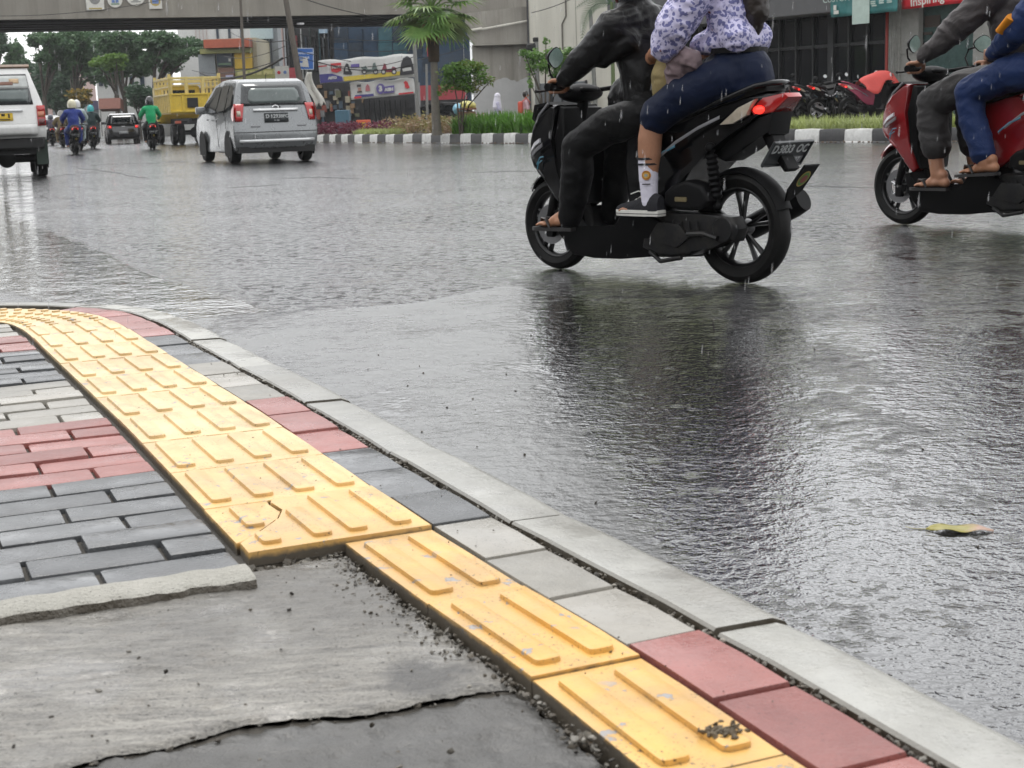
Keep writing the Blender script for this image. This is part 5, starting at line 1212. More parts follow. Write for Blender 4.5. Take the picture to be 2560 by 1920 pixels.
# ---- yellow dump truck
TR = thing('truck', 'yellow tipper truck with a slatted high-sided bed beside the silver car', 'truck', (gx(485, 65), 65.5, 0), R(90 + 21))
mb = MB(); mb.box((1.6, 0, 1.36), (4.4, 2.16, .10)); mb.build('bed_floor', M_tyell, TR, None)
mb = MB(); mb.box((-.6, 0, 1.75), (.07, 2.2, .80), bevel=.01)
for y_ in (-1.06, -.55, .55, 1.06): mb.box((-.65, y_, 1.75), (.08, .10, .80), bevel=.01)
mb.box((-.65, 0, 2.12), (.08, 2.2, .08), bevel=.01); mb.box((-.65, 0, 1.40), (.08, 2.2, .08), bevel=.01); tg = mb.build('tailgate', M_tyell, TR, 30)
mb = MB(); mb.box((-.69, .15, 1.76), (.03, .46, .42), bevel=.01); mb.build('hatch', M_under, tg, None)  # dark inside of the tailgate hole painted as a black plate
for sy in (-1, 1):
    mb = MB(); mb.box((1.6, sy * 1.08, 1.75), (4.4, .06, .80), bevel=.01)
    for k in range(9): mb.box((-.45 + .52 * k, sy * 1.13, 1.75), (.09, .07, .80), bevel=.01)
    mb.box((1.6, sy * 1.13, 2.13), (4.4, .08, .07), bevel=.01); mb.build('side_wall', M_tyelp, TR, 30)
    mb = MB()
    for k in range(5): mb.box((-.55 + 1.05 * k, sy * 1.07, 2.5), (.10, .10, .75), bevel=.01)
    mb.box((1.55, sy * 1.07, 2.80), (4.4, .08, .10), bevel=.01); mb.box((1.55, sy * 1.07, 2.45), (4.4, .06, .08), bevel=.01); mb.build('stake_rail', M_tyelp, TR, 30)
for x_ in (-.55, 3.75):
    mb = MB()
    for y_ in (-1.06, -.36, .36, 1.06): mb.box((x_, y_, 2.5), (.10, .13, .95 if abs(y_) > 1 else .72), bevel=.01)
    mb.box((x_, 0, 2.80), (.09, 2.2, .10), bevel=.01); mb.box((x_, 0, 2.62), (.06, 2.1, .05), bevel=.01); mb.build('stake_rail', M_tyelp, TR, 30)
mb = MB(); mb.box((1.6, .38, 1.0), (5.6, .12, .22)); mb.box((1.6, -.38, 1.0), (5.6, .12, .22)); mb.box((-.55, 0, .92), (.1, 1.9, .14)); mb.box((0, 0, .5), (.2, 1.5, .2), bevel=.05); mb.ball((0, 0, .5), .24); mb.build('chassis', M_under, TR, 40)
for y_ in (-.82, .82):
    mb = MB(); mb.box((-.62, y_, .95), (.06, .26, .11), bevel=.01); mb.build('taillight', pm('truck_lamp', (.45, .10, .06), .3), TR, None)
mb = MB(); mb.box((-.60, -.45, .52), (.05, .95, .16)); mb.build('bumper_board', M_ptxt, TR, None); mb = MB()
for k in range(3): mb.box((-.63, -.75 + .3 * k, .52), (.02, .14, .162))
mb.build('bumper_stripe', M_redl, TR, None)
mb = MB(); mb.box((4.6, 0, 1.75), (1.3, 2.0, 1.7), bevel=.15, seg=3); cb = mb.build('cab', M_tyell, TR, 40)
mb = MB(); mb.box((3.96, 0, 2.1), (.06, 1.5, .6)); mb.build('window', M_glass, cb, None)
for x_, ys_ in ((0, (-.92, -.62, .62, .92)), (4.5, (-.85, .85))):
    for y_ in ys_:
        mb = MB(); mb.lathe([(.2, -.11), (.40, -.12), (.44, -.07), (.44, .07), (.40, .12), (.2, .11), (.02, .06)], 28); o = mb.build('wheel', M_rub, TR, 40); o.location = (x_, y_, .44)

# ------------------------------------------------------------------ riders further off, seen from behind
def far_rider(label, px, Yd, rz, jacket, helm_c, trous, hsc=1.0, scoot_label=None, body=None, lit=False, extra=None, plate=None):
    loc = (gx(px, Yd), Yd, 0)
    s_ = copy_tree(SC1, None, {'scooter_black': body} if body else None); s_.location = loc; s_.rotation_euler = (0, 0, rz); s_['label'] = scoot_label; s_['group'] = 'scooters in the far traffic'
    p = copy_tree(FR, None, {'far_jacket': jacket, 'helmet_black': helm_c, 'far_trousers': trous}); p.location = loc; p.rotation_euler = (0, 0, rz); p.scale = (1, 1, hsc)
    p['label'] = label; p['group'] = 'scooter riders in the far traffic'
    return s_, p
FR = thing('person', 'x', 'person')
M_fj = cloth('far_jacket', (.03, .05, .25)); M_ft = cloth('far_trousers', (.02, .02, .025))
mb = MB(); mb.ball((.42, 0, 1.50), .1, 1, .85, 1.15); mb.capsule((.40, 0, 1.25), (.42, 0, 1.42), .09, .055)
mb.chain([(.34, 0, .85), (.36, 0, 1.2)], [.12, .13], 12)
for s in (1, -1): mb.chain([(.38, s * .16, 1.25), (.60, s * .30, 1.08), (.86, s * .31, .985)], [.05, .042, .032], 10); mb.ball((.92, s * .31, .965), .045); mb.chain([(.36, s * .1, .84), (.80, s * .2, .70), (.80, s * .19, .30)], [.085, .06, .04], 10); mb.capsule((.76, s * .2, .25), (.97, s * .2, .25), .04, .035)
mb.remesh('body', M_skin, .016, FR, 3)
mb = MB(); mb.chain([(.33, 0, .84), (.34, 0, 1.05), (.37, 0, 1.25)], [.17, .19, .17], 16, 1., (1, 0, 0)); mb.capsule((.38, -.15, 1.29), (.38, .15, 1.29), .10, .10)
for s in (1, -1): mb.chain([(.38, s * .2, 1.28), (.58, s * .33, 1.09), (.84, s * .31, .99)], [.10, .085, .05], 12)
mb.remesh('jacket', M_fj, .02, FR, 3, wrinkle=.008, wscale=9)
mb = MB()
for s in (1, -1): mb.chain([(.34, s * .1, .82), (.78, s * .21, .71), (.79, s * .2, .32)], [.13, .10, .075], 12)
mb.ball((.33, 0, .82), .16, 1, 1.1, .7); mb.remesh('trousers', M_ft, .02, FR, 3)
helmet(FR, (.42, 0, 1.53), M_helm, True, .15)
cj = lambda n, c: cloth(n, c, .55)
far_rider('rider in a blue rain suit and cream helmet behind the minibus', 192, 49, R(110), cj('rain_blue', (.03, .05, .22)), pm('helmet_cream', (.62, .58, .42), .25, coat=.5), cj('rain_blue_trousers', (.03, .05, .20)), 1.05, 'grey scooter under the rider in the blue rain suit', pm('scooter_grey', (.06, .06, .055), .3, coat=.4))
far_rider('rider in a dark green jacket and turquoise helmet', 236, 62, R(110), cj('jacket_dark_green', (.018, .034, .036)), pm('helmet_teal', (.02, .36, .38), .25, coat=.5), cj('trousers_dark', (.015, .015, .02)), 1.05, 'scooter with lit red tail lamp under the rider with the turquoise helmet', pm('scooter_dark', (.02, .018, .018), .3, coat=.4))
far_rider('stout rider in a bright green jacket and black helmet beside the tipper truck', 385, 54, R(108), cj('jacket_green', (.02, .33, .13)), M_helm, M_tblack, 1.12, 'dark scooter under the rider in the bright green jacket')
far_rider('small rider in a grey checked shirt far beyond the minibus', 133, 79, R(110), cj('shirt_checked', (.12, .10, .14)), pm('helmet_slate', (.08, .09, .12), .3, coat=.4), M_ft, .95, 'dark scooter farthest left in the traffic')
far_rider('rider in tan clothes and pale helmet behind the blue rain suit', 160, 70, R(110), cj('shirt_tan', (.28, .22, .12)), pm('helmet_pale', (.55, .53, .5), .3, coat=.4), cj('trousers_tan', (.24, .19, .11)), 1.0, 'scooter with red panels under the rider in tan', pm('scooter_dull_red', (.18, .02, .02), .3, coat=.4))
far_rider('rider in a pale translucent raincoat ahead of the blue rain suit', 203, 58, R(110), cj('raincoat_pale', (.42, .50, .50)), pm('helmet_white', (.65, .65, .65), .3, coat=.4), cj('raincoat_trousers', (.36, .42, .42)), 1.14, 'scooter hidden behind the grey scooter, ridden by the pale raincoat')
for o_ in [FR] + children(FR): bpy.data.objects.remove(o_)
# ================================================================== MEDIAN, PLANTS, FLYOVER, SHOPS
def norm2(v): v = Vector((v[0], v[1], 0)); return v.normalized()
IP = [(-13, 66.5), (-11, 64), (-7.75, 59), (-5.2, 53.6), (-2.6, 48.5), (.7, 42), (3.5, 37.6), (6.5, 33.4), (7.9, 31.3), (10.5, 28), (14, 24.6), (20, 20)]
IC = catmull(IP, 20); _ix = np.array([[p.x, p.y] for p in IC]); _is = np.concatenate([[0], np.cumsum(np.linalg.norm(np.diff(_ix, axis=0), axis=1))]); _it = np.gradient(_ix, axis=0); _it /= np.linalg.norm(_it, axis=1)[:, None]
def IU(s, o, z=0):
    x = np.interp(s, _is, _ix[:, 0]); y = np.interp(s, _is, _ix[:, 1]); tx = np.interp(s, _is, _it[:, 0]); ty = np.interp(s, _is, _it[:, 1])
    return Vector((x - ty * o, y + tx * o, z))        # o > 0: away from the camera
def is_at(px):
    """arc length along the median kerb under photo column px"""
    b = min(range(len(_is)), key=lambda i: abs(1280 + 3700 * _ix[i][0] / (_ix[i][1] * .983) - px)); return float(_is[b])
M_kw = pm('kerb_paint_white', (.62, .62, .60), .5, var=.15, scale=3, dirt=.35, bump=.006, bscale=20); M_kb = pm('kerb_paint_black', (.03, .03, .032), .45, var=.4, scale=3, dirt=.3, bump=.006, bscale=20)
kk = {0: MB(), 1: MB()}
s = 0.; i = 0; SE = float(_is[-1])
while s < SE - .8:
    L = rnd.uniform(.70, .78); dz = rnd.uniform(-.01, .01); rings = []
    for q in (0, .5, 1):
        ss = s + .006 + (L - .012) * q; e = .012 if q != .5 else 0
        rings.append([IU(ss, o, z) for o, z in ((-.02, 0), (0, .02), (.01, .25 - e + dz), (.035, .29 - e + dz), (.16, .295 - e + dz), (.18, .27), (.18, 0))])
    kk[i % 2].loft(rings); s += L; i += 1
for k, mm, nm in ((0, M_kw, 'median_kerb'), (1, M_kb, 'median_kerb_black')):
    o = kk[k].build(nm, mm, None, 40); o['kind'] = 'structure'
M_soil = pm('soil', (.07, .055, .035), .8, var=.5, scale=2, bump=.03, bscale=8)
mb = MB(); mb.loft([[IU(s, .17, .24), IU(s, 1.2, .30), IU(s, 2.6, .24), IU(s, 2.75, .0)] for s in np.linspace(0, SE, 70)], False, False); o = mb.build('planting_bed', M_soil, None, 60); o['kind'] = 'structure'
M_gut = pm('gutter_litter', (.09, .06, .035), .7, var=.7, scale=20)
lt = Crumbs()
for _ in range(700):
    s = rnd.uniform(3, SE - 4); lt(IU(s, -.03 - abs(rnd.gauss(0, .06)), .008), rnd.uniform(.01, .035))
tag(lt.build('leaf_litter', M_gut), 'brown wet leaf litter lying along the foot of the black and white kerb', 'litter', kind='stuff')

def blades(name, mat, spots, label, cat, L=(.25, .45), wd=.012, lean=.6, seg=3, kind='stuff', parent=None):
    rs = np.random.RandomState(len(spots)); V_ = []; F_2 = []; n = 0
    for p in spots:
        a = rs.uniform(0, 6.283); l = rs.uniform(*L); ln = rs.uniform(.1, 1.) * lean; d = np.array([math.cos(a), math.sin(a), 0]); sd_ = np.array([-d[1], d[0], 0]) * wd * rs.uniform(.7, 1.3)
        for k in range(seg + 1):
            u = k / seg; c = np.array(p) + d * l * ln * u ** 1.6 + np.array([0, 0, l * (u - .45 * ln * u * u)]); w_ = (1 - .92 * u ** 2)
            V_ += [c - sd_ * w_, c + sd_ * w_]
        for k in range(seg): F_2.append((n + 2 * k, n + 2 * k + 1, n + 2 * k + 3, n + 2 * k + 2))
        n += 2 * seg + 2
    me = bpy.data.meshes.new(name); me.from_pydata([tuple(v) for v in V_], [], F_2); me.update(); o = mesh_obj(name, me, mat, parent, 180)
    if kind: tag(o, label, cat, kind=kind)
    return o
def leafmat(name, c1, c2, c3=None, sc_=9, rough=.4):
    m, t, b = new_mat(name); c = t.coord(); n1 = t.noise(c, sc_, 3, .6); n2 = t.noise(c, .8 if sc_ < 5 else 1.6, 4, .6)
    base = t.mix(t.ramp(n1, [(.35, 0.), (.65, 1.)]), c1, c2)
    if c3: base = t.mix(t.ramp(n2, [(.48, 0.), (.62, 1.)]), base, c3)
    setin(b, t, 'Base Color', base); setin(b, t, 'Roughness', rough); b.inputs['Specular IOR Level'].default_value = .4
    tr = t.n('BsdfTranslucent'); t.k(base, tr.inputs[0]); mx = t.n('MixShader'); mx.inputs[0].default_value = .3
    out = t.t.nodes['Material Output']; t.k(b.outputs[0], mx.inputs[1]); t.k(tr.outputs[0], mx.inputs[2]); t.k(mx.outputs[0], out.inputs[0]); return m
M_pgr = leafmat('grass_pale', (.20, .26, .08), (.46, .50, .22), (.36, .42, .13), 30); M_bgr = leafmat('leaf_bright', (.05, .155, .012), (.15, .33, .04), (.09, .22, .025), 8)
M_crot = leafmat('croton', (.30, .20, .10), (.20, .22, .05), (.36, .24, .16), 6); M_burg = leafmat('burgundy', (.10, .012, .03), (.17, .03, .06), None, 6)
def bed(a, b_, o0, o1, n): return [tuple(IU(rnd.uniform(a, b_), rnd.uniform(o0, o1), .25)) for _ in range(n)]
sA, sB, sC, sD, sE = is_at(798), is_at(965), is_at(1134), is_at(1366), is_at(1900)
blades('pale_grass', M_pgr, bed(sD + 1.0, SE - 3, .2, 1.5, 11000), 'pale yellow green striped grass behind the kerb on the right', 'grass', (.22, .42), .013, 1.0)
blades('pale_grass', M_pgr, bed(is_at(890), is_at(985), .2, .9, 2200), 'pale low grass at the far left end of the planted median', 'grass', (.15, .3), .014, .9)
blades('green_lily', M_bgr, bed(sC - .2, sD + 1.0, .25, 1.5, 3600), 'bright green strap-leaved lilies planted behind the kerb', 'plant', (.45, .8), .030, .8)
def leaves(centres, n, size, seed=1, flat=.5, fill=.45):
    """leaf faces spread through the given (centre, radii) volumes; returns verts, faces"""
    rs = np.random.RandomState(seed); tot = sum(r_[0] * r_[1] * r_[2] for c, r_ in centres); V_ = []; 
    for c, r_ in centres:
        k = max(3, int(n * r_[0] * r_[1] * r_[2] / tot)); d = rs.normal(size=(k, 3)); d /= np.linalg.norm(d, axis=1)[:, None]
        rad = fill + (1 - fill) * rs.uniform(0, 1, (k, 1)) ** .5; rad *= 1 + .36 * np.sin(d[:, :1] * 7 + d[:, 1:2] * 5 + seed) * np.cos(d[:, 2:] * 6)
        p = np.array(c) + d * rad * np.array(r_)
        a = rs.normal(size=(k, 3)); a[:, 2] *= flat; a /= np.linalg.norm(a, axis=1)[:, None]; b_ = np.cross(a, rs.normal(size=(k, 3))); b_ /= np.linalg.norm(b_, axis=1)[:, None]
        sz = size * rs.uniform(.6, 1.35, (k, 1)); V_.append(np.stack([p - a * sz, p + b_ * sz * .5, p + a * sz, p - b_ * sz * .5], 1).reshape(-1, 3))
    V_ = np.concatenate(V_); return V_, np.arange(len(V_)).reshape(-1, 4)
def leaf_obj(name, mat, centres, n, size, seed=1, parent=None, **kw):
    V_, F_2 = leaves(centres, n, size, seed, **kw); me = bpy.data.meshes.new(name); me.vertices.add(len(V_)); me.vertices.foreach_set('co', V_.reshape(-1).astype('f'))
    me.loops.add(F_2.size); me.loops.foreach_set('vertex_index', F_2.reshape(-1).astype('i')); me.polygons.add(len(F_2)); me.polygons.foreach_set('loop_start', (np.arange(len(F_2)) * 4).astype('i')); me.polygons.foreach_set('loop_total', np.full(len(F_2), 4, 'i')); me.update(); me.validate()
    return mesh_obj(name, me, mat, parent)
cs_ = [(tuple(IU(s, rnd.uniform(.5, 1.5), .48 + rnd.uniform(-.06, .2))), (.40, .40, .30)) for s in np.arange(is_at(955), sC + .6, .42)] + [(tuple(IU(s, rnd.uniform(1., 2.), .5)), (.4, .4, .28)) for s in np.arange(is_at(985), sC + .3, .5)]
tag(leaf_obj('croton_shrubs', M_crot, cs_, 5200, .055, 3), 'orange and brown croton ground cover at the foot of the fan palm', 'shrub', kind='stuff')
cs_ = [(tuple(IU(s, rnd.uniform(.8, 1.8), .45)), (.45, .45, .28)) for s in np.arange(sA - 2, is_at(905), .5)]
tag(leaf_obj('burgundy_shrubs', M_burg, cs_, 3000, .06, 5), 'dark burgundy ground cover shrubs right of the silver car', 'shrub', kind='stuff')

M_bark = pm('bark', (.07, .058, .045), .85, var=.4, bump=.02, bscale=14); M_barkp = pm('palm_trunk', (.16, .145, .12), .8, var=.35, bump=.02, bscale=18); M_fib = pm('palm_fibre', (.05, .032, .018), .9, var=.5, bump=.03, bscale=30)
# ---- fan palm on the median
M_palm = leafmat('fan_leaf', (.09, .20, .04), (.20, .34, .09), (.24, .31, .09), 4, .35); M_palmd = leafmat('fan_leaf_dry', (.22, .13, .05), (.30, .20, .08), None, 6)
Zp = 47.; pb = at(1091, 300, Zp); pt_ = at(1083, 22, Zp)
PT = thing('fan_palm', 'fan palm with a slender trunk growing from the planted median before the flyover', 'palm tree', (pb.x, pb.y, .25))
hp = pt_.z - .25; mb = MB(); mb.tube([(0, 0, 0), (-.02, 0, 1.2), (.0, 0, hp - 1.6)], [.16, .12, .11], 14); mb.build('trunk', M_barkp, PT, 60)
mb = MB(); mb.tube([(.0, 0, hp - 1.6), (.0, 0, hp - 1.), (0, 0, hp)], [.17, .18, .12], 12); mb.build('trunk_fibre', M_fib, PT, 60)
def fan(mb_, az, el, Lp, Lb, c):
    d = Vector((math.cos(az) * math.cos(el), math.sin(az) * math.cos(el), math.sin(el))); tip = c + d * Lp - Vector((0, 0, .12 * Lp))
    side = Vector((-math.sin(az), math.cos(az), 0)); mb_.tube([c, c + d * Lp * .5 + Vector((0, 0, .03)), tip], [.02, .016, .012], 5)
    d2 = (tip - (c + d * Lp * .5)).normalized(); nrm = side.cross(d2)
    for k in range(19):
        a = (k / 18 - .5) * R(220); l = Lb * (1 - .25 * abs(k / 18 - .5)) * rnd.uniform(.85, 1.1); dd = (d2 * math.cos(a) + side * math.sin(a)); p1 = tip + dd * l * .55 + nrm * .02; p2 = tip + dd * l + Vector((0, 0, -.20 * l * rnd.uniform(.4, 1.6)))
        wv = dd.cross(nrm).normalized() * .035 * Lb / .7
        mb_._add([tip - wv * .3, tip + wv * .3, p1 + wv, p2, p1 - wv], [(0, 1, 2, 3, 4)])
mb = MB(); c = Vector((0, 0, hp))
for k in range(46): fan(mb, k * 2.4 + rnd.uniform(-.2, .2), R(rnd.choice([-30, -16, -4, 8, 20, 35, 52, 70])), rnd.uniform(.6, 1.1), rnd.uniform(.7, 1.0), c)
mb.build('fronds', M_palm, PT, None)
mb = MB()
for k in range(6): fan(mb, R(150) + k * .5, R(-50), .6, .5, c - Vector((0, 0, .1)))
mb.build('dead_fronds', M_palmd, PT, None)
# ---- small flowering shrub trees on the median
M_bush = leafmat('bush_leaf', (.07, .17, .02), (.15, .28, .05), (.26, .19, .07), 2.5); M_bush2 = leafmat('bush_leaf_light', (.07, .18, .03), (.20, .34, .09), (.04, .10, .02), 2.5)
def shrub(label, px, pyb, pyt, Zs, cl, mat, n, sz):
    b_ = at(px, pyb, Zs); T_ = thing('shrub', label, 'shrub', (b_.x, b_.y, .25)); mb = MB(); cc = []
    for i_, (cx, cy, rx, rz_) in enumerate(cl):
        p = at(cx, cy, Zs + rnd.uniform(-.4, .4)) - Vector((b_.x, b_.y, .25)); r3 = rx * Zs / 3700; cc.append((tuple(p), (r3, r3, rz_ * Zs / 3700)))
        if i_ % 2 == 0: mb.tube([(rnd.uniform(-.08, .08), 0, 0), Vector((p.x * .3, p.y * .3, p.z * .55)), p], [.035, .025, .01], 6)
    mb.build('stem', M_bark, T_, 60); leaf_obj('foliage', mat, cc, n, sz, int(px), T_, fill=.2); return T_
shrub('small round shrub with orange tips and thin stems in front of the flyover pier', 1150, 330, 140, 46, [(1130, 180, 32, 20), (1165, 170, 34, 20), (1195, 168, 24, 16), (1120, 210, 26, 18), (1160, 208, 40, 20), (1205, 195, 22, 18), (1228, 200, 12, 14), (1105, 230, 14, 12), (1180, 222, 22, 12)], M_bush, 2600, .055)
shrub('loose shrub with a pale top twig in front of the pale wall and traffic pole', 1365, 330, 90, 41, [(1310, 132, 16, 10), (1338, 140, 26, 14), (1365, 105, 8, 16), (1375, 140, 26, 20), (1400, 150, 26, 22), (1425, 128, 18, 12), (1330, 165, 16, 22), (1395, 185, 22, 18), (1325, 205, 8, 18), (1360, 165, 22, 18), (1430, 165, 12, 12)], M_bush2, 2600, .05)
# ---- feathery palm behind the driver
FPb = at(1535, 320, 39); FP = thing('feather_palm', 'feather palm with a drooping frond beside the driver in black', 'palm tree', (FPb.x, FPb.y, .25)); mb = MB(); hh = at(1535, 5, 39).z - .25; mb.tube([(0, 0, 0), (0, 0, hh)], [.06, .04], 8); mb.build('trunk', pm('cane_green', (.10, .14, .05), .5), FP, 60)
def frond(mb_, pts, ll):
    P_ = catmull([(*p, ) for p in pts], 14) if False else [Vector(pts[0]).lerp(Vector(pts[1]), u) * (1 - u) ** 1 + Vector(pts[1]).lerp(Vector(pts[2]), u) * u for u in np.linspace(0, 1, 26)]
    mb_.tube(P_, [.014 * (1 - .8 * k / 26) for k in range(26)], 5)
    for k in range(2, 26):
        t_ = (P_[k] - P_[k - 1]).normalized(); sd_ = t_.cross(Vector((0, 1, 0)) if abs(t_.y) < .7 else Vector((1, 0, 0))).normalized()
        for sg in (-1, 1):
            l = ll * math.sin(math.pi * (k / 27) ** .7) ** .6; d_ = (sd_ * sg * .75 + t_ * .55 + Vector((0, rnd.uniform(-.3, .3), -.15))).normalized(); w_ = t_ * .014; mb_._add([P_[k] - w_, P_[k] + w_, P_[k] + d_ * l * .6 + w_, P_[k] + d_ * l], [(0, 1, 2, 3)])
mb = MB(); o_ = Vector((FPb.x, FPb.y, .25))
def L39(px, py, dy=0): return at(px, py, 39 + dy) - o_
frond(mb, [L39(1533, 12), L39(1462, -12), L39(1456, 92)], .22); frond(mb, [L39(1533, 12), L39(1500, -30), L39(1440, 20, 1)], .2); frond(mb, [L39(1535, 8), L39(1538, 20, -.3), L39(1520, 66, -.6)], .2); frond(mb, [L39(1535, 8), L39(1585, -40), L39(1640, 20)], .22); frond(mb, [L39(1535, 8), L39(1555, -60), L39(1570, -40, 2)], .22)
mb.build('fronds', leafmat('feather_leaf', (.03, .075, .03), (.07, .14, .06), None, 5), FP, None)

# ---- flyover
M_fly = stone('flyover_concrete', (.20, .185, .155), (.27, .25, .21), .7, 0, .004, .1, (.14, .125, .10), .6, 1.2)
def streaks(name, lo, hi):
    m, t, b = new_mat(name); c = t.coord(); mp = t.n('Mapping'); mp.inputs['Scale'].default_value = (1, 1, .06); t.k(c, mp.inputs[0])
    n1 = t.noise(mp.outputs[0], 2.2, 6, .65); n2 = t.noise(c, .6, 5, .6); n3 = t.noise(mp.outputs[0], 9., 4, .6)
    base = t.mix(t.ramp(t.math('ADD', t.math('MULTIPLY', n1, .6), t.math('MULTIPLY', n2, .4)), [(.36, 0.), (.66, 1.)]), lo, hi)
    base = t.mix(t.math('MULTIPLY', t.ramp(n3, [(.56, 0.), (.72, 1.)]), .3), base, tuple(x * .55 for x in lo)); base = t.mix(t.math('MULTIPLY', t.ramp(n1, [(.62, 0.), (.68, 1.)]), .35), base, tuple(min(1, x * 1.6) for x in hi))
    setin(b, t, 'Base Color', base); setin(b, t, 'Roughness', .75); setin(b, t, 'Normal', t.bump(t.noise(c, 14., 5, .6), .008)); return m
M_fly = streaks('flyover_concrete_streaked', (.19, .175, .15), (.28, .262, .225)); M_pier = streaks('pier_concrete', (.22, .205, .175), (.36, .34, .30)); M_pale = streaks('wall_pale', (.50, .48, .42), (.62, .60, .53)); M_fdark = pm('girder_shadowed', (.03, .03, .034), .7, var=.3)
fd = Vector((21.4, 6.1, 0)).normalized(); fn_ = Vector((-fd.y, fd.x, 0)); FO = Vector((-22.7, 65.6, 0)); fang = math.atan2(fd.y, fd.x)
FL = thing('flyover', 'grey concrete flyover crossing above the traffic on a wide pier', 'flyover', FO, fang)
mb = MB(); Lf = 21.9
mb.box((Lf / 2 - 23.4, .15, 7.2), (Lf + 53.2, .3, 3.3)); mb.box((Lf / 2 - 23.4, .12, 5.60), (Lf + 53.2, .36, .10))
for k in range(16): mb.box((-40 + 5.6 * k, -.014, 7.2), (.10, .03, 3.28))
mb.build('parapet_girder', M_fly, FL, None)
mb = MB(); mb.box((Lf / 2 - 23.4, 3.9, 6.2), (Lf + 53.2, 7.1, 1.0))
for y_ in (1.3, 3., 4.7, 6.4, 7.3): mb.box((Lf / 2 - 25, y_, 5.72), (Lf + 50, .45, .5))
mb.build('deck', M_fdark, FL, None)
pl_ = at(1187, 300, 68).x; pr_ = at(1330, 300, 68).x; inv = FL.matrix_world if False else None
PR = MB(); MI = (Matrix.Translation(FO) @ Matrix.Rotation(fang, 4, 'Z')).inverted()
def wbox(mb_, x0, x1, y0, y1, z0, z1, M=None):
    mb_.box(((x0 + x1) / 2, (y0 + y1) / 2, (z0 + z1) / 2), (x1 - x0, y1 - y0, z1 - z0), M=M)
wbox(PR, pl_, pr_ + .1, 67.5, 69.5, 0, 3.9, MI)
zc = at(1170, 102, 67).z; zb = at(1187, 128, 67).z
x0c = at(1164, 100, 67).x
PR._add([MI @ Vector(v) for v in [(x0c, 67., 4.55), (x0c, 70, 4.55), (x0c, 70, 5.25), (x0c, 67., 5.25), (pr_ + .3, 67., 4.2), (pr_ + .3, 70, 4.2), (pr_ + .3, 70, 5.5), (pr_ + .3, 67., 5.5), (pl_ + .1, 67., 3.85), (pl_ + .1, 70, 3.85), (pr_ + .3, 67., 3.85), (pr_ + .3, 70, 3.85)]], [(0, 3, 2, 1), (3, 7, 6, 2), (0, 1, 9, 8), (8, 9, 11, 10), (0, 8, 10, 7, 3), (1, 2, 6, 11, 9), (7, 10, 11, 6)])
PR.build('pier', M_pier, FL, None)
mb = MB(); pts = []; n = 30
for k in range(n + 1):
    x = pl_ - .003 + (pr_ - pl_ + .05) * k / n; pts.append((x, 2.35 + .22 * math.sin(k * .5) * .4 + .1 * noise.noise(Vector((k * .6, 2, 0))) - .35 * max(0, 1 - k / 4)))
V_ = [Vector((x, 67.49, 0.)) for x, z in pts] + [Vector((x, 67.49, z)) for x, z in pts]; mb._add([MI @ v for v in V_], [(k, k + 1, n + 2 + k, n + 1 + k) for k in range(n)])
mb.build('painted_base', pm('paint_grey_patch', (.42, .42, .41), .6, var=.12, scale=1.2), FL, None)
mb = MB(); a_ = at(1316, 0, 66.6).x
wbox(mb, a_, a_ + .35, 66.4, 67.0, 0, 12, MI); mb.build('expansion_joint', M_fdark, FL, None)
mb = MB(); mb.tube([MI @ at(1178, 76, 66.8), MI @ at(1205, 72, 66.8)], .07, 8); mb.tube([MI @ at(1200, 74, 66.8), MI @ at(1320, 52, 66.8)], .05, 6); mb.build('drain_pipe', M_pale, FL, 60)
# emblem boards on the girder
def onfly(px, py):
    d = at(px, py, 60) - Vector((0, 0, .83)); n_ = fn_; t_ = ((FO - fn_ * .03) - Vector((0, 0, .83))).dot(n_) / d.dot(n_); return Vector((0, 0, .83)) + d * t_
M_bw = pm('board_white', (.62, .61, .56), .5, var=.12, dirt=.15); M_bgold = pm('board_gold', (.38, .29, .08), .5); M_bgrey = pm('board_grey', (.22, .22, .21), .5, var=.3); M_bblue = pm('board_blue', (.12, .2, .42), .5, var=.3)
def board(name, label, px0, px1, py1, kind, marks):
    a = onfly(px0, py1); b_ = onfly(px1, py1); wd = (b_ - a).length; c = (a + b_) / 2; hgt = wd * 1.15
    T_ = thing('plaque', label, 'plaque', c - fn_ * .03, fang, 'emblem boards on the flyover'); mb = MB()
    if kind == 'round': mb.lathe([(.001, -.02), (wd / 2, -.02), (wd / 2, .03), (.001, .03)], 32, (0, 0, wd / 2))
    else: mb.box((0, 0, hgt / 2), (wd, .05, hgt), bevel=.02)
    mb.build('panel', M_bw, T_, 40)
    for nm, mm, x, z, w_, h_, rd in marks:
        mb = MB()
        if rd: mb.lathe([(.001, -.032), (w_ * wd / 2, -.032), (w_ * wd / 2, -.02)], 28, (x * wd, 0, z * wd)); 
        else: mb.box((x * wd, -.027, z * wd), (w_ * wd, .012, h_ * wd))
        mb.build(nm, mm, T_, 40)
board('plaque', 'square white board with a grey shield and gold strip, leftmost on the flyover', 216, 262, 26, 'sq', [('shield', M_bgrey, 0, .62, .58, .5, True), ('strip', M_bgold, 0, .10, .7, .07, False)])
board('plaque', 'round white emblem board with blue letters on the flyover', 270, 307, 19, 'round', [('letters', M_bblue, -.12, .52, .2, .4, False), ('letters', M_bblue, .14, .52, .2, .4, False), ('strip', pm('board_green', (.10, .22, .14), .5), 0, .24, .56, .07, False)])
board('plaque', 'larger round white emblem board with a dark centre on the flyover', 316, 364, 14, 'round', [('centre', M_bgrey, 0, .46, .28, .4, False), ('strip', M_bgrey, 0, .20, .5, .05, False)])
board('plaque', 'square pale board with a dark picture and gold ring, rightmost on the flyover', 373, 406, 23, 'sq', [('ring', M_bgold, 0, .62, .78, .4, True), ('picture', M_bblue, 0, .66, .5, .5, False), ('picture', M_fdark, 0, .85, .55, .3, False)])
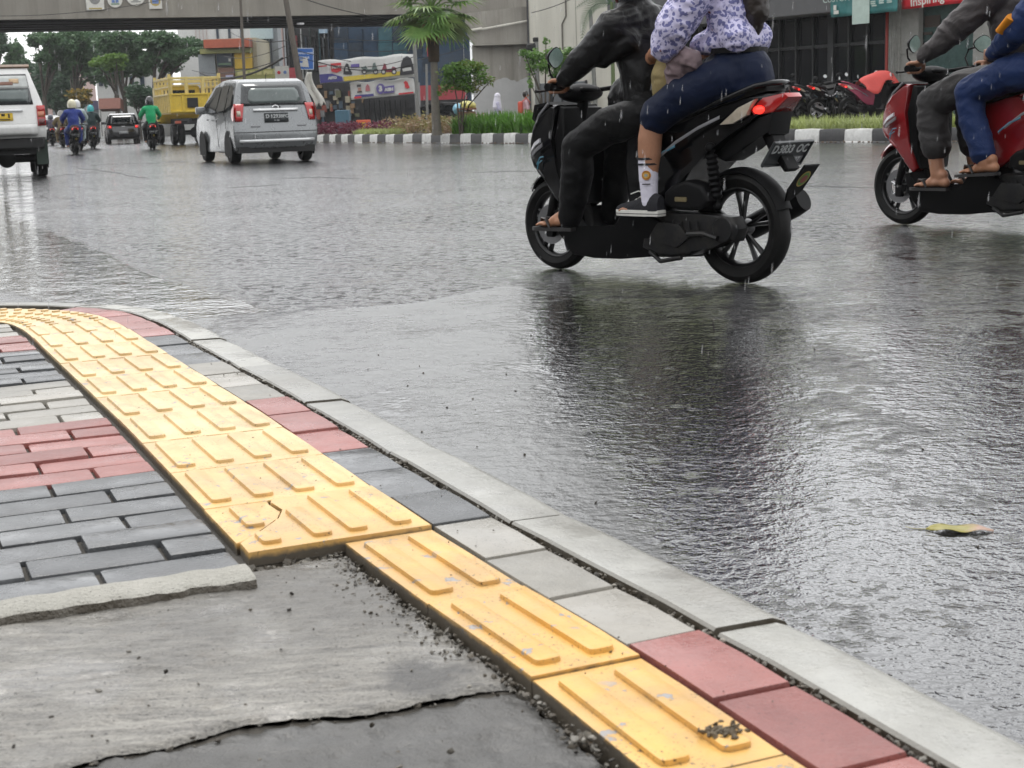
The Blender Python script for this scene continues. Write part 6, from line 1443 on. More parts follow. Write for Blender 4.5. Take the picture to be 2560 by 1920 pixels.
# ---- shops on the right: a frontage running away to the left
Uq = Vector((.618, -.786, 0)).normalized(); Nq = Vector((-Uq.y, Uq.x, 0)) * -1; Q0 = Vector((7.5, 43, 0)); qang = math.atan2(Uq.y, Uq.x)
if Nq.y > 0: Nq = -Nq
def fac(px, py, off=0.):
    """(u, z) on the frontage plane, off metres proud of it"""
    d = at(px, py, 40) - Vector((0, 0, .83)); P0 = Q0 + Nq * off; t_ = (P0 - Vector((0, 0, .83))).dot(Nq) / d.dot(Nq); p = Vector((0, 0, .83)) + d * t_; return (p - P0).dot(Uq), p.z
# local frame of the frontage: x along, y into the building, z up
def fthing(name, label, cat, off=0., group=None): return thing(name, label, cat, Q0 + Nq * off, qang, group)
M_fas = pm('fascia_grey', (.085, .085, .088), .5, var=.12, dirt=.1); M_shopg = pm('shop_glass_dark', (.006, .007, .009), .10, var=.4, coat=.3); M_mull = pm('mullion_dark', (.011, .0115, .013), .4, var=.3)
M_wallg = pm('wall_grey', (.22, .22, .205), .7, var=.2, dirt=.25); M_shut = pm('shutter_steel', (.27, .27, .25), .45, metal=.2, var=.25, dirt=.25); M_rededge = pm('door_red', (.30, .035, .025), .4)
M_tealg = pm('glass_teal', (.05, .085, .08), .12, var=.35, coat=.4); M_teal = pm('banner_teal', (.045, .19, .19), .5, var=.25, scale=2.5, bump=.02, bscale=3); M_redb = pm('banner_red', (.58, .022, .035), .5, var=.12, bump=.02, bscale=3); M_bpale = pm('banner_pale', (.42, .52, .47), .5, var=.15)
u0 = fac(1560, 100)[0]; uP0, uP1 = fac(2221, 150)[0], fac(2249, 150)[0]; uR = uP1 + 9
SH = fthing('shop_building', 'dark glazed shopfront with a grey fascia and a steel shutter pillar behind the parked scooters', 'shop')
mb = MB(); mb.box(((u0 + uR) / 2, 3.2, 5.3), (uR - u0, 6, 1.7)); mb.box(((u0 + uR) / 2, 6, 2), (uR - u0, .4, 5)); mb.box((u0 + .1, 3.0, 2.2), (.3, 6, 4.4)); mb.build('wall', M_wallg, SH, None)
mb = MB(); mb.box(((u0 + uP0) / 2, -.25, 3.95), (uP0 - u0, .9, 1.5), bevel=.02); mb.box(((u0 + uP0) / 2, -.72, 4.55), (uP0 - u0, .06, .12)); mb.build('fascia', M_fas, SH, 40)
mb = MB(); mb.box(((u0 + uP0) / 2, .6, 1.7), (uP0 - u0 - .1, .06, 3.3)); mb.build('window', M_shopg, SH, None)
mb = MB(); x = u0 + .4; k = 0
while x < uP0 - .1:
    mb.box((x, .5, 1.7), (.05 if k % 4 else .2, .1, 3.3)); x += .62; k += 1
for z_ in (.15, 2.4): mb.box(((u0 + uP0) / 2, .53, z_), (uP0 - u0 - .1, .1, .08))
mb.build('window_frame', M_mull, SH, None)
mb = MB()
for k in range(14): mb.box((uP0 + .03 + (uP1 - uP0) * (k + .5) / 14, .02 - (.03 if k % 2 else 0), 2.0), ((uP1 - uP0) / 14, .12, 4.2))
mb.build('shutter_pillar', M_shut, SH, None); mb = MB(); mb.box((uP0 - .03, .03, 1.8), (.07, .16, 3.6)); mb.build('door_edge', M_rededge, SH, None)
uW = fac(2292, 150)[0]; uB = fac(2440, 50)[0]
mb = MB(); mb.box(((uP1 + uW) / 2 + .03, .1, 2.0), (uW - uP1, .2, 4.2)); mb.box(((uP1 + uW) / 2, -.01, 2.05), (uW - uP1 - .06, .04, .03)); mb.box(((uP1 + uW) / 2, -.01, .9), (uW - uP1 - .06, .04, .03)); mb.box((uB + .25, .05, 2.4), (.5, .3, 5)); mb.build('pier', M_wallg, SH, None)
mb = MB(); mb.box(((uW + uR) / 2, .3, 2.0), (uR - uW, .06, 4.0)); mb.build('window', M_tealg, SH, None)
mb = MB()
for px0, px1, py0, py1 in ((2312, 2350, 40, 66), (2356, 2392, 52, 78), (2300, 2340, 108, 112), (2290, 2330, 82, 86)):
    a, za = fac(px0, py0, -.25); b_, zb_ = fac(px1, py1, -.25); mb.box(((a + b_) / 2, .255, (za + zb_) / 2), (abs(b_ - a), .03, abs(za - zb_)))
mb.build('wall_picture', pm('picture_brown', (.04, .028, .022), .5, var=.4), SH, None)
def banner(name, label, c0, c1, c2, c3, off, mat, cat='banner', sag=0.):
    """cloth panel between four photo corners (tl, tr, br, bl) on the frontage"""
    q = [fac(*c, off) for c in (c0, c1, c2, c3)]; T_ = fthing(name, label, cat, off); mb = MB(); rows = []
    for j in range(9):
        v = j / 8; row = []
        for i_ in range(17):
            u = i_ / 16; x = (q[0][0] * (1 - u) + q[1][0] * u) * (1 - v) + (q[3][0] * (1 - u) + q[2][0] * u) * v; z = (q[0][1] * (1 - u) + q[1][1] * u) * (1 - v) + (q[3][1] * (1 - u) + q[2][1] * u) * v
            row.append(Vector((x, -.03 * math.sin(u * 9 + v * 3) * v - .02 * math.sin(u * 23), z)))
        rows.append(row)
    mb.loft(rows, False, False); o = mb.build('sheet', mat, T_, 180); k = o.modifiers.new('t', 'SOLIDIFY'); k.thickness = .008
    def M_at(px, py): u, z = fac(px, py, off); return Matrix.Translation((u, -.075, z)) @ Matrix.Rotation(R(90), 4, 'X')
    return T_, M_at
TB, mt = banner('banner', 'teal advertising banner with a pale patch hanging on the shop fascia', (2076, -40), (2243, -60), (2241, 28), (2078, 44), .75, M_teal)
mb = MB(); mb.box((0, 0, 0), (.55, 1.3, .012), M=mt(2157, -5)); mb.build('patch', M_bpale, TB, None); text_obj('lettering', 'CUSTOM', .22, M_bpale, mt(2095, -2), TB, .004)
mb = MB(); mb.box((0, -.04, 0), (.16, .09, .012), M=mt(2095, 27)); mb.box((-.04, .03, 0), (.09, .13, .012), M=mt(2095, 22)); mb.tube([(-.03, .02, .01), (.03, .03, .01)], .03, 6) if False else None; mb.build('picture', M_bw, TB, None)
mb = MB()
for px_, py_ in ((2187, 4), (2208, 2), (2228, 0), (2187, 9), (2208, 7), (2228, 5), (2190, 14)): mb.box((0, 0, 0), (.15, .035, .01), M=mt(px_, py_))
mb.build('lettering', M_bpale, TB, None)
RB, mt = banner('banner', 'bright red banner with white writing above the teal tinted shop window', (2252, -60), (2446, -85), (2442, 3), (2255, 24), .35, M_redb); text_obj('lettering', 'Inspiring', .30, M_bw, mt(2322, 0) @ Matrix.Rotation(R(4), 4, 'Z'), RB, .004, .004)
# ---- pale abutment wall left of the shops
uA = fac(1326, 150)[0]; AW = fthing('abutment_wall', 'tall pale concrete wall with a thin cable pipe between the flyover pier and the shops', 'wall', .0)
mb = MB(); mb.box(((uA + u0) / 2 - .05, 2.5, 3.2), (u0 - uA - .1, 5, 6.4)); mb.build('panel', M_pale, AW, None)
a1, z1 = fac(1416, 40); a2, z2 = fac(1406, 60); mb = MB(); mb.tube([(a1, -.02, 6.3), (a1, -.02, z1), (a2, -.02, z2), (a2, -.02, .4)], .03, 6); mb.build('pipe', pm('pipe_grey', (.2, .19, .17), .6), AW, 60)
mb = MB(); x_ = uA
while x_ < u0: mb.box((x_, -.003, 3.2), (.02, .02, 6.36)); x_ += 2.4
for z_ in (2.6, 5.2): mb.box(((uA + u0) / 2, -.003, z_), (u0 - uA, .02, .02))
mb.build('panel_joint', pm('joint_grey', (.33, .32, .28), .8), AW, None)
a1, z1 = fac(1350, 222, .3); a2, z2 = fac(1470, 300, .3); GA = fthing('gate', 'low dark grey steel gate at the foot of the pale wall', 'gate', .3); mb = MB(); mb.box(((a1 + a2) / 2, 0, .95), (a2 - a1, .06, 1.7), bevel=.01); mb.build('panel', pm('gate_grey', (.10, .11, .12), .45, var=.15), GA, 30); mb = MB()
for k in range(5): mb.box((a1 + (a2 - a1) * k / 4, -.05, .95), (.06, .06, 1.75))
mb.build('post', M_mull, GA, None)
# far pavement along the frontage
mb = MB(); P_ = [Q0 + Uq * u + Nq * o_ + Vector((0, 0, z)) for u, o_, z in ((-9, -.1, .41), (16, -.1, .41), (16, 4.4, .41), (-9, 4.4, .41))]; mb.poly(P_[:4]); P2_ = [Q0 + Uq * u + Nq * 4.4 + Vector((0, 0, z)) for u, z in ((-9, .41), (16, .41), (16, 0), (-9, 0))]; mb.poly(P2_); o = mb.build('far_pavement', M_conc, None, None); o['kind'] = 'structure'
# ---- scooters parked in front of the shops
M_maroon = pm('scooter_maroon', (.26, .015, .06), .2, coat=.6); M_redp = pm('scooter_bright_red', (.40, .015, .015), .2, coat=.6)
M_bw_ = pm('mirror_sky', (.8, .82, .82), .1, var=.05)  # sky reflection painted into the parked mirrors as near white
def parked(px, Yd, rz, label, body=None, lean=R(7), sw=None):
    c = copy_tree(SC1, None, {**(sw or {}), **({'scooter_black': body} if body else {}), 'mirror_glass': M_bw_}); c.location = (gx(px, Yd), Yd, .42); c.rotation_euler = (lean, 0, rz); c['label'] = label; c['group'] = 'scooters parked by the shops'
    return c
parked(1925, 38.5, R(240), 'black parked scooter closest to the tail lamp of the near black scooter'); parked(1972, 38.8, R(255), 'black parked scooter with raised mirrors in the middle of the parked row'); parked(2040, 38.2, R(15), 'black parked scooter with bare metal engine between the other black ones and the maroon one', None, R(7), {'engine_casing': M_steel, 'rim_black': M_steel})
parked(2075, 39.3, R(262), 'black parked scooter half hidden behind the maroon one'); parked(2000, 39.6, R(25), 'dark parked scooter at the back of the parked row by the glass', pm('scooter_graphite', (.03, .03, .034), .25, coat=.4))
PK = parked(2118, 36.8, R(20), 'maroon parked scooter under a red cloth by the shutter pillar', M_maroon)
CL = tag(link(bpy.data.objects.new('cloth', None)), 'red cloth draped over the handlebar of the maroon parked scooter', 'cloth'); CL.location = PK.location; CL.rotation_euler = PK.rotation_euler
mb = MB(); rows = []
for i_ in range(15):
    u = i_ / 14; x = .25 + u * 1.0; zt = .97 + .20 * math.sin(min(1, u * 1.25) * 1.9) - .10 * max(0, u - .8) * 4; row = []
    for j in range(15):
        v = (j / 14 - .5) * 2; y = v * (.34 + .05 * math.sin(7 * u)); z = zt - .35 * abs(v) ** 1.7 * (.9 + .35 * math.sin(9 * u + v)); row.append(Vector((x + .04 * math.sin(v * 6), y + .03 * math.sin(u * 14), z)))
    rows.append(row)
mb.loft(rows, False, False); o = mb.build('sheet', pm('cloth_red', (.50, .06, .05), .7, var=.12), CL, 180); k = o.modifiers.new('t', 'SOLIDIFY'); k.thickness = .006
# ---- poles, signs, wires
M_pole = pm('pole_grey', (.22, .22, .21), .55, metal=.3, var=.2); M_wood = pm('pole_dark', (.10, .085, .07), .7, var=.3)
def pole(label, p0, p1, Zd, r_, mat, name='utility_pole', cat='pole'):
    a, b_ = at(*p0, Zd), at(*p1, Zd); a.z = 0; T_ = thing(name, label, cat, a); mb = MB(); mb.tube([(0, 0, 0), b_ - a], [r_ * 1.1, r_ * .85], 12); mb.build('shaft', mat, T_, 60); mb = MB(); mb.tube([(0, 0, 0), (0, 0, .25)], r_ * 1.5, 10); mb.build('base', M_conc, T_, 50); return T_, a
U1, a1 = pole('thick leaning brown utility pole in front of the flyover, right of the silver car roof', (775, 340), (708, -40), 60, .125, M_wood)
mb = MB()
for z_ in (3.2, 4.6, 5.6): mb.lathe([(.12, -.03), (.15, -.03), (.15, .03), (.12, .03)], 16, (-.155 * z_ / 6.2 * 1.1, 0, z_), 'Z')
mb.build('clamp', M_steel, U1, 50)
pole('thin dark pole rising behind the silver car into the flyover', (618, 345), (600, -30), 58, .06, M_wood); pole('grey pole at the right end of the two banners', (1048, 330), (1036, 110), 60, .085, M_pole)
pole('slim grey pole between the shrub and the fan palm', (1068, 320), (1066, 160), 58, .05, M_pole); pole('slim pole rising beside the drooping palm frond', (1492, 300), (1476, 25), 42, .06, M_pole)
TP, a1 = pole('grey traffic pole with a black camera beside the loose shrub', (1346, 330), (1340, 95), 43, .075, M_pole, 'traffic_pole')
b_ = at(1328, 118, 43) - a1; mb = MB(); mb.box(b_, (.28, .2, .22), bevel=.05); mb.tube([b_, at(1340, 118, 43) - a1], .04, 6); mb.box(at(1339, 99, 43) - a1, (.16, .16, .12), bevel=.02); mb.build('camera', M_under, TP, 40)
b_ = at(1336, 215, 43) - a1; mb = MB(); mb.box(b_, (.06, .05, 1.0)); mb.build('sign_edge', M_bw, TP, None)
# blue road sign with a white rag below
SG, a1 = pole('blue road sign with white writing and a pale patch on a grey pole', (775, 340), (764, 125), 61, .055, M_pole, 'road_sign', 'road sign')
sgc = at(761, 147, 60.9) - a1; px_m = 60.9 / 3700; SM = Matrix.Translation(sgc) @ Matrix.Rotation(R(2.2), 4, 'Y') @ Matrix.Rotation(R(90), 4, 'X')
M_sblue = pm('sign_blue', (.02, .12, .42), .35, var=.12); M_sw = pm('sign_white', (.55, .60, .68), .4); mb = MB(); mb.box((0, 0, 0), (46 * px_m, 52 * px_m, .03), bevel=.012, M=SM); o = mb.build('panel', M_sblue, SG, 40)
mb = MB()
for x_, y_, w_, h_ in ((0, 25, 46, 1.6), (0, -25, 46, 1.6), (-22, 0, 1.6, 50), (22, 0, 1.6, 50)): mb.box((x_ * px_m, y_ * px_m, .014), (w_ * px_m, h_ * px_m, .012), M=SM)
mb.build('border', M_sw, SG, None); text_obj('lettering', 'RUANG HENTI', 6.6 * px_m, M_sw, SM @ Matrix.Translation((0, 13 * px_m, .017)), SG, .003, .004); text_obj('lettering', 'KHUSUS', 6.6 * px_m, M_sw, SM @ Matrix.Translation((0, 3 * px_m, .017)), SG, .003, .004)
mb = MB(); mb.prism([(-4 * px_m, 3 * px_m), (8 * px_m, 3 * px_m), (9 * px_m, -8 * px_m), (11 * px_m, -20 * px_m), (-6 * px_m, -19 * px_m), (-4 * px_m, -8 * px_m)], .018, .024, 0, plane='XY'); mb.build('patch', M_bw, SG, None, M=SM); mb = MB(); mb.box((-8 * px_m, -14 * px_m, .017), (20 * px_m, 9 * px_m, .006), M=SM); mb.build('strip', M_sw, SG, None)
RG = tag(link(bpy.data.objects.new('rag', None)), 'torn white sheet hanging from wires below the blue road sign', 'cloth'); RG.location = at(780, 180, 60.5); mb = MB(); rows = []
for i_ in range(13):
    v = i_ / 12; wv = (.10 + .30 * v - .18 * v * v * (1 if True else 0)); row = []
    for j in range(11): u = j / 10 - .5; row.append(Vector((u * 2 * wv + .25 * v - .1 - .12 * math.sin(v * 5), .06 * math.sin(u * 9 + v * 4), -v * 1.15 - .22 * abs(math.sin(u * 7 + 1)) * v)))
    rows.append(row)
mb.loft(rows, False, False); o = mb.build('sheet', M_bw, RG, 180); k = o.modifiers.new('t', 'SOLIDIFY'); k.thickness = .01
# two street banners between the poles
def strung(label, tl, tr, br, bl, Zd, mat):
    q = [at(*c, Zd) for c in (tl, tr, br, bl)]; T_ = thing('banner', label, 'banner', q[3]); o0 = q[3]; mb = MB(); rows = []
    for j in range(9):
        v = j / 8; row = []
        for i_ in range(25):
            u = i_ / 24; p = (q[0].lerp(q[1], u)).lerp(q[3].lerp(q[2], u), v) - o0; p.y += .05 * math.sin(u * 11 + 2 * v) ; p.z += .03 * math.sin(u * 17) * (1 - v); row.append(p)
        rows.append(row)
    mb.loft(rows, False, False); o = mb.build('sheet', mat, T_, 180); k = o.modifiers.new('t', 'SOLIDIFY'); k.thickness = .008
    ang = math.atan2((q[1] - q[0]).z, (q[1] - q[0]).x)
    def M_at(px, py, d=.09): p = at(px, py, Zd) - o0; p.y -= d; return Matrix.Translation(p) @ Matrix.Rotation(-ang, 4, 'Y') @ Matrix.Rotation(R(90), 4, 'X')
    return T_, M_at
Zb = 62.; k_ = Zb / 3700
M_bwh = pm('banner_white', (.60, .60, .58), .5, var=.08, bump=.03, bscale=2); M_bny = pm('banner_navy', (.06, .055, .22), .5); M_byl = pm('banner_yellow', (.62, .48, .06), .5); M_bsky = pm('banner_sky', (.42, .55, .66), .5); M_bfig = pm('banner_dark', (.03, .03, .035), .5); M_brd = pm('banner_mark_red', (.55, .04, .05), .5); M_bsk = pm('banner_skin', (.45, .25, .2), .5); M_bvio = pm('banner_violet', (.12, .09, .30), .5)
B1, m1 = strung('long white street banner showing scooters over a yellow strip', (795, 152), (1033, 134), (1040, 193), (800, 209), Zb, M_bwh)
def patch(T_, mf, name, mat, pts, d=.10):
    mb = MB(); mb.poly([mf(px, py, d) @ Vector((0, 0, 0)) for px, py in pts]); o = mb.build(name, mat, T_, None); kk_ = o.modifiers.new('t', 'SOLIDIFY'); kk_.thickness = .006; return o
patch(B1, m1, 'strip', M_byl, [(858, 192), (1002, 178), (1002, 188), (862, 203)]); patch(B1, m1, 'strip', M_bny, [(799, 186), (830, 184), (856, 192), (858, 203), (802, 208)]); patch(B1, m1, 'shield', M_brd, [(827, 159), (853, 157), (854, 177), (842, 182), (829, 179)]); text_obj('lettering', 'NEW', 9 * k_, M_bwh, m1(841, 168, .125), B1, .003, .01); text_obj('lettering', 'ASTO', 8 * k_, M_bwh, m1(832, 195, .125), B1, .003, .01)
patch(B1, m1, 'strip', M_bvio, [(878, 161), (899, 159), (899, 168), (878, 170)]); patch(B1, m1, 'strip', M_brd, [(797, 165), (818, 163), (818, 166), (797, 168)])
patch(B1, m1, 'figure', M_bfig, [(859, 186), (860, 172), (865, 160), (868, 158), (872, 161), (875, 172), (881, 182), (880, 187)]); patch(B1, m1, 'figure', M_bwh, [(864, 178), (864, 170), (869, 168), (872, 178)], .12)
def bannerscooter(x0, y0, s_, mats, flip=1):
    P_ = lambda pts: [(x0 + a * s_ * flip, y0 + b_ * s_) for a, b_ in pts]
    patch(B1, m1, 'picture', mats, P_([(-20, -4), (-8, -8), (-4, 0), (6, 0), (9, -14), (14, -16), (16, -8), (20, 2), (12, 6), (-6, 7), (-14, 4)]), .12)
    for cx in (-12, 15):
        for rr, mm, d in ((6.5, M_bfig, .13), (3.8, M_bwh, .145)): patch(B1, m1, 'picture', mm, P_([(cx + rr * math.cos(a), 6 + rr * math.sin(a)) for a in np.linspace(0, 6.283, 15)[:-1]]), d)
bannerscooter(924, 173, 1.05, pm('banner_green_grey', (.10, .14, .13), .5)); bannerscooter(974, 174, .98, pm('banner_wine', (.22, .04, .06), .5), -1)
patch(B1, m1, 'figure', M_bfig, [(1000, 188), (1003, 160), (1008, 146), (1018, 140), (1028, 146), (1034, 165), (1036, 185)], .12); patch(B1, m1, 'figure', M_bwh, [(1006, 172), (1014, 170), (1028, 168), (1030, 176), (1008, 179)], .14)
B2, m2 = strung('white election style banner with the number 3 hanging below the long banner', (874, 207), (1034, 194), (1039, 235), (878, 250), Zb + .2, M_bwh)
patch(B2, m2, 'picture', M_bsk, [(895, 220), (903, 219), (904, 229), (896, 230)]); patch(B2, m2, 'picture', M_bfig, [(893, 212), (903, 211), (903, 217), (893, 218)], .12); patch(B2, m2, 'picture', M_bfig, [(893, 229), (905, 227), (906, 231), (894, 232)], .12); patch(B2, m2, 'picture', pm('banner_rose', (.42, .14, .16), .5), [(915, 216), (919, 210), (924, 215), (926, 227), (914, 228)]); patch(B2, m2, 'strip', M_bny, [(888, 238), (934, 234), (935, 240), (888, 244)])
patch(B2, m2, 'strip', M_brd, [(886, 242), (904, 240), (904, 245), (886, 247)], .11)
patch(B2, m2, 'roundel', M_bvio, [(952 + 11 * math.cos(a), 222 + 13 * math.sin(a)) for a in np.linspace(0, 6.283, 19)[:-1]]); patch(B2, m2, 'roundel', M_bvio, [(960, 217), (986, 213), (986, 231), (960, 234)]); text_obj('lettering', '3', 17 * k_, M_bwh, m2(952, 222, .13), B2, .003, .02); text_obj('lettering', 'ASIH', 10 * k_, M_bwh, m2(973, 224, .13), B2, .003, .012)
patch(B2, m2, 'emblem', M_brd, [(1009, 206), (1014, 202), (1019, 205), (1022, 213), (1025, 219), (1019, 222), (1012, 218), (1013, 212)]); patch(B2, m2, 'strip', M_brd, [(997, 233), (1034, 229), (1034, 233), (997, 237)])
# ---- buildings behind
def block(name, label, px0, px1, py1, Zd, depth, mat, py0=None, group=None):
    """box building from photo columns px0..px1; py1 = roof row; py0 = foot row or the ground"""
    a, b_ = at(px0, py1, Zd), at(px1, py1, Zd); T_ = thing(name, label, 'building', ((a.x + b_.x) / 2, Zd, 0), 0, group); z0 = 0 if py0 is None else at(px0, py0, Zd).z; mb = MB(); mb.box((0, depth / 2, (z0 + (a.z + b_.z) / 2) / 2), (b_.x - a.x, depth, (a.z + b_.z) / 2 - z0)); mb.build('wall', mat, T_, None); return T_
def face(T_, name, mat, px0, px1, py0, py1, Zd, th=.12, off=.0):
    a, b_ = at(px0, py0, Zd), at(px1, py1, Zd); o_ = Vector(T_.location); a2 = at(px1, py0, Zd); zt = (a.z + a2.z) / 2; zb_ = (at(px0, py1, Zd).z + b_.z) / 2
    mb = MB(); mb.box(((a.x + b_.x) / 2 - o_.x, Zd - o_.y - th / 2 - off, (zt + zb_) / 2), (abs(b_.x - a.x), th, abs(zt - zb_))); return mb.build(name, mat, T_, None)
M_bg = pm('facade_blue', (.016, .040, .075), .25, var=.5, scale=.5, coat=.3); M_bgl = pm('facade_teal', (.03, .09, .11), .25, var=.5, scale=.6); M_bgd = pm('facade_dark', (.011, .024, .042), .3, var=.5); M_fred = pm('facade_red', (.34, .04, .05), .5, var=.15); M_shopd = pm('shop_dark', (.018, .018, .02), .5, var=.6, scale=1.5); M_cream = pm('plaster_cream', (.46, .42, .30), .7, var=.12, dirt=.15); M_gpl = pm('plaster_grey', (.25, .27, .28), .7, var=.15, scale=1, dirt=.15); M_oran = pm('roof_orange', (.42, .10, .05), .6, var=.25, scale=2); M_yel = pm('sign_yellow', (.62, .40, .03), .5, var=.15, scale=2); M_olive = pm('sign_olive', (.30, .30, .10), .5, var=.2); M_pinkw = pm('plaster_pink', (.50, .36, .33), .7, var=.15); M_whp = pm('plaster_white', (.58, .58, .56), .7, var=.1, dirt=.15)
BB = block('building', 'dark blue glass fronted building with a red band behind the banners', 832, 1168, -60, 92, 14, M_bg)
for i_ in range(9):
    for j in range(4):
        x0_ = 834 + i_ * 37; y0_ = 70 + j * 37; mm = M_bgl if (i_, j) in ((3, 0), (4, 1), (3, 1), (6, 0)) else (M_bgd if (i_ * 5 + j * 3) % 4 == 0 else M_bg); face(BB, 'window', mm, x0_ + .6, x0_ + 36.4, y0_, y0_ + 36, 92, .10)
face(BB, 'sign_band', M_fred, 1020, 1168, 213, 250, 92, .35); face(BB, 'shopfront', M_shopd, 832, 1168, 252, 330, 92, .3); rs_ = face(BB, 'sign_disc', M_fred, 1067, 1096, 105, 141, 92, .2); face(BB, 'sign_disc', M_whp, 1072, 1092, 118, 127, 92, .05, .2); face(BB, 'column', M_bgl, 1000, 1010, 60, 215, 92, .3); face(BB, 'column', M_whp, 1157, 1163, 70, 215, 92, .4)
CB = block('building', 'narrow cluttered shophouses with red and white vertical signs beside the leaning pole', 705, 832, -40, 96, 12, M_shopd)
for k in range(11):
    x0_ = 708 + k * 11.2; mm = [M_pinkw, M_gpl, M_bgd, M_fred, M_whp, M_bgd, pm('sign_grey_green', (.20, .24, .22), .5), M_shopd, M_bgl, M_gpl, M_bgd][k]; face(CB, 'vertical_sign', mm, x0_, x0_ + rnd.uniform(5, 9), rnd.uniform(66, 95), rnd.uniform(150, 240), 96, .5)
face(CB, 'awning', M_fred, 715, 745, 170, 200, 96, .6); face(CB, 'sign', M_bsky, 800, 822, 74, 84, 96, .6)
GB = block('building', 'grey and cream tower block with a pale blue top left of the leaning pole', 628, 690, 20, 112, 12, M_gpl); face(GB, 'panel', M_cream, 630, 655, 98, 170, 112, .3); face(GB, 'panel', pm('plaster_sky', (.36, .45, .48), .6), 626, 684, 60, 98, 112, .35)
for k in range(3): face(GB, 'window_strip', M_bgd, 662 + 8 * k, 665 + 8 * k, 90, 175, 112, .1)
OB = block('building', 'shophouse with an orange tiled canopy and a yellow sign behind the tipper truck', 512, 640, 96, 106, 12, M_cream); face(OB, 'roof', M_oran, 518, 632, 100, 121, 106, 1.4); face(OB, 'fascia', M_olive, 505, 632, 122, 134, 106, .8); face(OB, 'sign', M_yel, 588, 634, 126, 172, 106, .5); face(OB, 'sign', M_bgd, 543, 584, 131, 166, 106, .4); face(OB, 'picture', M_bw, 574, 580, 147, 154, 106, .05, .4); face(OB, 'picture', pm('sign_green_dark', (.12, .2, .12), .5), 549, 580, 158, 163, 106, .05, .4); face(OB, 'shutter', M_gpl, 497, 543, 136, 200, 106, .3); face(OB, 'wall_panel', pm('wall_brown', (.20, .11, .08), .7), 548, 590, 170, 215, 106, .4); face(OB, 'shopfront', M_shopd, 500, 640, 218, 330, 106, .3); face(OB, 'notice', pm('notice_lilac', (.5, .5, .68), .5), 567, 586, 188, 197, 106, .05, .4)
WB = block('building', 'white apartment block with reddish stripes showing above the orange canopy', 440, 640, 30, 128, 10, M_whp)
for k in range(4): face(WB, 'stripe', M_pinkw, 488 + 9 * k, 492 + 9 * k, 60, 115, 128, .1)
for k in range(3): face(WB, 'window', M_bgd, 540 + 30 * k, 548 + 30 * k, 70, 100, 128, .1)
OS = thing('sign_board', 'olive sign board with pale panels above the silver car roof', 'sign', at(640, 185, 84)); mb = MB(); mb.box((0, 0, 0), (100 * 84 / 3700, .12, 23 * 84 / 3700)); mb.box((-.9, .1, -2), (.1, .1, 4)); mb.box((.9, .1, -2), (.1, .1, 4)); mb.build('panel', M_olive, OS, None)
for x_, w_ in ((-38, 14), (-24, 8), (-8, 12), (8, 12), (30, 22)): mb = MB(); mb.box((x_ * .0227, -.07, .06), (w_ * .0227, .03, .22)); mb.build('sign_field', pm('sign_pale_yellow', (.5, .46, .2), .5), OS, None)
WS = thing('sign_board', 'small white sign board with a red and a blue emblem above the silver car', 'sign', at(705, 181, 82)); mb = MB(); mb.box((0, 0, 0), (34 * .0222, .08, 30 * .0222)); mb.box((0, .08, -2.2), (.08, .08, 4.4)); mb.build('panel', M_bw, WS, None)
for x_, mm in ((-.16, M_brd), (.17, M_bblue)): mb = MB(); mb.lathe([(.001, -.06), (.09, -.06), (.09, -.04)], 18, (x_, 0, 0)); mb.build('emblem', mm, WS, 40)
# stalls under the banners
ST = block('stall', 'dark market stall crowded with goods under the banners', 790, 1035, 205, 72, 5, M_shopd); ST['category'] = 'stall'
gm = [pm('goods_%s' % n_, c_, .6, var=.3) for n_, c_ in (('tan', (.28, .18, .10)), ('cream', (.40, .36, .26)), ('rust', (.25, .07, .05)), ('slate', (.08, .12, .16)), ('olive', (.14, .14, .08)), ('grey', (.2, .2, .2)))]
for k in range(34):
    x0_ = rnd.uniform(792, 905); y0_ = rnd.uniform(212, 290); face(ST, 'goods', gm[k % 6], x0_, x0_ + rnd.uniform(5, 14), y0_, y0_ + rnd.uniform(6, 20), 72, rnd.uniform(.1, .5))
for k in range(9): face(ST, 'railing', M_mull, 910 + 13 * k, 912 + 13 * k, 250, 325, 72, .15)
face(ST, 'railing', M_mull, 905, 1030, 270, 273, 72, .2)
BX = thing('cabinet', 'blue grey cabinet standing under the banners right of the silver car', 'cabinet', (gx(858, 66), 66, 0)); mb = MB(); mb.box((0, .4, .62), (.62, .8, 1.25), bevel=.03); mb.build('case', pm('cabinet_blue', (.06, .14, .20), .5, var=.2), BX, 40); mb = MB(); mb.box((0, -.01, .62), (.54, .02, 1.1)); mb.build('door', pm('cabinet_door', (.07, .16, .22), .5), BX, None)
OR = thing('barrier', 'orange plastic barrier board with a yellow sign beside the burgundy shrubs', 'barrier', (gx(908, 63), 63.5, .2)); mb = MB(); mb.box((0, 0, .34), (.62, .25, .5), bevel=.06, seg=2); mb.build('shell', pm('barrier_orange', (.62, .10, .03), .5), OR, 50); mb = MB(); mb.box((0, -.14, .36), (.2, .02, .26)); mb.build('label_plate', M_yel, OR, None)
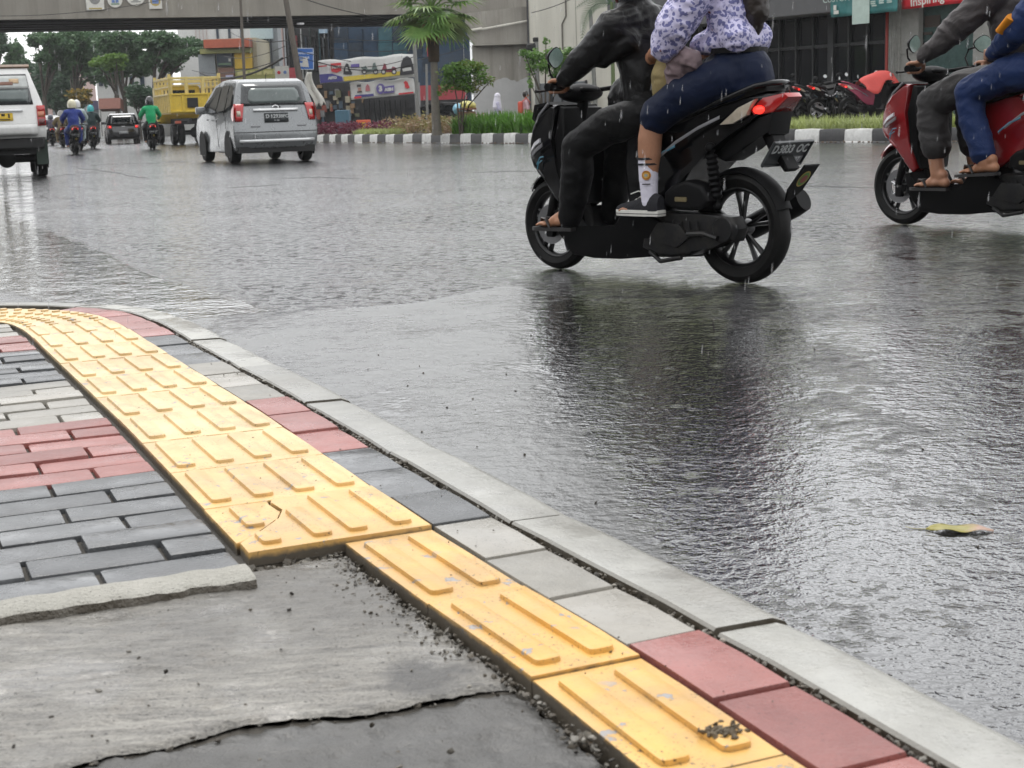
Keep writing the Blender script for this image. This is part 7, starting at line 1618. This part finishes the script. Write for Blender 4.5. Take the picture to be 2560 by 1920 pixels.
# ---- trees on the left
M_tree = leafmat('tree_leaf', (.05, .105, .045), (.10, .19, .08), (.065, .13, .065), 2.2, .5); M_tree2 = leafmat('tree_leaf_light', (.08, .17, .03), (.16, .27, .05), None, 2.2, .5); M_treed = leafmat('tree_leaf_dark', (.04, .085, .048), (.07, .125, .07), None, 2.2, .5)
def tree(label, px, Zd, cl, mat, n, sz, trunk=True, tw=.18, lean=0):
    T_ = thing('tree', label, 'tree', (gx(px, Zd), Zd, 0)); o_ = Vector(T_.location); cc = []; mb = MB(); top = None
    P_ = []
    for cx, cy, rx, ry in cl:
        p = at(cx, cy, Zd + rnd.uniform(-2, 2)) - o_; cc.append((tuple(p), (1.3 * rx * Zd / 3700, max(.8, 1.2 * rx * Zd / 3700), 1.35 * ry * Zd / 3700))); P_.append(p)
    zl = min(p.z for p in P_); fork = Vector((lean * .5, 0, max(1.2, zl * .6))); mb.tube([(0, 0, 0), fork * .5, fork], [tw * 1.2, tw, tw * .85], 10)
    for p in P_:
        m_ = fork.lerp(p, .5) + Vector((rnd.uniform(-.3, .3), 0, .3)); mb.tube([fork, m_, p], [tw * .55, tw * .35, tw * .1], 7)
    mb.build('trunk', M_bark, T_, 60); leaf_obj('crown', mat, cc, int(n * 1.5), sz, int(px), T_, fill=.05); return T_
tree('pale distant tree with a round crown against the white sky above the minibus', 38, 135, [(38, 130, 17, 18), (30, 150, 14, 10), (58, 165, 18, 14), (20, 170, 14, 10)], M_tree, 2200, .17)
tree('tree at the left edge with only its outer twigs showing under the flyover', 2, 118, [(-5, 98, 20, 20), (8, 120, 10, 8), (-20, 130, 20, 20)], M_treed, 1600, .16)
tree('dark leafy tree with layered branches right of the minibus roof', 120, 112, [(95, 95, 24, 10), (125, 100, 22, 14), (85, 110, 12, 7), (130, 135, 26, 16), (155, 118, 24, 16), (105, 145, 18, 10), (150, 158, 26, 16), (170, 92, 24, 12), (128, 170, 18, 10)], M_tree, 5200, .15)
tree('tall dense tree above the riders, its crown reaching the flyover', 196, 116, [(190, 100, 34, 16), (225, 98, 30, 18), (185, 130, 28, 18), (215, 140, 26, 18), (200, 165, 26, 16), (240, 120, 22, 16), (175, 180, 18, 12), (230, 185, 20, 16)], M_tree, 6500, .15, tw=.22)
tree('bare stemmed tree with a pale green lower branch above the black hatchback', 300, 104, [(262, 152, 22, 7), (240, 160, 12, 5), (290, 145, 20, 8), (285, 165, 18, 9)], M_tree2, 2400, .13)
tree('bushy tree with several thin trunks above the brown awning', 318, 110, [(275, 105, 26, 18), (310, 100, 26, 18), (290, 130, 24, 14), (330, 125, 26, 16), (345, 150, 24, 14), (270, 185, 24, 20), (320, 170, 24, 14), (355, 175, 22, 14)], M_tree, 6000, .15, tw=.2)
tree('spreading tree beside the tipper truck', 392, 108, [(375, 100, 26, 18), (410, 100, 28, 16), (445, 112, 26, 14), (480, 112, 26, 12), (400, 130, 26, 14), (440, 140, 26, 14), (372, 150, 20, 16), (425, 165, 24, 14), (490, 128, 18, 8)], M_tree, 6500, .15, tw=.22)
tree('low round tree behind the green rider', 352, 100, [(340, 232, 20, 16), (370, 240, 22, 14), (355, 255, 26, 12)], M_treed, 2600, .13, tw=.12)
tree('deep green tree mass right of the minibus rear window', 150, 128, [(115, 195, 28, 26), (150, 205, 30, 24), (180, 215, 24, 22), (110, 235, 26, 24), (150, 245, 30, 24), (185, 250, 22, 20), (90, 175, 20, 14)], M_treed, 5200, .17)
tree('shrubby tree with yellow flowers above the turquoise helmet', 205, 106, [(188, 238, 14, 10), (205, 250, 16, 10), (215, 232, 10, 8)], leafmat('flowering', (.35, .22, .02), (.07, .09, .03), None, 3), 900, .13, tw=.1)
# ---- far low buildings between the trunks
F1 = block('building', 'pale grey house with dark windows glimpsed between the tree trunks', 235, 375, 130, 125, 8, M_whp)
for k in range(5): face(F1, 'window', M_bgd, 246 + 26 * k, 258 + 26 * k, 190, 215, 125, .1)
face(F1, 'wall_panel', M_gpl, 285, 300, 150, 270, 125, .2)
AK = thing('awning', 'brown sheet awning on posts behind the black hatchback', 'awning', at(278, 262, 98)); mb = MB(); mb.box((0, 0, 0), (53 * .0265, .8, 26 * .0265), rot=(R(-12), 0, 0)); mb.build('sheet', pm('awning_brown', (.28, .13, .10), .7, var=.15), AK, None); mb = MB()
for x_ in (-.65, .65): mb.tube([(x_, -.3, .2), (x_, -.3, -2.)], .04, 6)
mb.build('post', M_pole, AK, 60)
F2 = block('building', 'white and rose coloured houses far down the road behind the minibus', 60, 180, 165, 150, 8, M_pinkw); face(F2, 'roof', M_oran, 95, 120, 178, 190, 150, .4); face(F2, 'wall_panel', M_whp, 95, 118, 165, 176, 150, .3)
F3 = block('building', 'long low grey wall closing the road behind the traffic', 130, 520, 255, 140, 3, M_gpl); face(F3, 'shopfront', M_shopd, 230, 500, 285, 320, 140, .2); face(F3, 'sign', pm('sign_slate', (.08, .07, .13), .5), 226, 250, 252, 275, 140, .3)
# ---- people and things on the far pavement
def child(label, px, Zd, h, top_c, low_c, hair_m, hijab=False, bag=None, arm=False):
    o_ = (gx(px, Zd), Zd, .1); T_ = thing('person', label, 'person', o_); k = h / 1.4
    mb = MB(); mb.ball((0, 0, 1.29 * k), .095, .9, .95, 1.15)
    mb.ball((.09 * k, 0, 1.275 * k), .02)
    mb.chain([(0, 0, .70 * k), (0, 0, 1.05 * k)], [.10 * k, .10 * k], 12); mb.capsule((0, 0, 1.08 * k), (0, 0, 1.22 * k), .05, .045)
    for s in (-1, 1): mb.chain([(.02 * s, s * .06, .68 * k), (.10 * s, s * .065, .36 * k), (.05 * s, s * .065, .07 * k)], [.07, .05, .038], 10); mb.capsule((.05 * s, s * .065, .035), (.05 * s + .12, s * .065, .03), .035, .028); mb.chain([(0, s * .14, 1.06 * k), (.05, s * .18, .85 * k), (.2 if arm else .1, s * .15, .72 * k)], [.04, .034, .028], 10)
    mb.remesh('body', M_skin, .014, T_, 3)
    mb = MB(); mb.chain([(0, 0, .68 * k), (0, 0, .9 * k), (0, 0, 1.07 * k)], [.135, .135, .125], 14)
    for s in (-1, 1): mb.chain([(0, s * .13, 1.07 * k), (.05, s * .18, .86 * k)], [.065, .055], 10)
    mb.remesh('shirt', top_c, .014, T_, 3)
    mb = MB(); mb.chain([(0, 0, .68 * k), (.02, 0, .28 * k)], [.14, .17 if hijab else .12], 14); mb.remesh('skirt', low_c, .014, T_, 3)
    if hijab:
        mb = MB(); mb.ball((0, 0, 1.30 * k), .115, 1, 1, 1.2); mb.chain([(-.01, 0, 1.22 * k), (-.02, 0, .98 * k)], [.12, .17], 14); mb.remesh('headscarf', hair_m, .014, T_, 3)
    else: mb = MB(); mb.ball((-.02, 0, 1.31 * k), .105, 1, 1, 1.1); mb.remesh('hair', hair_m, .014, T_, 2)
    if bag:
        bgt = tag(link(bpy.data.objects.new('backpack', None)), 'red backpack on the back of the child by the grey painted pier', 'bag'); bgt.location = o_; mb = MB(); mb.box((-.20, 0, .90 * k), (.16, .28, .40), bevel=.06, seg=3); mb.build('pack', bag, bgt, 50); mb = MB()
        for s in (-1, 1): mb.tube([(-.14, s * .1, 1.08 * k), (.0, s * .11, 1.20 * k), (.13, s * .11, 1.05 * k), (.02, s * .13, .8 * k)], .018, 6)
        mb.build('strap', bag, bgt, 60)
    return T_
child('schoolgirl in a white headscarf and lilac uniform walking past the grey pier base', 1247, 53, 1.45, cj('uniform_lilac', (.48, .47, .62)), cj('skirt_white', (.5, .5, .58)), cj('scarf_white', (.70, .69, .78)), True)
child('child with dark hair in a pink shirt walking beside the traffic pole', 1318, 50, 1.45, cj('shirt_pink', (.62, .42, .46)), cj('shorts_red', (.35, .06, .05)), M_hair, False, pm('backpack_red', (.62, .10, .06), .6), True)
CT = thing('cart', 'brown vendor cart under a blue and yellow plastic cover behind the shrub', 'cart', (gx(1168, 51), 51.5, .1)); mb = MB(); mb.box((0, .3, .62), (.62, .7, .5), bevel=.05); mb.box((.0, .3, .95), (.68, .75, .06)); mb.build('box', pm('cart_brown', (.20, .09, .06), .6, var=.25), CT, 40)
mb = MB(); mb.ball((.02, .3, 1.05), .32, 1, 1, .55); mb.remesh('cover', pm('cover_yellow', (.50, .46, .12), .4, var=.2), .03, CT, 3, wrinkle=.02, wscale=5); mb = MB(); mb.ball((-.28, .2, .95), .22, .9, 1, .9); mb.remesh('cover', pm('cover_blue', (.20, .42, .55), .4, var=.2), .03, CT, 3, wrinkle=.02, wscale=5)
for s in (-1, 1): mb = MB(); mb.lathe([(.02, -.03), (.22, -.03), (.25, 0), (.22, .03), (.02, .03)], 20, (.0, .3 + s * .36, .25)); mb.build('wheel', M_rub, CT, 40)
SK = thing('plastic_sacks', 'pale plastic sacks piled beside the vendor cart', 'sack', (gx(1212, 51), 51.3, .1)); mb = MB(); mb.ball((0, 0, .35), .26, 1, 1, 1.2); mb.ball((.25, .1, .25), .22); mb.ball((-.2, .1, .5), .16, .8, .8, 1.6); mb.remesh('sack', pm('sack_pale', (.52, .54, .46), .4, var=.12), .03, SK, 3, wrinkle=.03, wscale=5); SK.name = 'sack'
pk2 = copy_tree(K.T, None, {'paint_black': pm('paint_graphite', (.008, .009, .010), .3, coat=.2)}); pk2.location = (gx(1140, 76), 77, .0); pk2.rotation_euler = (0, 0, R(168)); pk2['label'] = 'dark grey car parked behind the palm and the croton shrubs'; 
# ---- overhead wires
def wire(label, p0, p1, sag, r_=.012, mids=12):
    a, b_ = at(*p0), at(*p1); T_ = tag(link(bpy.data.objects.new('overhead_wire', None)), label, 'wire', 'overhead wires'); mb = MB(); mb.tube([a.lerp(b_, k / mids) - Vector((0, 0, sag * 4 * (k / mids) * (1 - k / mids))) for k in range(mids + 1)], r_, 5); mb.build('cable', M_under, T_, 60)
for i_, (p0, p1, sg, r_, lb) in enumerate([((0, 40, 64), (640, -60, 62), .4, .012, 'thin wire sagging across the flyover above the minibus'), ((740, -10, 60), (960, 45, 60), .1, .018, 'dark cable running down from the leaning pole towards the fan palm'), ((1328, 32, 50), (1440, -8, 46), .05, .014, 'straight cable across the pale wall'), ((500, 182, 84), (706, 146, 60), .5, .05, 'thick bundle of cables left of the leaning pole'), ((480, 176, 100), (724, 140, 60), .4, .02, 'cable under the yellow sign'), ((560, 140, 100), (720, 112, 60), .3, .014, 'upper thin cable by the yellow sign'), ((576, 80, 100), (722, 100, 60), .3, .02, 'cable crossing below the flyover deck near the leaning pole'), ((722, 100, 60), (1160, 96, 66), .5, .014, 'upper cable in front of the blue building'), ((722, 120, 60), (1160, 120, 66), .6, .014, 'middle cable in front of the blue building'), ((722, 82, 60), (1160, 84, 66), .3, .014, 'top cable in front of the blue building'), ((722, 132, 60), (1040, 140, 60), .5, .014, 'lower cable above the long banner'), ((90, 188, 100), (300, 178, 100), .3, .02, 'cable among the trees behind the minibus'), ((796, 155, 61.8), (1036, 160, 61.8), .3, .02, 'dark cable drawn across the long banner')]):
    wire(lb, p0, p1, sg, r_)
# ---- unseen blocks added around the viewer to darken reflections
M_back = pm('back_facade', (.10, .096, .09), .8, var=.3, scale=.4)
for k, (x_, w_, h_) in enumerate(((-26, 22, 6), (-3, 20, 7), (18, 18, 5), (38, 18, 6))):
    T_ = thing('building', ['grey shop row behind the viewer, far left', 'grey shop block right behind the viewer', 'low grey shop behind the viewer to the right', 'grey block behind the viewer, far right'][k], 'building', (x_, -14 - k, 0)); mb = MB(); mb.box((0, 0, h_ / 2), (w_, 6, h_)); mb.build('wall', M_back, T_, None); mb = MB()
    for q in range(5): mb.box((-w_ / 2 + w_ * (q + .5) / 5, 3.03, 1.6), (w_ / 5 * .8, .1, 2.8))
    mb.build('shutter', M_shopd, T_, None)
for k, (y_, l_, h_) in enumerate(((10, 22, 7), (36, 24, 8))):  # out of view, added to darken what the left sides reflect
    T_ = thing('building', ['grey shop row on the near left pavement beside the viewer', 'grey shop row further along the left pavement, outside the picture'][k], 'building', (-27.5, y_, 0)); mb = MB(); mb.box((0, 0, h_ / 2), (9, l_, h_)); mb.build('wall', M_back, T_, None); mb = MB()
    for q in range(5): mb.box((4.53, -l_ / 2 + l_ * (q + .5) / 5, 1.6), (.1, l_ / 5 * .8, 2.8))
    mb.build('shutter', M_shopd, T_, None)
# ---- falling rain
rn = np.random.RandomState(5); V_ = []; F_2 = []; n = 0
for _ in range(620):
    Yd = rn.uniform(1.6, 9) ; px_ = rn.uniform(0, 2560); py_ = rn.uniform(-20, 900); p = at(px_, py_, Yd)
    if p.z < .05: continue
    L = rn.uniform(.010, .022); r_ = rn.uniform(.0005, .0010); q = np.array(p)
    ring = [(math.cos(a) * r_, math.sin(a) * r_) for a in (0, 1.57, 3.14, 4.71)]
    V_ += [tuple(q + np.array([0.05 * L, 0, L]))] + [tuple(q + np.array([a, b_, L * .25])) for a, b_ in ring] + [tuple(q)]
    F_2 += [(n, n + 1 + k, n + 1 + (k + 1) % 4) for k in range(4)] + [(n + 5, n + 1 + (k + 1) % 4, n + 1 + k) for k in range(4)]; n += 6
me = bpy.data.meshes.new('rain'); me.from_pydata(V_, [], F_2); me.update()
mR, t, b = new_mat('raindrop'); b.inputs['Base Color'].default_value = (.8, .82, .85, 1); b.inputs['Roughness'].default_value = .1; b.inputs['Alpha'].default_value = .25
tag(mesh_obj('rain', me, mR, None, 180), 'falling raindrops in the air over the road', 'rain', kind='stuff')

# ---- rain haze over the whole street
mb = MB(); mb.box((0, 90, 9), (500, 360, 20)); hz = mb.build('haze', None, None, None); hz.data.materials.clear()
mH = bpy.data.materials.new('rain_haze'); mH.use_nodes = True; mH.node_tree.nodes.clear(); vp = mH.node_tree.nodes.new('ShaderNodeVolumePrincipled'); vo = mH.node_tree.nodes.new('ShaderNodeOutputMaterial')
vp.inputs['Density'].default_value = .0004; vp.inputs['Color'].default_value = (.95, .96, .97, 1); mH.node_tree.links.new(vp.outputs[0], vo.inputs['Volume']); hz.data.materials.append(mH); hz['kind'] = 'stuff'
